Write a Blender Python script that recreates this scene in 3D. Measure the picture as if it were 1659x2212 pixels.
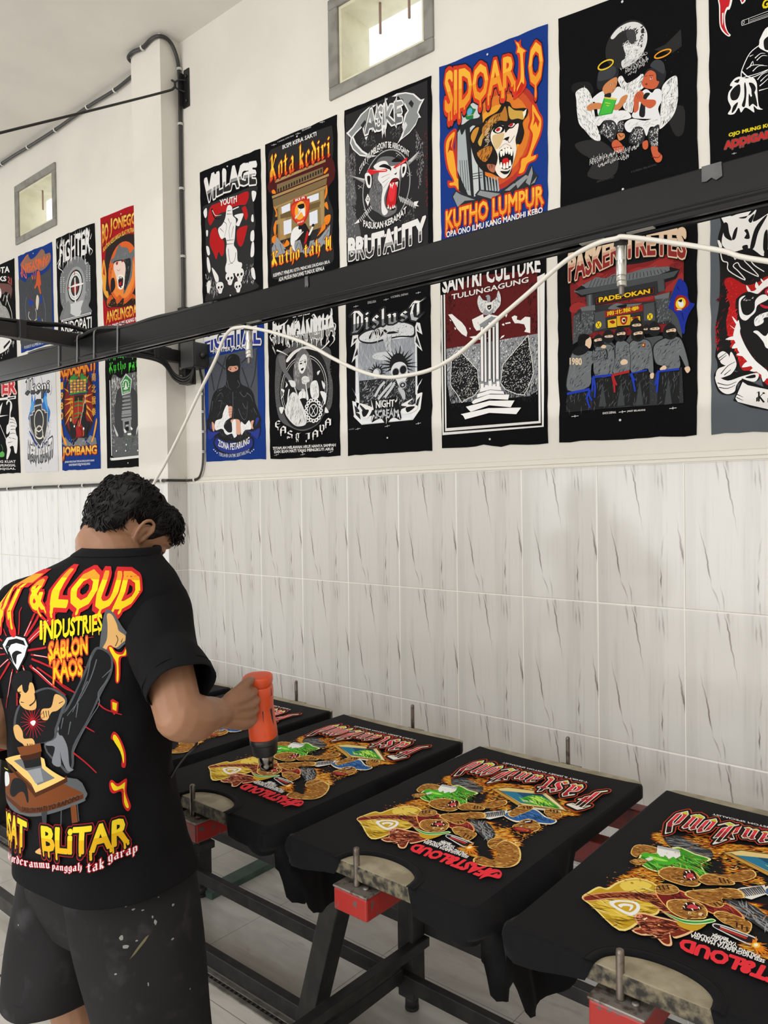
import bpy, math, random
from mathutils import Vector, Matrix, noise
from mathutils.geometry import tessellate_polygon, delaunay_2d_cdt
from mathutils.bvhtree import BVHTree

SC = bpy.context.scene
for _o in list(bpy.data.objects):
    bpy.data.objects.remove(_o, do_unlink=True)
COL = SC.collection
PI = math.pi

# ---------------------------------------------------------------- camera
cd = bpy.data.cameras.new('camera')
cam = bpy.data.objects.new('camera', cd)
COL.objects.link(cam)
YAW, PIT, ROL = -0.7029, -0.0159, -0.0146
fwd = Vector((math.sin(YAW)*math.cos(PIT), math.cos(YAW)*math.cos(PIT), math.sin(PIT)))
rgt = Vector((math.cos(YAW), -math.sin(YAW), 0))
upv = rgt.cross(fwd)
rr = rgt*math.cos(ROL) + upv*math.sin(ROL)
uu = -rgt*math.sin(ROL) + upv*math.cos(ROL)
CAMP = Vector((2.7117, -2.1083, 1.5103))
mw = Matrix((( rr.x, uu.x, -fwd.x, CAMP.x), (rr.y, uu.y, -fwd.y, CAMP.y), (rr.z, uu.z, -fwd.z, CAMP.z), (0, 0, 0, 1)))
cam.matrix_world = mw
cd.sensor_fit = 'HORIZONTAL'
cd.sensor_width = 36.0
cd.lens = 36.0*1640/1659
cd.clip_start = 0.02
SC.camera = cam

# ---------------------------------------------------------------- world, light, exposure
SC.view_settings.view_transform = 'Standard'
SC.view_settings.look = 'None'
SC.view_settings.gamma = 1.0
SC.view_settings.use_curve_mapping = False
SC.view_settings.exposure = 0.32
w = bpy.data.worlds.new('overcast_sky')
SC.world = w
w.use_nodes = True
bg = w.node_tree.nodes['Background']
bg.inputs[0].default_value = (0.93, 0.97, 1.0, 1)
bg.inputs[1].default_value = 1.15

def area(name, loc, rot, sx, sy, power, col=(1, 1, 1)):
    l = bpy.data.lights.new(name, 'AREA')
    l.shape = 'RECTANGLE'; l.size = sx; l.size_y = sy; l.energy = power; l.color = col
    o = bpy.data.objects.new(name, l)
    o.location = loc; o.rotation_euler = rot
    COL.objects.link(o)
    return o
# daylight entering through the wide shop front and through the open end of the hall
area('daylight_shop_front', (0.9, -6.45, 1.75), (math.radians(90), 0, 0), 5.6, 3.1, 100, (1.0, 0.98, 0.95))
area('daylight_hall_end', (-6.9, -2.9, 1.7), (math.radians(90), 0, math.radians(-90)), 3.6, 2.6, 30, (0.98, 1.0, 0.97))

# added fill lights below the ceiling, no fixtures known; brighten floor and platen tops
for _x in (0.2, 2.6): area('overhead_fill_light', (_x, -2.35, 3.52), (0, 0, 0), 1.3, 0.12, 15, (1.0, 0.98, 0.95))

# ---------------------------------------------------------------- materials
MATS = {}
def mat(name, col, rough=0.6, metal=0.0, spec=0.5, bump=0.0, bscale=60.0, var=0.0, vscale=8.0, coat=0.0, var_col=None, vmin=0.45, vmax=0.62):
    if name in MATS: return MATS[name]
    m = bpy.data.materials.new(name); m.use_nodes = True
    nt = m.node_tree; b = nt.nodes['Principled BSDF']
    b.inputs['Base Color'].default_value = (*col, 1)
    b.inputs['Roughness'].default_value = rough
    b.inputs['Metallic'].default_value = metal
    b.inputs['Specular IOR Level'].default_value = spec
    if coat: b.inputs['Coat Weight'].default_value = coat
    if var or bump:
        tc = nt.nodes.new('ShaderNodeTexCoord')
    if var:
        n = nt.nodes.new('ShaderNodeTexNoise'); n.inputs['Scale'].default_value = vscale
        n.inputs['Detail'].default_value = 6
        r = nt.nodes.new('ShaderNodeMapRange'); r.inputs[1].default_value = vmin; r.inputs[2].default_value = vmax
        mx = nt.nodes.new('ShaderNodeMix'); mx.data_type = 'RGBA'
        mx.inputs['A'].default_value = (*col, 1)
        vc = var_col or tuple(c*(1-var) for c in col)
        mx.inputs['B'].default_value = (*vc, 1)
        nt.links.new(tc.outputs['Object'], n.inputs['Vector'])
        nt.links.new(n.outputs['Fac'], r.inputs[0]); nt.links.new(r.outputs[0], mx.inputs['Factor'])
        nt.links.new(mx.outputs['Result'], b.inputs['Base Color'])
    if bump:
        n2 = nt.nodes.new('ShaderNodeTexNoise'); n2.inputs['Scale'].default_value = bscale; n2.inputs['Detail'].default_value = 4
        bp = nt.nodes.new('ShaderNodeBump'); bp.inputs['Strength'].default_value = bump; bp.inputs['Distance'].default_value = 0.003
        nt.links.new(tc.outputs['Object'], n2.inputs['Vector'])
        nt.links.new(n2.outputs['Fac'], bp.inputs['Height']); nt.links.new(bp.outputs[0], b.inputs['Normal'])
    MATS[name] = m
    return m

def srgb(h):
    h = h.lstrip('#'); h = h if len(h) == 6 else ''.join(c*2 for c in h); v = [int(h[i:i+2], 16)/255 for i in (0, 2, 4)]
    return tuple(c/12.92 if c <= 0.04045 else ((c+0.055)/1.055)**2.4 for c in v)

def ink(h):
    return mat('ink_'+h.lstrip('#'), srgb(h), rough=0.8, spec=0.15)

# ---------------------------------------------------------------- mesh helpers
class MB:
    def __init__(s): s.v = []; s.f = []; s.m = []; s.sm = []
    def add(s, vs, fs, mi=0, smooth=False):
        o = len(s.v); s.v += [tuple(v) for v in vs]
        for f in fs:
            s.f.append(tuple(i+o for i in f)); s.m.append(mi); s.sm.append(smooth)
        return s
    def box(s, x0, x1, y0, y1, z0, z1, mi=0):
        vs = [(x, y, z) for x in (x0, x1) for y in (y0, y1) for z in (z0, z1)]
        return s.add(vs, [(0, 1, 3, 2), (4, 6, 7, 5), (0, 4, 5, 1), (2, 3, 7, 6), (0, 2, 6, 4), (1, 5, 7, 3)], mi)
    def bar(s, a, b, w, h, mi=0, up=(0, 0, 1)):
        a = Vector(a); b = Vector(b); d = (b-a).normalized(); u = Vector(up)
        sd = d.cross(u).normalized(); u = sd.cross(d).normalized()
        vs = []
        for p in (a, b):
            for i, j in ((-1, -1), (1, -1), (1, 1), (-1, 1)):
                vs.append(p+sd*(w/2*i)+u*(h/2*j))
        return s.add(vs, [(3, 2, 1, 0), (4, 5, 6, 7), (0, 1, 5, 4), (1, 2, 6, 5), (2, 3, 7, 6), (3, 0, 4, 7)], mi)
    def tube(s, pts, r, n=8, mi=0, cap=True):
        pts = [Vector(p) for p in pts]; N = len(pts)
        rs = r if isinstance(r, (list, tuple)) else [r]*N
        t0 = (pts[1]-pts[0]).normalized()
        ref = Vector((0, 0, 1)) if abs(t0.z) < 0.9 else Vector((1, 0, 0))
        u = t0.cross(ref).normalized(); vs = []
        for i, p in enumerate(pts):
            t = (pts[min(i+1, N-1)]-pts[max(i-1, 0)])
            t = t.normalized() if t.length > 1e-9 else t0
            u = (u-t*u.dot(t)); u = u.normalized() if u.length > 1e-6 else t.orthogonal().normalized()
            w_ = t.cross(u)
            for k in range(n):
                a = 2*PI*k/n
                vs.append(p+(u*math.cos(a)+w_*math.sin(a))*rs[i])
        fs = [(i*n+k, i*n+(k+1) % n, (i+1)*n+(k+1) % n, (i+1)*n+k) for i in range(N-1) for k in range(n)]
        if cap: fs += [tuple(range(n))[::-1], tuple(range((N-1)*n, N*n))]
        return s.add(vs, fs, mi, True)
    def lathe(s, prof, c=(0, 0, 0), n=20, mi=0, axis=None):
        """prof: list of (r, h) along axis (default +Z) from point c"""
        ax = Vector(axis).normalized() if axis else Vector((0, 0, 1))
        u = ax.orthogonal().normalized(); w_ = ax.cross(u); c = Vector(c); vs = []
        for r, h in prof:
            for k in range(n):
                a = 2*PI*k/n
                vs.append(c+ax*h+(u*math.cos(a)+w_*math.sin(a))*r)
        N = len(prof)
        fs = [(i*n+k, i*n+(k+1) % n, (i+1)*n+(k+1) % n, (i+1)*n+k) for i in range(N-1) for k in range(n)]
        fs += [tuple(range(n))[::-1], tuple(range((N-1)*n, N*n))]
        return s.add(vs, fs, mi, True)
    def prism(s, poly, z0, z1, mi=0, fn=None):
        """poly: 2D list extruded from z0 to z1; fn maps (u,v,w)->xyz"""
        fn = fn or (lambda u, v, w_: (u, v, w_))
        n = len(poly)
        vs = [fn(u, v, z0) for u, v in poly]+[fn(u, v, z1) for u, v in poly]
        tri = tessellate_polygon([[Vector((u, v, 0)) for u, v in poly]])
        fs = [tuple(t) for t in tri]+[tuple(i+n for i in t[::-1]) for t in tri]
        fs += [(i, i+n, (i+1) % n+n, (i+1) % n) for i in range(n)]
        return s.add(vs, fs, mi)
    def loft(s, rings, mi=0, cap=True, closed=True, smooth=True):
        n = len(rings[0]); vs = [p for r in rings for p in r]; N = len(rings)
        fs = [(i*n+k, i*n+(k+1) % n, (i+1)*n+(k+1) % n, (i+1)*n+k) for i in range(N-1) for k in range(n if closed else n-1)]
        if cap: fs += [tuple(range(n))[::-1], tuple(range((N-1)*n, N*n))]
        return s.add(vs, fs, mi, smooth)
    def build(s, name, mats, parent=None, bevel=0, seg=2, loc=None):
        me = bpy.data.meshes.new(name)
        o = bpy.data.objects.new(name, me)
        vs = s.v
        if loc is not None: vs = [(x-loc[0], y-loc[1], z-loc[2]) for x, y, z in vs]
        me.from_pydata(vs, [], s.f)
        if not isinstance(mats, (list, tuple)): mats = [mats]
        for m in mats: me.materials.append(m)
        me.polygons.foreach_set('material_index', s.m)
        me.polygons.foreach_set('use_smooth', s.sm)
        me.update()
        COL.objects.link(o)
        if loc is not None: o.location = loc
        if parent is not None: o.parent = parent
        if bevel:
            b = o.modifiers.new('bevel', 'BEVEL'); b.width = bevel; b.segments = seg; b.limit_method = 'ANGLE'; b.angle_limit = math.radians(40)
            b.harden_normals = False
        return o

def spline(pts, n=8):
    P = [Vector(p) for p in pts]; out = []
    for i in range(len(P)-1):
        p0 = P[max(i-1, 0)]; p1 = P[i]; p2 = P[i+1]; p3 = P[min(i+2, len(P)-1)]
        for k in range(n):
            t = k/n
            out.append(0.5*((2*p1)+(p2-p0)*t+(2*p0-5*p1+4*p2-p3)*t*t+(3*p1-p0-3*p2+p3)*t**3))
    out.append(P[-1])
    return out

def tag(o, label=None, cat=None, group=None, kind=None):
    if label: o['label'] = label
    if cat: o['category'] = cat
    if group: o['group'] = group
    if kind: o['kind'] = kind
    return o
def struct(o, label=None, cat=None):
    return tag(o, label, cat, kind='structure')
def empty(name, loc=(0, 0, 0)):
    o = bpy.data.objects.new(name, None); o.location = loc; o.empty_display_size = 0.05
    COL.objects.link(o); return o
def at(root, o):
    """parent o (built in world coordinates) under root"""
    o.parent = root
    o.matrix_parent_inverse = Matrix.Translation(-Vector(root.location))
    return o
# ================================================================ setting
def plaster(name, col, stains=True):
    m = mat(name, col, rough=0.75, spec=0.25, bump=0.25, bscale=35, var=0.05, vscale=2.5)
    if stains:
        nt = m.node_tree; b = nt.nodes['Principled BSDF']
        tc = nt.nodes.new('ShaderNodeTexCoord')
        n = nt.nodes.new('ShaderNodeTexNoise'); n.inputs['Scale'].default_value = 9; n.inputs['Detail'].default_value = 8; n.inputs['Roughness'].default_value = 0.7
        mp = nt.nodes.new('ShaderNodeMapping'); mp.inputs['Scale'].default_value = (1.0, 1.0, 0.7)
        r = nt.nodes.new('ShaderNodeMapRange'); r.inputs[1].default_value = 0.68; r.inputs[2].default_value = 0.78; r.inputs[4].default_value = 0.5
        mx = nt.nodes.new('ShaderNodeMix'); mx.data_type = 'RGBA'
        src = b.inputs['Base Color'].links[0].from_socket
        nt.links.new(tc.outputs['Object'], mp.inputs[0]); nt.links.new(mp.outputs[0], n.inputs['Vector'])
        nt.links.new(n.outputs['Fac'], r.inputs[0]); nt.links.new(r.outputs[0], mx.inputs['Factor'])
        nt.links.new(src, mx.inputs['A']); mx.inputs['B'].default_value = (*[c*0.78 for c in col], 1)
        nt.links.new(mx.outputs['Result'], b.inputs['Base Color'])
    return m
M_PLASTER = plaster('white_plaster', (0.80, 0.77, 0.71))
M_CEIL = plaster('ceiling_plaster', (0.84, 0.815, 0.76), False)
M_CONC = mat('grey_concrete_frame', (0.30, 0.29, 0.265), rough=0.85, spec=0.2, bump=0.4, bscale=50, var=0.25, vscale=14)
M_REVEAL = mat('cream_reveal', (0.78, 0.74, 0.56), rough=0.8, spec=0.2, var=0.1, vscale=12)

class NB:
    """tiny node builder for math chains"""
    def __init__(s, nt): s.nt = nt
    def m(s, op, a, b=None, c=None, clamp=False):
        n = s.nt.nodes.new('ShaderNodeMath'); n.operation = op; n.use_clamp = clamp
        for i, x in enumerate((a, b, c)):
            if x is None: continue
            if isinstance(x, (int, float)): n.inputs[i].default_value = x
            else: s.nt.links.new(x, n.inputs[i])
        return n.outputs[0]
    def rng(s, x, a, b, c=0.0, d=1.0):
        n = s.nt.nodes.new('ShaderNodeMapRange'); n.interpolation_type = 'SMOOTHSTEP'
        s.nt.links.new(x, n.inputs[0])
        for i, q in enumerate((a, b, c, d)): n.inputs[i+1].default_value = q
        return n.outputs[0]
    def mix(s, f, a, b):
        n = s.nt.nodes.new('ShaderNodeMix'); n.data_type = 'RGBA'
        s.nt.links.new(f, n.inputs['Factor'])
        for k, x in (('A', a), ('B', b)):
            if isinstance(x, tuple): n.inputs[k].default_value = (*x, 1)
            else: s.nt.links.new(x, n.inputs[k])
        return n.outputs['Result']

def tile_material(name, axis):
    """glossy 25 x 40 cm wall tile, every tile with the same diagonal brown veins"""
    m = bpy.data.materials.new(name); m.use_nodes = True
    nt = m.node_tree; b = nt.nodes['Principled BSDF']; N = NB(nt)
    g = nt.nodes.new('ShaderNodeNewGeometry'); sx = nt.nodes.new('ShaderNodeSeparateXYZ')
    nt.links.new(g.outputs['Position'], sx.inputs[0])
    X = sx.outputs[axis]; Z = sx.outputs[2]
    u = N.m('FRACT', N.m('DIVIDE', N.m('ADD', X, 10.0), 0.25))
    v = N.m('SUBTRACT', 1.0, N.m('FRACT', N.m('DIVIDE', Z, 0.4)))      # 0 at the tile's top
    cv = nt.nodes.new('ShaderNodeCombineXYZ')
    nt.links.new(u, cv.inputs[0]); nt.links.new(v, cv.inputs[1])
    def nz(su, sv, seed, detail=3):
        mp = nt.nodes.new('ShaderNodeMapping'); mp.inputs['Scale'].default_value = (su, sv, 1); mp.inputs['Location'].default_value = (seed, seed*0.7, seed)
        n = nt.nodes.new('ShaderNodeTexNoise'); n.inputs['Scale'].default_value = 1; n.inputs['Detail'].default_value = detail
        nt.links.new(cv.outputs[0], mp.inputs[0]); nt.links.new(mp.outputs[0], n.inputs['Vector'])
        return n.outputs['Fac']
    wob = N.m('MULTIPLY', N.m('SUBTRACT', nz(2.0, 9.0, 3.1), 0.5), 0.05)
    uw = N.m('ADD', u, wob)
    def streak(u0, v0, u1, v1, wmax, peak, strength):
        sl = (u1-u0)/(v1-v0)
        c = N.m('ADD', N.m('MULTIPLY', N.m('SUBTRACT', v, v0), sl), u0)
        d = N.m('ABSOLUTE', N.m('SUBTRACT', uw, c))
        up_ = N.rng(v, v0, v0+(v1-v0)*peak); dn = N.rng(v, v1, v0+(v1-v0)*peak)
        win = N.m('MULTIPLY', up_, dn)
        wd = N.m('ADD', N.m('MULTIPLY', win, wmax), 0.0015)
        core = N.m('SUBTRACT', 1.0, N.m('DIVIDE', d, wd), clamp=True)
        return N.m('MULTIPLY', N.m('MULTIPLY', core, win), strength)
    st = [streak(.40, -.05, .58, .60, .011, .25, .95), streak(.13, .30, .30, .86, .011, .75, 1.0), streak(.27, .80, .40, 1.04, .012, .3, .5),
          streak(.74, -.03, .78, .27, .014, .5, .55), streak(.71, .02, .72, .22, .012, .5, .5), streak(.79, .45, .73, .72, .012, .5, .35), streak(.735, .68, .75, .90, .011, .6, 1.0),
          streak(.75, .88, .78, 1.05, .012, .4, .5), streak(.90, .30, 1.0, .70, .018, .85, .9), streak(.985, .52, .995, .74, .012, .6, .9),
          streak(.37, .78, .42, 1.05, .010, .5, .5), streak(.34, -.05, .37, .20, .014, .4, .5), streak(.44, -.05, .47, .16, .02, .3, .5)]
    tot = st[0]
    for s_ in st[1:]: tot = N.m('MAXIMUM', tot, s_)
    fine = N.rng(nz(34, 1.2, 7.7, 4), .52, .72, 0.0, 0.22)
    fine2 = N.m('MULTIPLY', fine, N.rng(nz(3, 2.2, 1.3), .40, .62))
    broad = N.rng(nz(5, .5, 5.5), .42, .62)
    base = N.mix(broad, (0.655, 0.64, 0.615), (0.605, 0.59, 0.565))
    c1 = N.mix(fine2, base, (0.25, 0.22, 0.21))
    c2 = N.mix(N.m('MINIMUM', tot, 0.93), c1, (0.115, 0.075, 0.07))
    eu = N.m('MINIMUM', u, N.m('SUBTRACT', 1.0, u)); ev = N.m('MINIMUM', v, N.m('SUBTRACT', 1.0, v))
    gu = N.m('MULTIPLY', eu, 0.25); gv = N.m('MULTIPLY', ev, 0.40)
    e = N.m('MINIMUM', gu, gv)
    gr = N.rng(e, 0.0016, 0.0010)
    c3 = N.mix(gr, c2, (0.86, 0.84, 0.78))
    nt.links.new(c3, b.inputs['Base Color'])
    ro = N.m('ADD', N.m('MULTIPLY', gr, 0.6), 0.13)
    nt.links.new(ro, b.inputs['Roughness'])
    b.inputs['Specular IOR Level'].default_value = 0.55
    bp = nt.nodes.new('ShaderNodeBump'); bp.inputs['Strength'].default_value = 0.35; bp.inputs['Distance'].default_value = 0.002
    hh = N.m('ADD', N.rng(e, 0.0008, 0.004), N.m('MULTIPLY', nz(6, 8, 9.0, 1), 0.25))
    nt.links.new(hh, bp.inputs['Height']); nt.links.new(bp.outputs[0], b.inputs['Normal'])
    return m
M_TILE = tile_material('veined_wall_tile', 0)
M_TILE_Y = tile_material('veined_wall_tile_pier', 1)

def floor_material():
    m = bpy.data.materials.new('marbled_floor_tile'); m.use_nodes = True
    nt = m.node_tree; b = nt.nodes['Principled BSDF']; N = NB(nt)
    g = nt.nodes.new('ShaderNodeNewGeometry'); sx = nt.nodes.new('ShaderNodeSeparateXYZ')
    nt.links.new(g.outputs['Position'], sx.inputs[0])
    fx = N.m('FRACT', N.m('DIVIDE', N.m('ADD', sx.outputs[0], 10.0-0.08), 0.5))
    fy = N.m('FRACT', N.m('DIVIDE', N.m('ADD', sx.outputs[1], 10.0+0.222), 0.5))
    def nz(scale, loc, detail=5, rough=.55):
        mp = nt.nodes.new('ShaderNodeMapping'); mp.inputs['Scale'].default_value = scale; mp.inputs['Location'].default_value = loc; mp.inputs['Rotation'].default_value = (0, 0, 0.35)
        n = nt.nodes.new('ShaderNodeTexNoise'); n.inputs['Scale'].default_value = 1; n.inputs['Detail'].default_value = detail; n.inputs['Roughness'].default_value = rough
        n.inputs['Distortion'].default_value = 0.6
        nt.links.new(g.outputs['Position'], mp.inputs[0]); nt.links.new(mp.outputs[0], n.inputs['Vector']); return n.outputs['Fac']
    a = N.rng(nz((3, 11, 1), (1, 2, 0)), .35, .68)
    c = N.mix(a, (0.74, 0.71, 0.66), (0.60, 0.57, 0.53))
    v = N.rng(nz((5, 30, 1), (4, 1, 0), 6, .65), .56, .70, 0, .5)
    c = N.mix(v, c, (0.46, 0.43, 0.40))
    w_ = N.rng(nz((4, 9, 1), (9, 3, 0)), .55, .75, 0, .6)
    c = N.mix(w_, c, (0.80, 0.78, 0.74))
    e = N.m('MULTIPLY', N.m('MINIMUM', N.m('MINIMUM', fx, N.m('SUBTRACT', 1.0, fx)), N.m('MINIMUM', fy, N.m('SUBTRACT', 1.0, fy))), 0.5)
    gr = N.rng(e, 0.0017, 0.0009)
    c = N.mix(gr, c, (0.27, 0.25, 0.22))
    nt.links.new(c, b.inputs['Base Color'])
    nt.links.new(N.m('ADD', N.m('MULTIPLY', gr, .5), .22), b.inputs['Roughness'])
    b.inputs['Specular IOR Level'].default_value = 0.5
    return m

RX0, RX1, RY0, H = -6.8, 4.6, -6.4, 3.63
struct(MB().box(RX0-.2, RX1+.2, RY0-3.5, 0.2, -0.12, 0.0).build('floor', floor_material()))
struct(MB().box(RX0-.2, RX1+.2, RY0-.2, 0.2, H, H+0.12).build('ceiling', M_CEIL))
# back wall with two small high windows (the cells between the openings)
W2 = (-1.915, -1.495, 3.125, 3.395); W1 = (0.738, 1.140, 3.075, 3.365)
wb = MB()
T = 0.16
xs = [RX0, W2[0], W2[1], W1[0], W1[1], RX1]
for i in range(5):
    x0, x1 = xs[i], xs[i+1]
    if i in (1, 3):
        q = W2 if i == 1 else W1
        wb.box(x0, x1, 0, T, 0, q[2]); wb.box(x0, x1, 0, T, q[3], H)
    else: wb.box(x0, x1, 0, T, 0, H)
struct(wb.build('wall_back', M_PLASTER))
PX0, PX1, PY = -0.509, -0.272, -0.104
struct(MB().box(PX0, PX1, PY, 0.0, 0, H).build('wall_pier', M_PLASTER))
# tiled dado on the wall and around the pier
td = MB()
td.box(RX0, PX0, -0.008, 0, 0, 1.6).box(PX1, RX1, -0.008, 0, 0, 1.6)
td.box(PX0-.008, PX1+.008, PY-.008, PY, 0, 1.6)
td.box(PX0-.008, PX0, PY, 0, 0, 1.6, 1).box(PX1, PX1+.008, PY, 0, 0, 1.6, 1)
struct(td.build('trim_1', [M_TILE, M_TILE_Y]))
M_LEDGE = mat('painted_ledge', (0.80, 0.77, 0.70), rough=0.6)
le = MB()
le.box(PX1+.008, RX1, -0.011, 0, 1.600, 1.611)
le.box(PX1+.008, RX1, -0.006, 0, 1.611, 1.628)
struct(le.build('trim_2', M_LEDGE, bevel=0.003))
# rest of the room: right wall, shop-front wall with a wide opening, end wall with an opening
struct(MB().box(RX1, RX1+.16, RY0, 0, 0, H).build('wall_right', M_PLASTER))
wf = MB().box(RX0, -2.2, RY0-.16, RY0, 0, H).box(3.9, RX1, RY0-.16, RY0, 0, H).box(-2.2, 3.9, RY0-.16, RY0, 3.35, H)
struct(wf.build('wall_front', M_PLASTER))
wl = MB().box(RX0-.16, RX0, RY0, -4.9, 0, H).box(RX0-.16, RX0, -0.9, 0, 0, H).box(RX0-.16, RX0, -4.9, -0.9, 3.1, H)
struct(wl.build('wall_left', M_PLASTER))

def window(n, q, out):
    r = empty('window_%d' % n, (q[0], 0, q[2])); struct(r)
    x0, x1, z0, z1 = q; X0, X1, Z0, Z1 = out
    f = MB()
    f.box(X0, X1, -0.010, 0.012, Z0, z0).box(X0, X1, -0.010, 0.012, z1, Z1).box(X0, x0, -0.010, 0.012, z0, z1).box(x1, X1, -0.010, 0.012, z0, z1)
    at(r, f.build('window_frame', M_CONC, bevel=0.004))
    g = MB(); t = 0.012
    g.box(x0, x0+t, 0.0, T, z0, z1).box(x1-t, x1, 0.0, T, z0, z1).box(x0+t, x1-t, 0.0, T, z0, z0+t).box(x0+t, x1-t, 0.0, T, z1-t, z1)
    at(r, g.build('window_reveal', M_REVEAL))
    for k in (0.36, 0.70):
        xx = x0+(x1-x0)*k
        at(r, MB().tube([(xx, 0.07, z1-t), (xx, 0.07, z1-.125)], 0.005, 8).build('bar_stub', mat('rusty_rod', (0.30, 0.20, 0.16), rough=.8)))
window(1, W1, (0.688, 1.180, 3.030, 3.405))
window(2, W2, (-1.963, -1.455, 3.085, 3.437))
# ================================================================ overhead rail, arm, brackets, cables
M_BLK = mat('black_gloss_paint', (0.008, 0.008, 0.009), rough=0.24, spec=0.3, bump=0.05, bscale=25)
M_BLK2 = mat('black_satin_paint', (0.012, 0.012, 0.012), rough=0.4, spec=0.5)
M_CABLE = mat('black_cable_sheath', (0.014, 0.014, 0.015), rough=0.45)
M_GREYC = mat('grey_black_conduit', (0.035, 0.034, 0.033), rough=0.4)
M_WCABLE = mat('white_cable_sheath', (0.72, 0.69, 0.63), rough=0.45)
M_CLIP = mat('white_cable_clip', (0.82, 0.81, 0.78), rough=0.5)
M_TAPE = mat('grey_tape', (0.10, 0.10, 0.10), rough=0.5, var=.3, vscale=30)
M_ZINC = mat('zinc_plated_steel', (0.62, 0.61, 0.58), rough=0.28, metal=0.9, bump=.05, bscale=80)
M_STEEL = mat('worn_steel', (0.22, 0.20, 0.18), rough=0.42, metal=0.8, var=0.5, vscale=40)

# long black C-channel track hung parallel to the wall
TA, TB = Vector((-1.75, -0.55, 2.1395)), Vector((3.6, -0.55, 2.0955))
def track_pt(x, dy=0, dz=0):
    t = (x-TA.x)/(TB.x-TA.x); p = TA.lerp(TB, t); return Vector((p.x, p.y+dy, p.z+dz))
track = empty('overhead_track', track_pt(0.9)); tag(track, 'long glossy black steel channel track running overhead in front of the posters', 'rail')
w2, h2 = 0.024, 0.037
prof = [(-w2, h2), (w2, h2), (w2, -h2-.012), (.008, -h2-.012), (.008, -h2-.008), (w2-.003, -h2-.008), (w2-.003, h2-.004), (-w2+.003, h2-.004), (-w2+.003, -h2-.008), (-.008, -h2-.008), (-.008, -h2-.012), (-w2, -h2-.012),
        (-w2, -h2-.004), (-w2-.003, -h2), (-w2-.003, -h2+.006), (-w2, -h2+.009)]
m = MB()
n = len(prof); vs = []
for x in (TA.x, TB.x):
    for a, b in prof: vs.append(track_pt(x, a, b))
tri = tessellate_polygon([[Vector((a, b, 0)) for a, b in prof]])
m.add(vs, [(i, (i+1) % n, (i+1) % n+n, i+n) for i in range(n)]+[tuple(t) for t in tri]+[tuple(i+n for i in t[::-1]) for t in tri])
at(track, m.build('channel', M_BLK, bevel=0.002))
# tape patches and pale label strips
for x, ww in ((2.25, .036), (1.135, .012)):
    m = MB(); m.prism([(-ww/2, h2+.0015), (ww/2, h2+.0015), (ww/2+.002, h2-.026), (ww/4, h2-.031), (0, h2-.024), (-ww/4, h2-.029), (-ww/2, h2-.028)], -w2-.0035, -w2-.0012, fn=lambda u, v, w_, x=x: track_pt(x+u, w_, v))
    m.box(x-ww/2, x+ww/2, -.575, -.535, track_pt(x).z+h2, track_pt(x).z+h2+.0015)
    at(track, tag(m.build('tape_patch', M_TAPE), 'grey adhesive tape wrapped over the rail'))
for x in (2.00, 2.105, .80, .885):
    p = track_pt(x, 0, -h2-.0135)
    at(track, MB().box(p.x-.028, p.x+.028, p.y-.018, p.y-.004, p.z-.0008, p.z+.0012).build('pale_strip', mat('pale_strip', (.42, .41, .38), rough=.6)))
# cable bundle strapped on top of the track
cb = MB()
for dy, dz, r, ph in ((-.012, .006, .007, 0), (.004, .008, .006, 1.2), (.014, .006, .006, 2.2)):
    pts = []
    for i in range(22):
        x = -0.62+i*0.062
        bmp = .020*math.exp(-((x+0.03)/.16)**2)+.004*math.sin(i*.9+ph)
        pts.append(track_pt(x, dy, h2+dz+max(0, bmp)))
    cb.tube(spline(pts, 3), r, 8)
at(track, cb.build('cable_bundle', M_CABLE))
for x in (-.33, -.18, -.05, .12):
    p = track_pt(x)
    m = MB()
    for i in range(3):
        q = [Vector((p.x+.003*i+.004*math.sin(k), p.y+(w2+.004)*a, p.z+b)) for k, (a, b) in enumerate(((-1, -h2-.014), (-1, .01), (-.9, h2+.018), (0, h2+.026), (.9, h2+.018), (1, 0), (1, -h2-.014)))]
        m.tube(spline(q, 3), .0012, 5)
    at(track, m.build('cable_tie', mat('clear_tie', (.20, .20, .20), rough=.3)))

# hanging bolts under the track
def hanger(x, label):
    p = track_pt(x); z0 = p.z-h2-.012
    r = empty('hanger_bolt', (p.x, p.y, z0)); tag(r, label, 'hanger bolt', 'steel hanger bolts under the track')
    m = MB(); m.lathe([(.0085, .0), (.0085, -.009), (.0068, -.0095), (.0068, -.02)], (p.x, p.y, z0), 6)
    at(r, m.build('top_nut', M_ZINC, bevel=.0008))
    m = MB(); m.lathe([(.0105, -.020), (.0108, -.022), (.0108, -.050), (.0104, -.051), (.0108, -.052), (.0108, -.082), (.010, -.083)], (p.x, p.y, z0), 24)
    at(r, m.build('sleeve', M_ZINC))
    m = MB(); m.lathe([(.010, -.083), (.0112, -.084), (.0112, -.093), (.010, -.094)], (p.x, p.y, z0), 6).lathe([(.0098, -.094), (.011, -.095), (.011, -.104), (.010, -.105)], (p.x+.001, p.y, z0), 6)
    at(r, m.build('lock_nut', M_ZINC, bevel=.0006))
    pr = [(.0045, 0)]; m = MB()
    for i in range(12): pr += [(.0058, -.104-i*.0016), (.0050, -.1048-i*.0016)]
    m.lathe(pr+[(.003, -.125)], (p.x, p.y, z0), 12)
    at(r, m.build('threaded_rod', M_STEEL))
    m = MB(); m.lathe([(.0125, -.010), (.0125, -.020)], (p.x, p.y, z0), 12)
    for k in range(3): m.tube([(p.x+.013*math.cos(a*PI/8), p.y+.013*math.sin(a*PI/8), z0-.012-.003*k+.002*math.sin(a*.8)) for a in range(17)], .0018, 5)
    at(r, m.build('black_wire_wrap', M_CABLE))
    return r
hanger(2.058, 'steel hanger bolt holding the white cable before the panel of hooded men')
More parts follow.
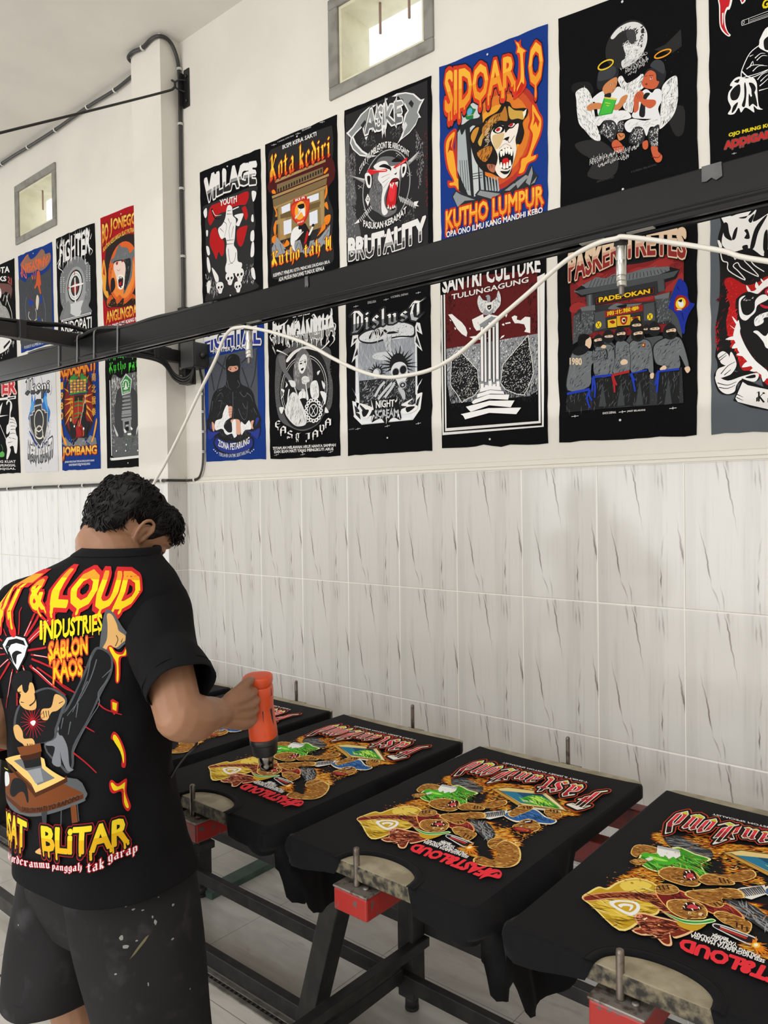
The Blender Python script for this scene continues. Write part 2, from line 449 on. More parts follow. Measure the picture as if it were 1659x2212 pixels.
hanger(0.845, 'steel hanger bolt holding the white cable before the blue panel')

# white power cable looped through the hangers
WC = [(3.3, 1.93), (2.75, 1.80), (2.348, 1.94), (2.268, 1.977), (2.163, 2.018), (2.08, 2.045), (2.06, 2.046), (2.016, 2.045), (1.941, 2.028), (1.837, 1.969), (1.75, 1.92), (1.657, 1.865), (1.572, 1.836), (1.483, 1.83), (1.42, 1.834), (1.339, 1.858), (1.235, 1.906), (1.126, 1.964), (0.987, 2.017), (0.881, 2.048), (0.845, 2.054), (0.795, 2.054), (0.743, 2.03), (0.698, 1.969), (0.616, 1.88), (0.508, 1.757), (0.409, 1.651), (0.335, 1.58), (0.22, 1.45), (0.15, 1.25), (.12, 1.0), (.10, 0.80)]
pts = spline([(x, -0.567-(.0145 if min(abs(x-2.058), abs(x-.845)) < .1 else .004), z) for x, z in WC], 6)
o = MB().tube(pts, 0.0052, 10).build('power_cable', M_WCABLE)
tag(o, 'white round power cable swagging between the hanger bolts under the black track', 'cable')

# side arm from the wall, tie rod, post and wall plates
AX = -0.226
arm = empty('support_arm', (AX, -0.06, 2.17)); tag(arm, 'black steel arm reaching out from the wall post beside the pillar', 'support arm')
at(arm, MB().box(AX-.02, AX+.02, -2.15, -0.055, 2.146, 2.200).build('arm_tube', M_BLK2, bevel=.003))
m = MB()
for dx, r, s in ((-.010, .007, 0), (.006, .006, 1.1)):
    m.tube(spline([(AX+dx, -2.0, 2.207), (AX+dx, -1.3, 2.209), (AX+dx, -.9, 2.208), (AX+dx, -.72, 2.212+.006*s), (AX+dx+.01, -.60, 2.226), (AX+dx+.012, -.5, 2.215), (AX+dx, -.40, 2.207), (AX+dx, -.2, 2.206), (AX+dx, -.11, 2.20)], 5), r, 8)
at(arm, m.build('arm_cable', M_CABLE))
m = MB()
for k, q in enumerate((0, .012, .024)):
    m.tube(spline([(AX+.026, -.55-q, 2.165), (AX+.027, -.40, 2.160-q), (AX+.027, -.27, 2.165-q), (AX+.028, -.17, 2.15-q), (AX+.03, -.115, 2.09-q), (AX+.06, -.085, 2.068-q), (AX+.095, -.07, 2.085-q), (AX+.11, -.062, 2.12)], 5), .0055, 7)
at(arm, m.build('cable_loop', M_CABLE))
for y in (-.78, -.32, -.20):
    at(arm, MB().box(AX-.0225, AX+.034, y-.014, y+.014, 2.1435, 2.215).build('tape_band', M_CABLE, bevel=.004))

post = empty('wall_post', (AX, -.03, 2.06)); tag(post, 'black square steel post bolted upright on the wall beside the pillar', 'post')
at(post, MB().box(AX-.022, AX+.030, -.054, -.012, 2.052, 2.40).box(AX-.03, AX+.036, -.012, 0, 2.052, 2.40).build('post_tube', M_BLK2, bevel=.003))
for z in (2.085, 2.122, 2.35): at(post, MB().lathe([(.010, 0), (.010, .006), (.006, .007), (.006, .012)], (AX+.004, -.054, z), 6, axis=(0, -1, 0)).build('bolt', M_STEEL))
jb = empty('junction_box', (-.13, -.05, 2.11)); tag(jb, 'dark grey plastic junction box fixed beside the black wall post', 'junction box')
at(jb, MB().box(-.178, -.088, -.082, 0, 2.112, 2.222).build('box_body', mat('dark_grey_plastic', (.045, .046, .046), rough=.45, var=.2, vscale=20), bevel=.008, seg=3))
at(jb, MB().box(-.180, -.086, -.090, -.083, 2.110, 2.224).build('box_lid', mat('dark_grey_plastic', (.05, .05, .05)), bevel=.004))
at(jb, MB().lathe([(.014, 0), (.014, .012), (.011, .013), (.011, .022)], (-.088, -.04, 2.165), 14, axis=(1, 0, 0)).build('cable_gland', M_CABLE))

up = empty('hook_bracket', (-.218, 0, 3.40)); tag(up, 'black angle iron plate with a hook ring high beside the pillar', 'bracket')
at(up, MB().box(-.236, -.196, -.006, 0, 3.318, 3.49).box(-.242, -.236, -.032, 0, 3.318, 3.475).build('angle_plate', M_BLK2, bevel=.002))
m = MB()
m.tube(spline([(-.216, -.006, 3.435), (-.222, -.03, 3.432), (-.232, -.05, 3.42), (-.238, -.05, 3.40), (-.232, -.03, 3.39), (-.22, -.006, 3.387)], 5), .004, 7)
at(up, m.build('hook_ring', M_BLK2))
for z in (3.455, 3.345): at(up, MB().lathe([(.008, 0), (.008, .006), (.003, .008)], (-.213, -.006, z), 6, axis=(0, -1, 0)).build('bolt', M_BLK2))
tr = MB(); tr.tube(spline([(-.262, -.05, 3.437), (-.242, -.052, 3.423), (-.236, -.052, 3.412), (-.235, -.06, 3.388), (-.235, -.12, 3.345), (-.232, -.5, 3.112), (AX-.004, -.833, 2.910), (AX, -1.4, 2.562), (AX, -2.0, 2.195)], 6), .0052, 8)
tag(tr.build('tie_rod', M_BLK2), 'thin black tie rod slanting from the high hook bracket over the pillar', 'tie rod')

# wall conduits with white clips
def clip(parent, p, nrm, along, r=.008):
    """one saddle clip at p"""
    p = Vector(p); nrm = Vector(nrm); al = Vector(along).normalized(); sd = nrm.cross(al)
    m = MB(); pts = [p+sd*((r+.001)*math.cos(a))+nrm*((r+.001)*math.sin(a)) for a in [PI*k/8 for k in range(9)]]
    pts = [pts[0]-nrm*r]+pts+[pts[-1]-nrm*r]
    for s in (-.003, .003): m.tube([q+al*s for q in pts], .0022, 5)
    at(parent, m.build('clip', M_CLIP))
c1 = empty('wall_cable', (-.5, -.05, 3.6)); tag(c1, 'thick black cable clipped along the ceiling edge, over the pillar and down its corner', 'cable')
P1 = [(-3.6, -.018, 3.615), (-2.12, -.018, 3.614), (-1.748, -.018, 3.606), (-1.413, -.018, 3.600), (-1.074, -.018, 3.605), (-.808, -.018, 3.598), (-.646, -.018, 3.607), (-.56, -.02, 3.61), (-.523, -.04, 3.60), (-.521, -.09, 3.600), (-.512, -.115, 3.608), (-.47, -.117, 3.616), (-.392, -.116, 3.606), (-.327, -.116, 3.616), (-.275, -.114, 3.612), (-.257, -.085, 3.612), (-.256, -.05, 3.595), (-.256, -.022, 3.54), (-.256, -.014, 3.47), (-.256, -.013, 3.393), (-.256, -.013, 3.183), (-.257, -.014, 2.971), (-.256, -.013, 2.633), (-.256, -.014, 2.463), (-.256, -.020, 2.3), (-.25, -.03, 2.22)]
at(c1, MB().tube(spline(P1, 6), .0085, 10).build('cable_sheath', M_GREYC))
for x, z in ((-2.10, 3.613), (-1.75, 3.606), (-1.42, 3.60), (-1.07, 3.605), (-.80, 3.598)): clip(c1, (x, -.018, z), (0, -1, 0), (1, 0, 0), .0095)
clip(c1, (-.392, -.116, 3.606), (0, -1, 0), (1, 0, .1), .0095)
for z in (3.50, 3.25, 2.955, 2.645): clip(c1, (-.256, -.013, z), (.7, -.7, 0), (0, 0, 1), .0095)
c2 = empty('dado_cable', (-.13, -.012, 1.8)); tag(c2, 'thin dark cable dropping from the junction box and running along the tile top', 'cable')
P2 = [(-.125, -.03, 2.12), (-.139, -.012, 2.09), (-.128, -.012, 2.044), (-.13, -.012, 1.899), (-.133, -.012, 1.711), (-.150, -.014, 1.640), (-.185, -.014, 1.616), (-.24, -.016, 1.612), (-.256, -.03, 1.612), (-.258, -.07, 1.612), (-.262, -.112, 1.612), (-.28, -.117, 1.612), (-.40, -.117, 1.611), (-.50, -.117, 1.611), (-.522, -.11, 1.611), (-.524, -.05, 1.611), (-.54, -.018, 1.611), (-.7, -.014, 1.612), (-1.2, -.014, 1.609), (-1.8, -.014, 1.612), (-2.3, -.014, 1.609), (-3.4, -.014, 1.61)]
s2 = spline(P2, 6)
at(c2, MB().tube(s2, .0048, 8).tube([Vector(p)+Vector((0, 0, .0085)) if i > 70 else Vector(p)+Vector((.004, 0, .004)) for i, p in enumerate(s2)], .0035, 7).build('cable_sheath', M_GREYC))
for z in (2.00, 1.92, 1.83, 1.74): clip(c2, (-.130, -.012, z), (0, -1, 0), (0, 0, 1), .006)
for x in (-.30, -.40): clip(c2, (x, -.117, 1.613), (0, -1, 0), (1, 0, 0), .007)
for x in (-.195,): clip(c2, (x, -.015, 1.615), (0, -1, 0), (1, 0, 0), .006)
for x in (-2.12, -1.78, -1.46, -1.2, -.93, -.72): clip(c2, (x, -.014, 1.613), (0, -1, 0), (1, 0, 0), .008)
# ================================================================ printing table
M_FRAME = mat('black_frame_paint', (0.016, 0.016, 0.0155), rough=0.5, spec=0.45, bump=.1, bscale=40, var=.3, vscale=20, var_col=(.03, .029, .026))
M_RED = mat('chipped_red_paint', (0.36, 0.018, 0.014), rough=0.38, spec=0.5, var=1, vscale=55, var_col=(.10, .085, .08), vmin=.60, vmax=.66)
M_DKRED = mat('dark_red_paint', (0.21, 0.012, 0.010), rough=0.45, spec=0.5, var=1, vscale=30, var_col=(.06, .012, .010), vmin=.5, vmax=.7)
M_PLATE = mat('scuffed_steel_plate', (0.27, 0.25, 0.23), rough=0.45, metal=0.55, var=1, vscale=60, var_col=(.12, .09, .07), vmin=.48, vmax=.62)
M_PIN = mat('dull_steel_pin', (0.21, 0.175, 0.15), rough=0.38, metal=0.75, var=.5, vscale=45)
M_WOOD = mat('waxed_board', (0.36, 0.315, 0.22), rough=0.5, spec=0.4, var=1, vscale=22, var_col=(.24, .20, .13), vmin=.42, vmax=.62)
M_EDGE = mat('inky_board_edge', (0.19, 0.16, 0.10), rough=0.6, var=1, vscale=70, var_col=(.014, .012, .010), vmin=.36, vmax=.60)
M_FOOT = mat('rubber_foot', (0.02, 0.02, 0.02), rough=.6)

PITCH, PW = 0.5475, 0.241
PCX = [1.7265+PITCH*(i-3) for i in range(5)]        # platen centres along the wall
ZT = 0.78
YB, YF = -0.213, -1.003
table = empty('printing_table', (0.9, -0.55, 0)); tag(table, 'long screen printing table with black frame, red bars and wooden platens along the tiled wall', 'printing table')
XA, XB = -1.2, 3.3
def leg(x, y):
    m = MB().box(x-.029, x+.029, y-.029, y+.029, .045, .70)
    o = at(table, m.build('leg', M_FRAME, bevel=.004))
    f = MB().lathe([(.020, .012), (.020, .046)], (x, y, 0), 16).lathe([(.016, 0), (.021, .003), (.021, .012)], (x, y, 0), 16)
    at(o, f.build('foot', M_FOOT)).parent = o
    f_ = [c for c in o.children][0]; f_.matrix_parent_inverse = Matrix.Identity(4)
    f_.parent = o; f_.matrix_parent_inverse = o.matrix_basis.inverted() @ Matrix.Identity(4)
    f_.matrix_parent_inverse = Matrix.Identity(4); f_.location = (0, 0, 0)
for x in (-.735, 0.292, 1.318, 2.345): leg(x, -.368)
def slant(x):
    a = Vector((x, -.60, 0)); b = Vector((x+.255, -.655, .70))
    m = MB().bar(a, b, .062, .062, up=(0, 1, 0)); at(table, m.build('slanted_leg', M_FRAME, bevel=.004))
for x in (-.93, .095+.0, 1.122, 2.148): slant(x)
def rail(a, b, w_, h_, name='rail', m_=None): at(table, MB().bar(a, b, w_, h_).build(name, m_ or M_FRAME, bevel=.003))
rail((XA, -.322, .240), (XB, -.322, .240), .034, .040)
rail((XA, -.409, .110), (XB, -.409, .110), .026, .046)
rail((XA, -.612, .027), (XB, -.612, .027), .030, .050, 'floor_rail')
for x in (.32, 1.346, 2.373):
    rail((x, -.335, .203), (x, -1.02, .214), .034, .028, 'cross_brace')
    rail((x-.03, -.425, .135), (x-.03, -1.02, .140), .036, .040, 'cross_brace')
rail((XA, -1.00, .165), (0.55, -1.00, .165), .034, .046)
# red bars under the platens
for y in (-.235, -.462): rail((XA, y, .690), (XB, y, .690), .048, .060, 'red_bar', M_DKRED)
def board(cx):
    r = .028; y0, y1 = YF, YB; pl = []
    for qx, qy, a0 in ((cx+PW-r, y1-r, 0), (cx-PW+r, y1-r, 90), (cx-PW+r, y0+r, 180), (cx+PW-r, y0+r, 270)):
        for k in range(5):
            a = math.radians(a0+k*22.5); pl.append((qx+r*math.cos(a), qy+r*math.sin(a)))
    m = MB().prism(pl, ZT-.030, ZT)
    nsd = len(pl)
    for i in range(len(m.f)):
        if len(m.f[i]) == 4: m.m[i] = 1
    return at(table, m.build('platen_board', [M_WOOD, M_EDGE], bevel=.002))
def pinset(cx, y, zb, front):
    """bracket block with steel plate, bolts and registration pin"""
    m = MB()
    if front:
        x0, x1 = cx-.082, cx+.006
        m.prism([(x0, y-.012), (x1, y-.012), (x1, y+.20), (x0, y+.20)], zb-.050, zb-.0045)
        blk = at(table, m.build('bracket_block', M_RED, bevel=.004))
        pl = MB().box(x0-.0015, x1+.0015, y-.0135, y+.042, zb-.0045, zb)
        px, py = (x0+x1)/2-.002, y+.012
    else:
        x0, x1 = cx-.03, cx+.03
        m.box(x0, x1, y-.012, y+.03, zb-.06, zb-.004)
        blk = at(table, m.build('bracket_block', M_DKRED, bevel=.003))
        pl = MB().box(x0-.002, x1+.002, y-.01, y+.032, zb-.004, zb)
        px, py = cx, y+.012
    def sub(o): o.parent = blk; return o
    sub(pl.build('steel_plate', M_PLATE, bevel=.0015))
    hgt = .078 if front else .082
    rr_ = .0066 if front else .0058
    sub(MB().lathe([(rr_*1.05, 0), (rr_, .002), (rr_, hgt-.006), (rr_*.9, hgt-.002), (rr_*.45, hgt)], (px, py, zb), 18).build('registration_pin', M_PIN))
    if front:
        for bx, by in ((x0+.014, y+.032), (x1-.016, y+.033), (x1-.022, y+.012)):
            sub(MB().lathe([(.0062, 0), (.0062, .004), (.0045, .0046)], (bx, by, zb), 6).build('bolt', M_PLATE))
for i, cx in enumerate(PCX):
    board(cx)
    pinset(cx, YF-.008, .738, True)
    pinset(cx+.012, -.197, .764, False)
# things on the floor below
gb = MB().box(-.034, .034, -.175, .175, 0, .026).build('green_board', mat('dull_green_paint', (.075, .135, .105), rough=.5, var=.3, vscale=14), bevel=.002)
gb.location = (.310, -.190, 0); gb.rotation_euler = (0, 0, .03)
tag(gb, 'green painted flat board lying on the floor under the table against the wall', 'board')
dr = empty('floor_drain', (0, -.653, 0)); tag(dr, 'long steel floor drain channel with black slots in the tiled floor', 'drain')
m = MB().box(-3, 3.2, -.648, -.632, 0, .004).box(-3, 3.2, -.677, -.661, 0, .004)
at(dr, m.build('drain_frame', mat('drain_steel', (.33, .32, .29), rough=.45, metal=.6, var=.4, vscale=25), bevel=.001))
m = MB().box(-3, 3.2, -.661, -.648, 0, .0012)
at(dr, m.build('drain_channel', mat('drain_dark', (.01, .01, .01), rough=.7)))
m = MB()
for i in range(250): m.box(-2.6+i*.0205, -2.6+i*.0205+.008, -.6605, -.6485, .001, .0028)
at(dr, m.build('drain_grate', mat('drain_grate', (.075, .075, .07), rough=.5)))
# ================================================================ printed artwork: flat ink shapes laid on cloth
GOTH = {}
def _minim(x): return [[(x-.2, 1.82), (x+.05, 1.62)], [(x, 1.75), (x, .3)], [(x-.06, .36), (x+.22, .2)]]
def _goth():
    m = _minim
    o_ = [[(.3, 1.6), (.3, .4)], [(.98, 1.6), (.98, .4)], [(.3, 1.65), (.75, 1.95), (.98, 1.62)], [(.3, .42), (.62, .1), (.98, .4)]]
    asc = lambda x: [[(x-.18, 2.75), (x, 2.95)], [(x, 2.85), (x, .3)], [(x-.06, .36), (x+.22, .2)]]
    G = GOTH
    G['i'] = m(.3)+[[(.22, 2.5), (.42, 2.34)]]; G['n'] = m(.3)+m(1.0)+[[(.3, 1.65), (.85, 1.92)]]
    G['m'] = m(.3)+m(.95)+m(1.6)+[[(.3, 1.65), (.8, 1.92)], [(.95, 1.65), (1.45, 1.92)]]
    G['u'] = m(.3)+m(1.0)+[[(.35, .25), (.95, .1)]]; G['r'] = m(.3)+[[(.32, 1.65), (.72, 1.95), (.92, 1.66)]]
    G['o'] = o_; G['a'] = m(.98)+[[(.3, .95), (.3, .4), (.6, .1), (.95, .35)], [(.32, 1.6), (.75, 1.95), (.98, 1.7)], [(.3, .98), (.95, 1.2)]]
    G['e'] = [[(.3, 1.6), (.3, .4), (.65, .1), (1.0, .42)], [(.3, 1.65), (.72, 1.95), (.98, 1.5), (.35, .98)]]
    G['d'] = o_+[[(.98, 1.6), (.25, 2.75)]]; G['t'] = [[(.5, 2.45), (.5, .4), (.85, .14)], [(.12, 1.8), (.9, 1.86)]]
    G['k'] = asc(.3)+[[(.35, 1.2), (.82, 1.85), (.9, 1.5), (.42, 1.05)], [(.5, 1.1), (1.0, .16)]]
    G['h'] = asc(.3)+[[(.35, 1.65), (.85, 1.92)], [(1.02, 1.65), (1.02, .35), (.78, -.5)]]
    G['l'] = asc(.3); G['b'] = asc(.3)+[[(.35, 1.65), (.75, 1.95), (.98, 1.6), (.98, .4), (.6, .1), (.3, .4)]]
    G['p'] = [[(.3, 1.9), (.3, -.85)], [(.3, 1.65), (.75, 1.95), (.98, 1.6), (.98, .4), (.6, .1), (.3, .4)]]
    G['g'] = o_+[[(.98, .5), (.98, -.4), (.55, -.8), (.2, -.45)]]
    G['s'] = [[(.92, 1.6), (.62, 1.95), (.3, 1.62), (.3, 1.3), (.92, .8), (.92, .45), (.55, .1), (.2, .42)]]
    G['f'] = [[(.85, 2.75), (.6, 2.95), (.42, 2.6), (.42, .2)], [(.1, 1.8), (.85, 1.86)]]
    G['c'] = [[(.95, 1.55), (.7, 1.95), (.3, 1.6), (.3, .4), (.65, .1), (.98, .42)]]
    G['K'] = [[(.15, 2.5), (.5, 2.95), (.55, 2.4), (.55, .15)], [(.2, .1), (.2, 1.2), (.5, 1.6)], [(.6, 1.4), (1.45, 2.8)], [(.7, 1.5), (1.5, .1)], [(1.3, 2.9), (1.6, 2.6)]]
    G['F'] = [[(.1, 2.3), (.4, 2.8), (1.7, 2.7)], [(.6, 2.8), (.6, .3), (.2, .0)], [(.6, 1.5), (1.3, 1.7)], [(1.0, 2.6), (1.0, 1.2)]]
    G['L'] = [[(.15, 2.4), (.55, 2.95), (.55, .4), (.2, .1)], [(.5, .25), (1.1, .1), (1.5, .5)], [(.95, 2.2), (.95, .8)]]
    G['U'] = [[(.1, 2.6), (.45, 2.9), (.45, .5), (.9, .1), (1.35, .5)], [(1.35, 2.9), (1.35, .3), (1.6, .1)], [(.9, 2.3), (.9, 1.0)]]
    G['D'] = [[(.05, 2.5), (.4, 2.85), (1.1, 2.8), (1.65, 2.2), (1.65, .8), (1.1, .15), (.25, .2)], [(.55, 2.7), (.55, .3)], [(1.05, 2.2), (1.05, .7)]]
    G['T'] = [[(.1, 2.2), (.5, 2.85), (1.2, 2.6), (1.7, 2.9)], [(.5, 2.5), (.25, 1.4), (.4, .5), (.95, .1), (1.5, .6)], [(1.05, 2.5), (1.05, .8)]]
    G['I'] = [[(.2, 2.5), (.6, 2.95), (.6, .2)], [(.1, .4), (.6, .1), (.9, .4)]]
    G['J'] = [[(.2, 2.6), (.9, 2.8)], [(.7, 2.8), (.7, .3), (.25, -.1)]]
    G['A'] = [[(.3, .15), (.3, 1.8), (.75, 2.75), (1.2, 1.9)], [(1.2, 2.4), (1.2, .15)], [(.3, 1.2), (1.2, 1.3)]]
    G['S'] = [[(1.2, 2.4), (.75, 2.9), (.25, 2.3), (.4, 1.8), (1.2, 1.2), (1.2, .6), (.7, .1), (.15, .6)]]
    G['E'] = [[(1.2, 2.4), (.8, 2.9), (.3, 2.2), (.3, .7), (.8, .1), (1.3, .6)], [(.3, 1.5), (1.1, 1.6)]]
    G['V'] = [[(.15, 2.6), (.45, 2.9), (.45, .8), (.85, .1), (1.3, .9), (1.3, 2.5), (1.0, 2.9)]]
    G['B'] = G['b']
_goth()
def clip_poly(P, axis, val, keep_hi):
    out = []; n = len(P)
    for i in range(n):
        a, b = P[i], P[(i+1) % n]
        ia = (a[axis] >= val) == keep_hi or a[axis] == val; ib = (b[axis] >= val) == keep_hi or b[axis] == val
        if ia: out.append(a)
        if ia != ib and b[axis] != a[axis]:
            t = (val-a[axis])/(b[axis]-a[axis]); out.append((a[0]+(b[0]-a[0])*t, a[1]+(b[1]-a[1])*t))
    return out
def hull(P):
    P = sorted(set(P)); 
    def half(Q):
        h = []
        for p in Q:
            while len(h) > 1 and (h[-1][0]-h[-2][0])*(p[1]-h[-2][1])-(h[-1][1]-h[-2][1])*(p[0]-h[-2][0]) <= 0: h.pop()
            h.append(p)
        return h
    a = half(P); b = half(P[::-1]); return a[:-1]+b[:-1]
_TX = {}
def glyph(body):
    """triangles and outline edges of a string in the built-in font"""
    if body in _TX: return _TX[body]
    c = bpy.data.curves.new('lettering', 'FONT'); c.body = body; c.resolution_u = 2
    o = bpy.data.objects.new('lettering', c); m = o.to_mesh()
    vs = [(v.co.x, v.co.y) for v in m.vertices]; ts = [tuple(p.vertices) for p in m.polygons]
    o.to_mesh_clear(); bpy.data.objects.remove(o); bpy.data.curves.remove(c)
    key = [(round(x, 4), round(y, 4)) for x, y in vs]; cnt = {}
    for t in ts:
        for i in range(len(t)):
            e = tuple(sorted((key[t[i]], key[t[(i+1) % len(t)]]))); cnt[e] = cnt.get(e, 0)+1
    _TX[body] = (vs, [[vs[i] for i in t] for t in ts], [e for e, n in cnt.items() if n == 1])
    return _TX[body]
def letters(body):
    """per-letter (triangles, edges) placed as in the running string"""
    if any(ord(ch) > 0x500 for ch in body): return [glyph(body)[1:]]
    out = []
    for i, ch in enumerate(body):
        if ch == ' ': continue
        v, t, e = glyph(ch); pv = glyph(body[:i+1])[0]
        d = max(p[0] for p in pv)-max(p[0] for p in v); f = lambda p: (p[0]+d, p[1])
        out.append(([[f(p) for p in q] for q in t], [(f(a), f(b)) for a, b in e]))
    return out
def grow(tris, edges, r):
    """the letter thickened by r all round"""
    P = list(tris)
    if r <= 0.001: return P
    for a, b in edges:
        h = hull([(q[0]+r*math.cos(k*PI/3), q[1]+r*math.sin(k*PI/3)) for q in (a, b) for k in range(6)])
        P.append(h)
    return P
def capsule(x, y, r, l, n=5):
    return [(x-r, y), (x-r*.8, y-l*.6)]+[(x-r*math.cos(PI*k/n), y-l-r*math.sin(PI*k/n)) for k in range(n+1)]+[(x+r*.8, y-l*.6), (x+r, y)]

def union(polys):
    """overlapping convex pieces -> one layer of triangles without overlaps"""
    V = []; F = []
    for q in polys:
        if len(q) < 3: continue
        A = sum(q[i-1][0]*q[i][1]-q[i][0]*q[i-1][1] for i in range(len(q)))
        if abs(A) < 1e-7: continue
        q = q if A > 0 else q[::-1]
        F.append(list(range(len(V), len(V)+len(q)))); V += [Vector(p) for p in q]
    if not F: return []
    v, e, f, ov, oe, of = delaunay_2d_cdt(V, [], F, 1, 1e-5)
    return [[(v[i].x, v[i].y) for i in t] for t, o in zip(f, of) if o]

class Ink:
    """collects flat coloured polygons; every shape lies a hair above the one before"""
    def __init__(s, bounds=None): s.items = []; s.b = bounds; s.k = 0
    def poly(s, col, pts, tris=None, newlayer=True):
        if newlayer: s.k += 1
        if tris is None:
            if len(pts) < 3: return
            tris = tessellate_polygon([[Vector((x, y, 0)) for x, y in pts]])
        for t in tris:
            P = [pts[i] for i in t]
            if s.b:
                for ax, v, hi in ((0, s.b[0], True), (0, s.b[1], False), (1, s.b[2], True), (1, s.b[3], False)):
                    if any((p[ax] < v) == hi for p in P): P = clip_poly(P, ax, v, hi)
                    if len(P) < 3: break
            if len(P) >= 3: s.items.append((col, P, s.k))
    def smooth(s, pts, n=4):
        N = len(pts); out = []
        for i in range(N):
            p0, p1, p2, p3 = pts[i-1], pts[i], pts[(i+1) % N], pts[(i+2) % N]
            for k in range(n):
                t = k/n
                out.append(tuple(.5*(2*p1[j]+(p2[j]-p0[j])*t+(2*p0[j]-5*p1[j]+4*p2[j]-p3[j])*t*t+(3*p1[j]-p0[j]-3*p2[j]+p3[j])*t**3) for j in (0, 1)))
        return out
    def line(s, col, w0, w1, pts):
        if len(pts) > 2: pts = [(p.x, p.y) for p in spline([(x, y, 0) for x, y in pts], 4)]
        n = len(pts); L = []; R = []
        for i in range(n):
            a = pts[max(i-1, 0)]; b = pts[min(i+1, n-1)]; dx, dy = b[0]-a[0], b[1]-a[1]; d = math.hypot(dx, dy) or 1
            w = (w0+(w1-w0)*i/(n-1))/2; L.append((pts[i][0]-dy/d*w, pts[i][1]+dx/d*w)); R.append((pts[i][0]+dy/d*w, pts[i][1]-dx/d*w))
        P = L+R
        s.poly(col, P, [(i, i+1, n+i+1) for i in range(n-1)]+[(i, n+i+1, n+i) for i in range(n-1)])
    def ell(s, col, x, y, a, b, n=28): s.poly(col, [(x+a*math.cos(2*PI*k/n), y+b*math.sin(2*PI*k/n)) for k in range(n)])
    def ring(s, col, x, y, a, b, w, n=36):
        P = [(x+a*math.cos(2*PI*k/n), y+b*math.sin(2*PI*k/n)) for k in range(n)]+[(x+(a-w)*math.cos(2*PI*k/n), y+(b-w)*math.sin(2*PI*k/n)) for k in range(n)]
        s.poly(col, P, [(k, (k+1) % n, n+(k+1) % n) for k in range(n)]+[(k, n+(k+1) % n, n+k) for k in range(n)])
    def strokes(s, col, n, l, w, ang, seed, P):
        R = random.Random(seed); xs = [p[0] for p in P]; ys = [p[1] for p in P]; s.k += 1; c = 0; tr = 0
        k0 = s.k
        while c < n and tr < n*12:
            tr += 1; x = R.uniform(min(xs), max(xs)); y = R.uniform(min(ys), max(ys)); ins = False; m = len(P)
            for i in range(m):
                (x0, y0), (x1, y1) = P[i], P[(i+1) % m]
                if (y0 > y) != (y1 > y) and x < (x1-x0)*(y-y0)/(y1-y0)+x0: ins = not ins
            if not ins: continue
            c += 1; a = ang+R.gauss(0, .35); q = R.uniform(.35, 1.1)*l/2; ww = R.uniform(.4, 1.1)*w/2; dx, dy = math.cos(a), math.sin(a)
            s.poly(col, [(x-dx*q, y-dy*q), (x-dy*ww, y+dx*ww), (x+dx*q, y+dy*q), (x+dy*ww*.6, y-dx*ww*.6)], [(0, 1, 2), (0, 2, 3)], False); s.k += .25
            if c % 12 == 0: s.k -= 3
        s.k = k0+3
    def text(s, kind, body, quad, cols, off, outs, drip, arch, rag):
        Q = [(quad[i], quad[i+1]) for i in (0, 2, 4, 6)]; R = random.Random(sum(map(ord, body))+len(body)*7)
        layers = [(c, off+e) for c, e in outs]+[(cols, off)]; geo = []
        if kind == 't':
            LT = letters(body); vs = [p for t, e in LT for q in t for p in q]
            if not vs: return
            x0 = min(v[0] for v in vs)-off*.7; x1 = max(v[0] for v in vs)+off*.7; y0 = min(v[1] for v in vs)-off*.7; y1 = max(v[1] for v in vs)+off*.7
            low = [v for v in vs if v[1] < y0+.12*(y1-y0)]
            dr = [(v[0], v[1]+.03, R.uniform(.03, .05), R.uniform(.06, .24)) for v in (R.choice(low) for _ in range(drip))]
            sp = []
            if rag >= 2:
                for _ in range(int(len(body)*3*(rag-1))):
                    v = R.choice(vs); up_ = 1 if v[1] > (y0+y1)/2 else -1; sp.append((v[0], v[1]-.04*up_, R.gauss(0, .10), up_*R.uniform(.14, .34)))
            rg = {}
            def rough(p):
                if not rag: return p
                q = (round(p[0]*7), round(p[1]*7))
                if q not in rg: rg[q] = (R.gauss(0, .014*min(rag, 2)), R.gauss(0, .022*min(rag, 2)))
                return (p[0]+rg[q][0], p[1]+rg[q][1])
            if rag: LT = [([[rough(p) for p in q] for q in t], [(rough(a), rough(b)) for a, b in e]) for t, e in LT]
            for c, o_ in layers:
                e = o_-off; P = []
                rr_ = off*.7 if o_ == off else off*.7+e*.75
                for t, ed in LT: P += grow(t, ed, rr_)
                for x, y, r, l in dr:
                    cp = capsule(x, y, r+e*.7, l+e*.3); P += [[cp[i] for i in t] for t in tessellate_polygon([[Vector((a, b, 0)) for a, b in cp]])]
                for x, y, dx, dy in sp: P.append([(x-.045-e, y), (x+.045+e, y), (x+dx*(1+e), y+dy*(1+e*2))])
                geo.append((c, P))
        else:
            st = []; x = 0
            for ch in body:
                if ch == ' ': x += .9; continue
                g = GOTH.get(ch) or GOTH.get(ch.lower()) or GOTH['o']; mx = max(p[0] for l in g for p in l)
                for l in g: st.append([(p[0]+x, p[1]) for p in l])
                x += mx+.42
            nx, ny = math.cos(.7)*.21, math.sin(.7)*.21
            allp = [p for l in st for p in l]; x0 = min(p[0] for p in allp)-nx; x1 = max(p[0] for p in allp)+nx; y0 = min(p[1] for p in allp)-ny; y1 = max(p[1] for p in allp)+ny
            low = [p for p in allp if p[1] < y0+.3*(y1-y0)]; dr = [(p[0], p[1], R.uniform(.07, .11), R.uniform(.3, 1.1)) for p in (R.choice(low) for _ in range(drip))]
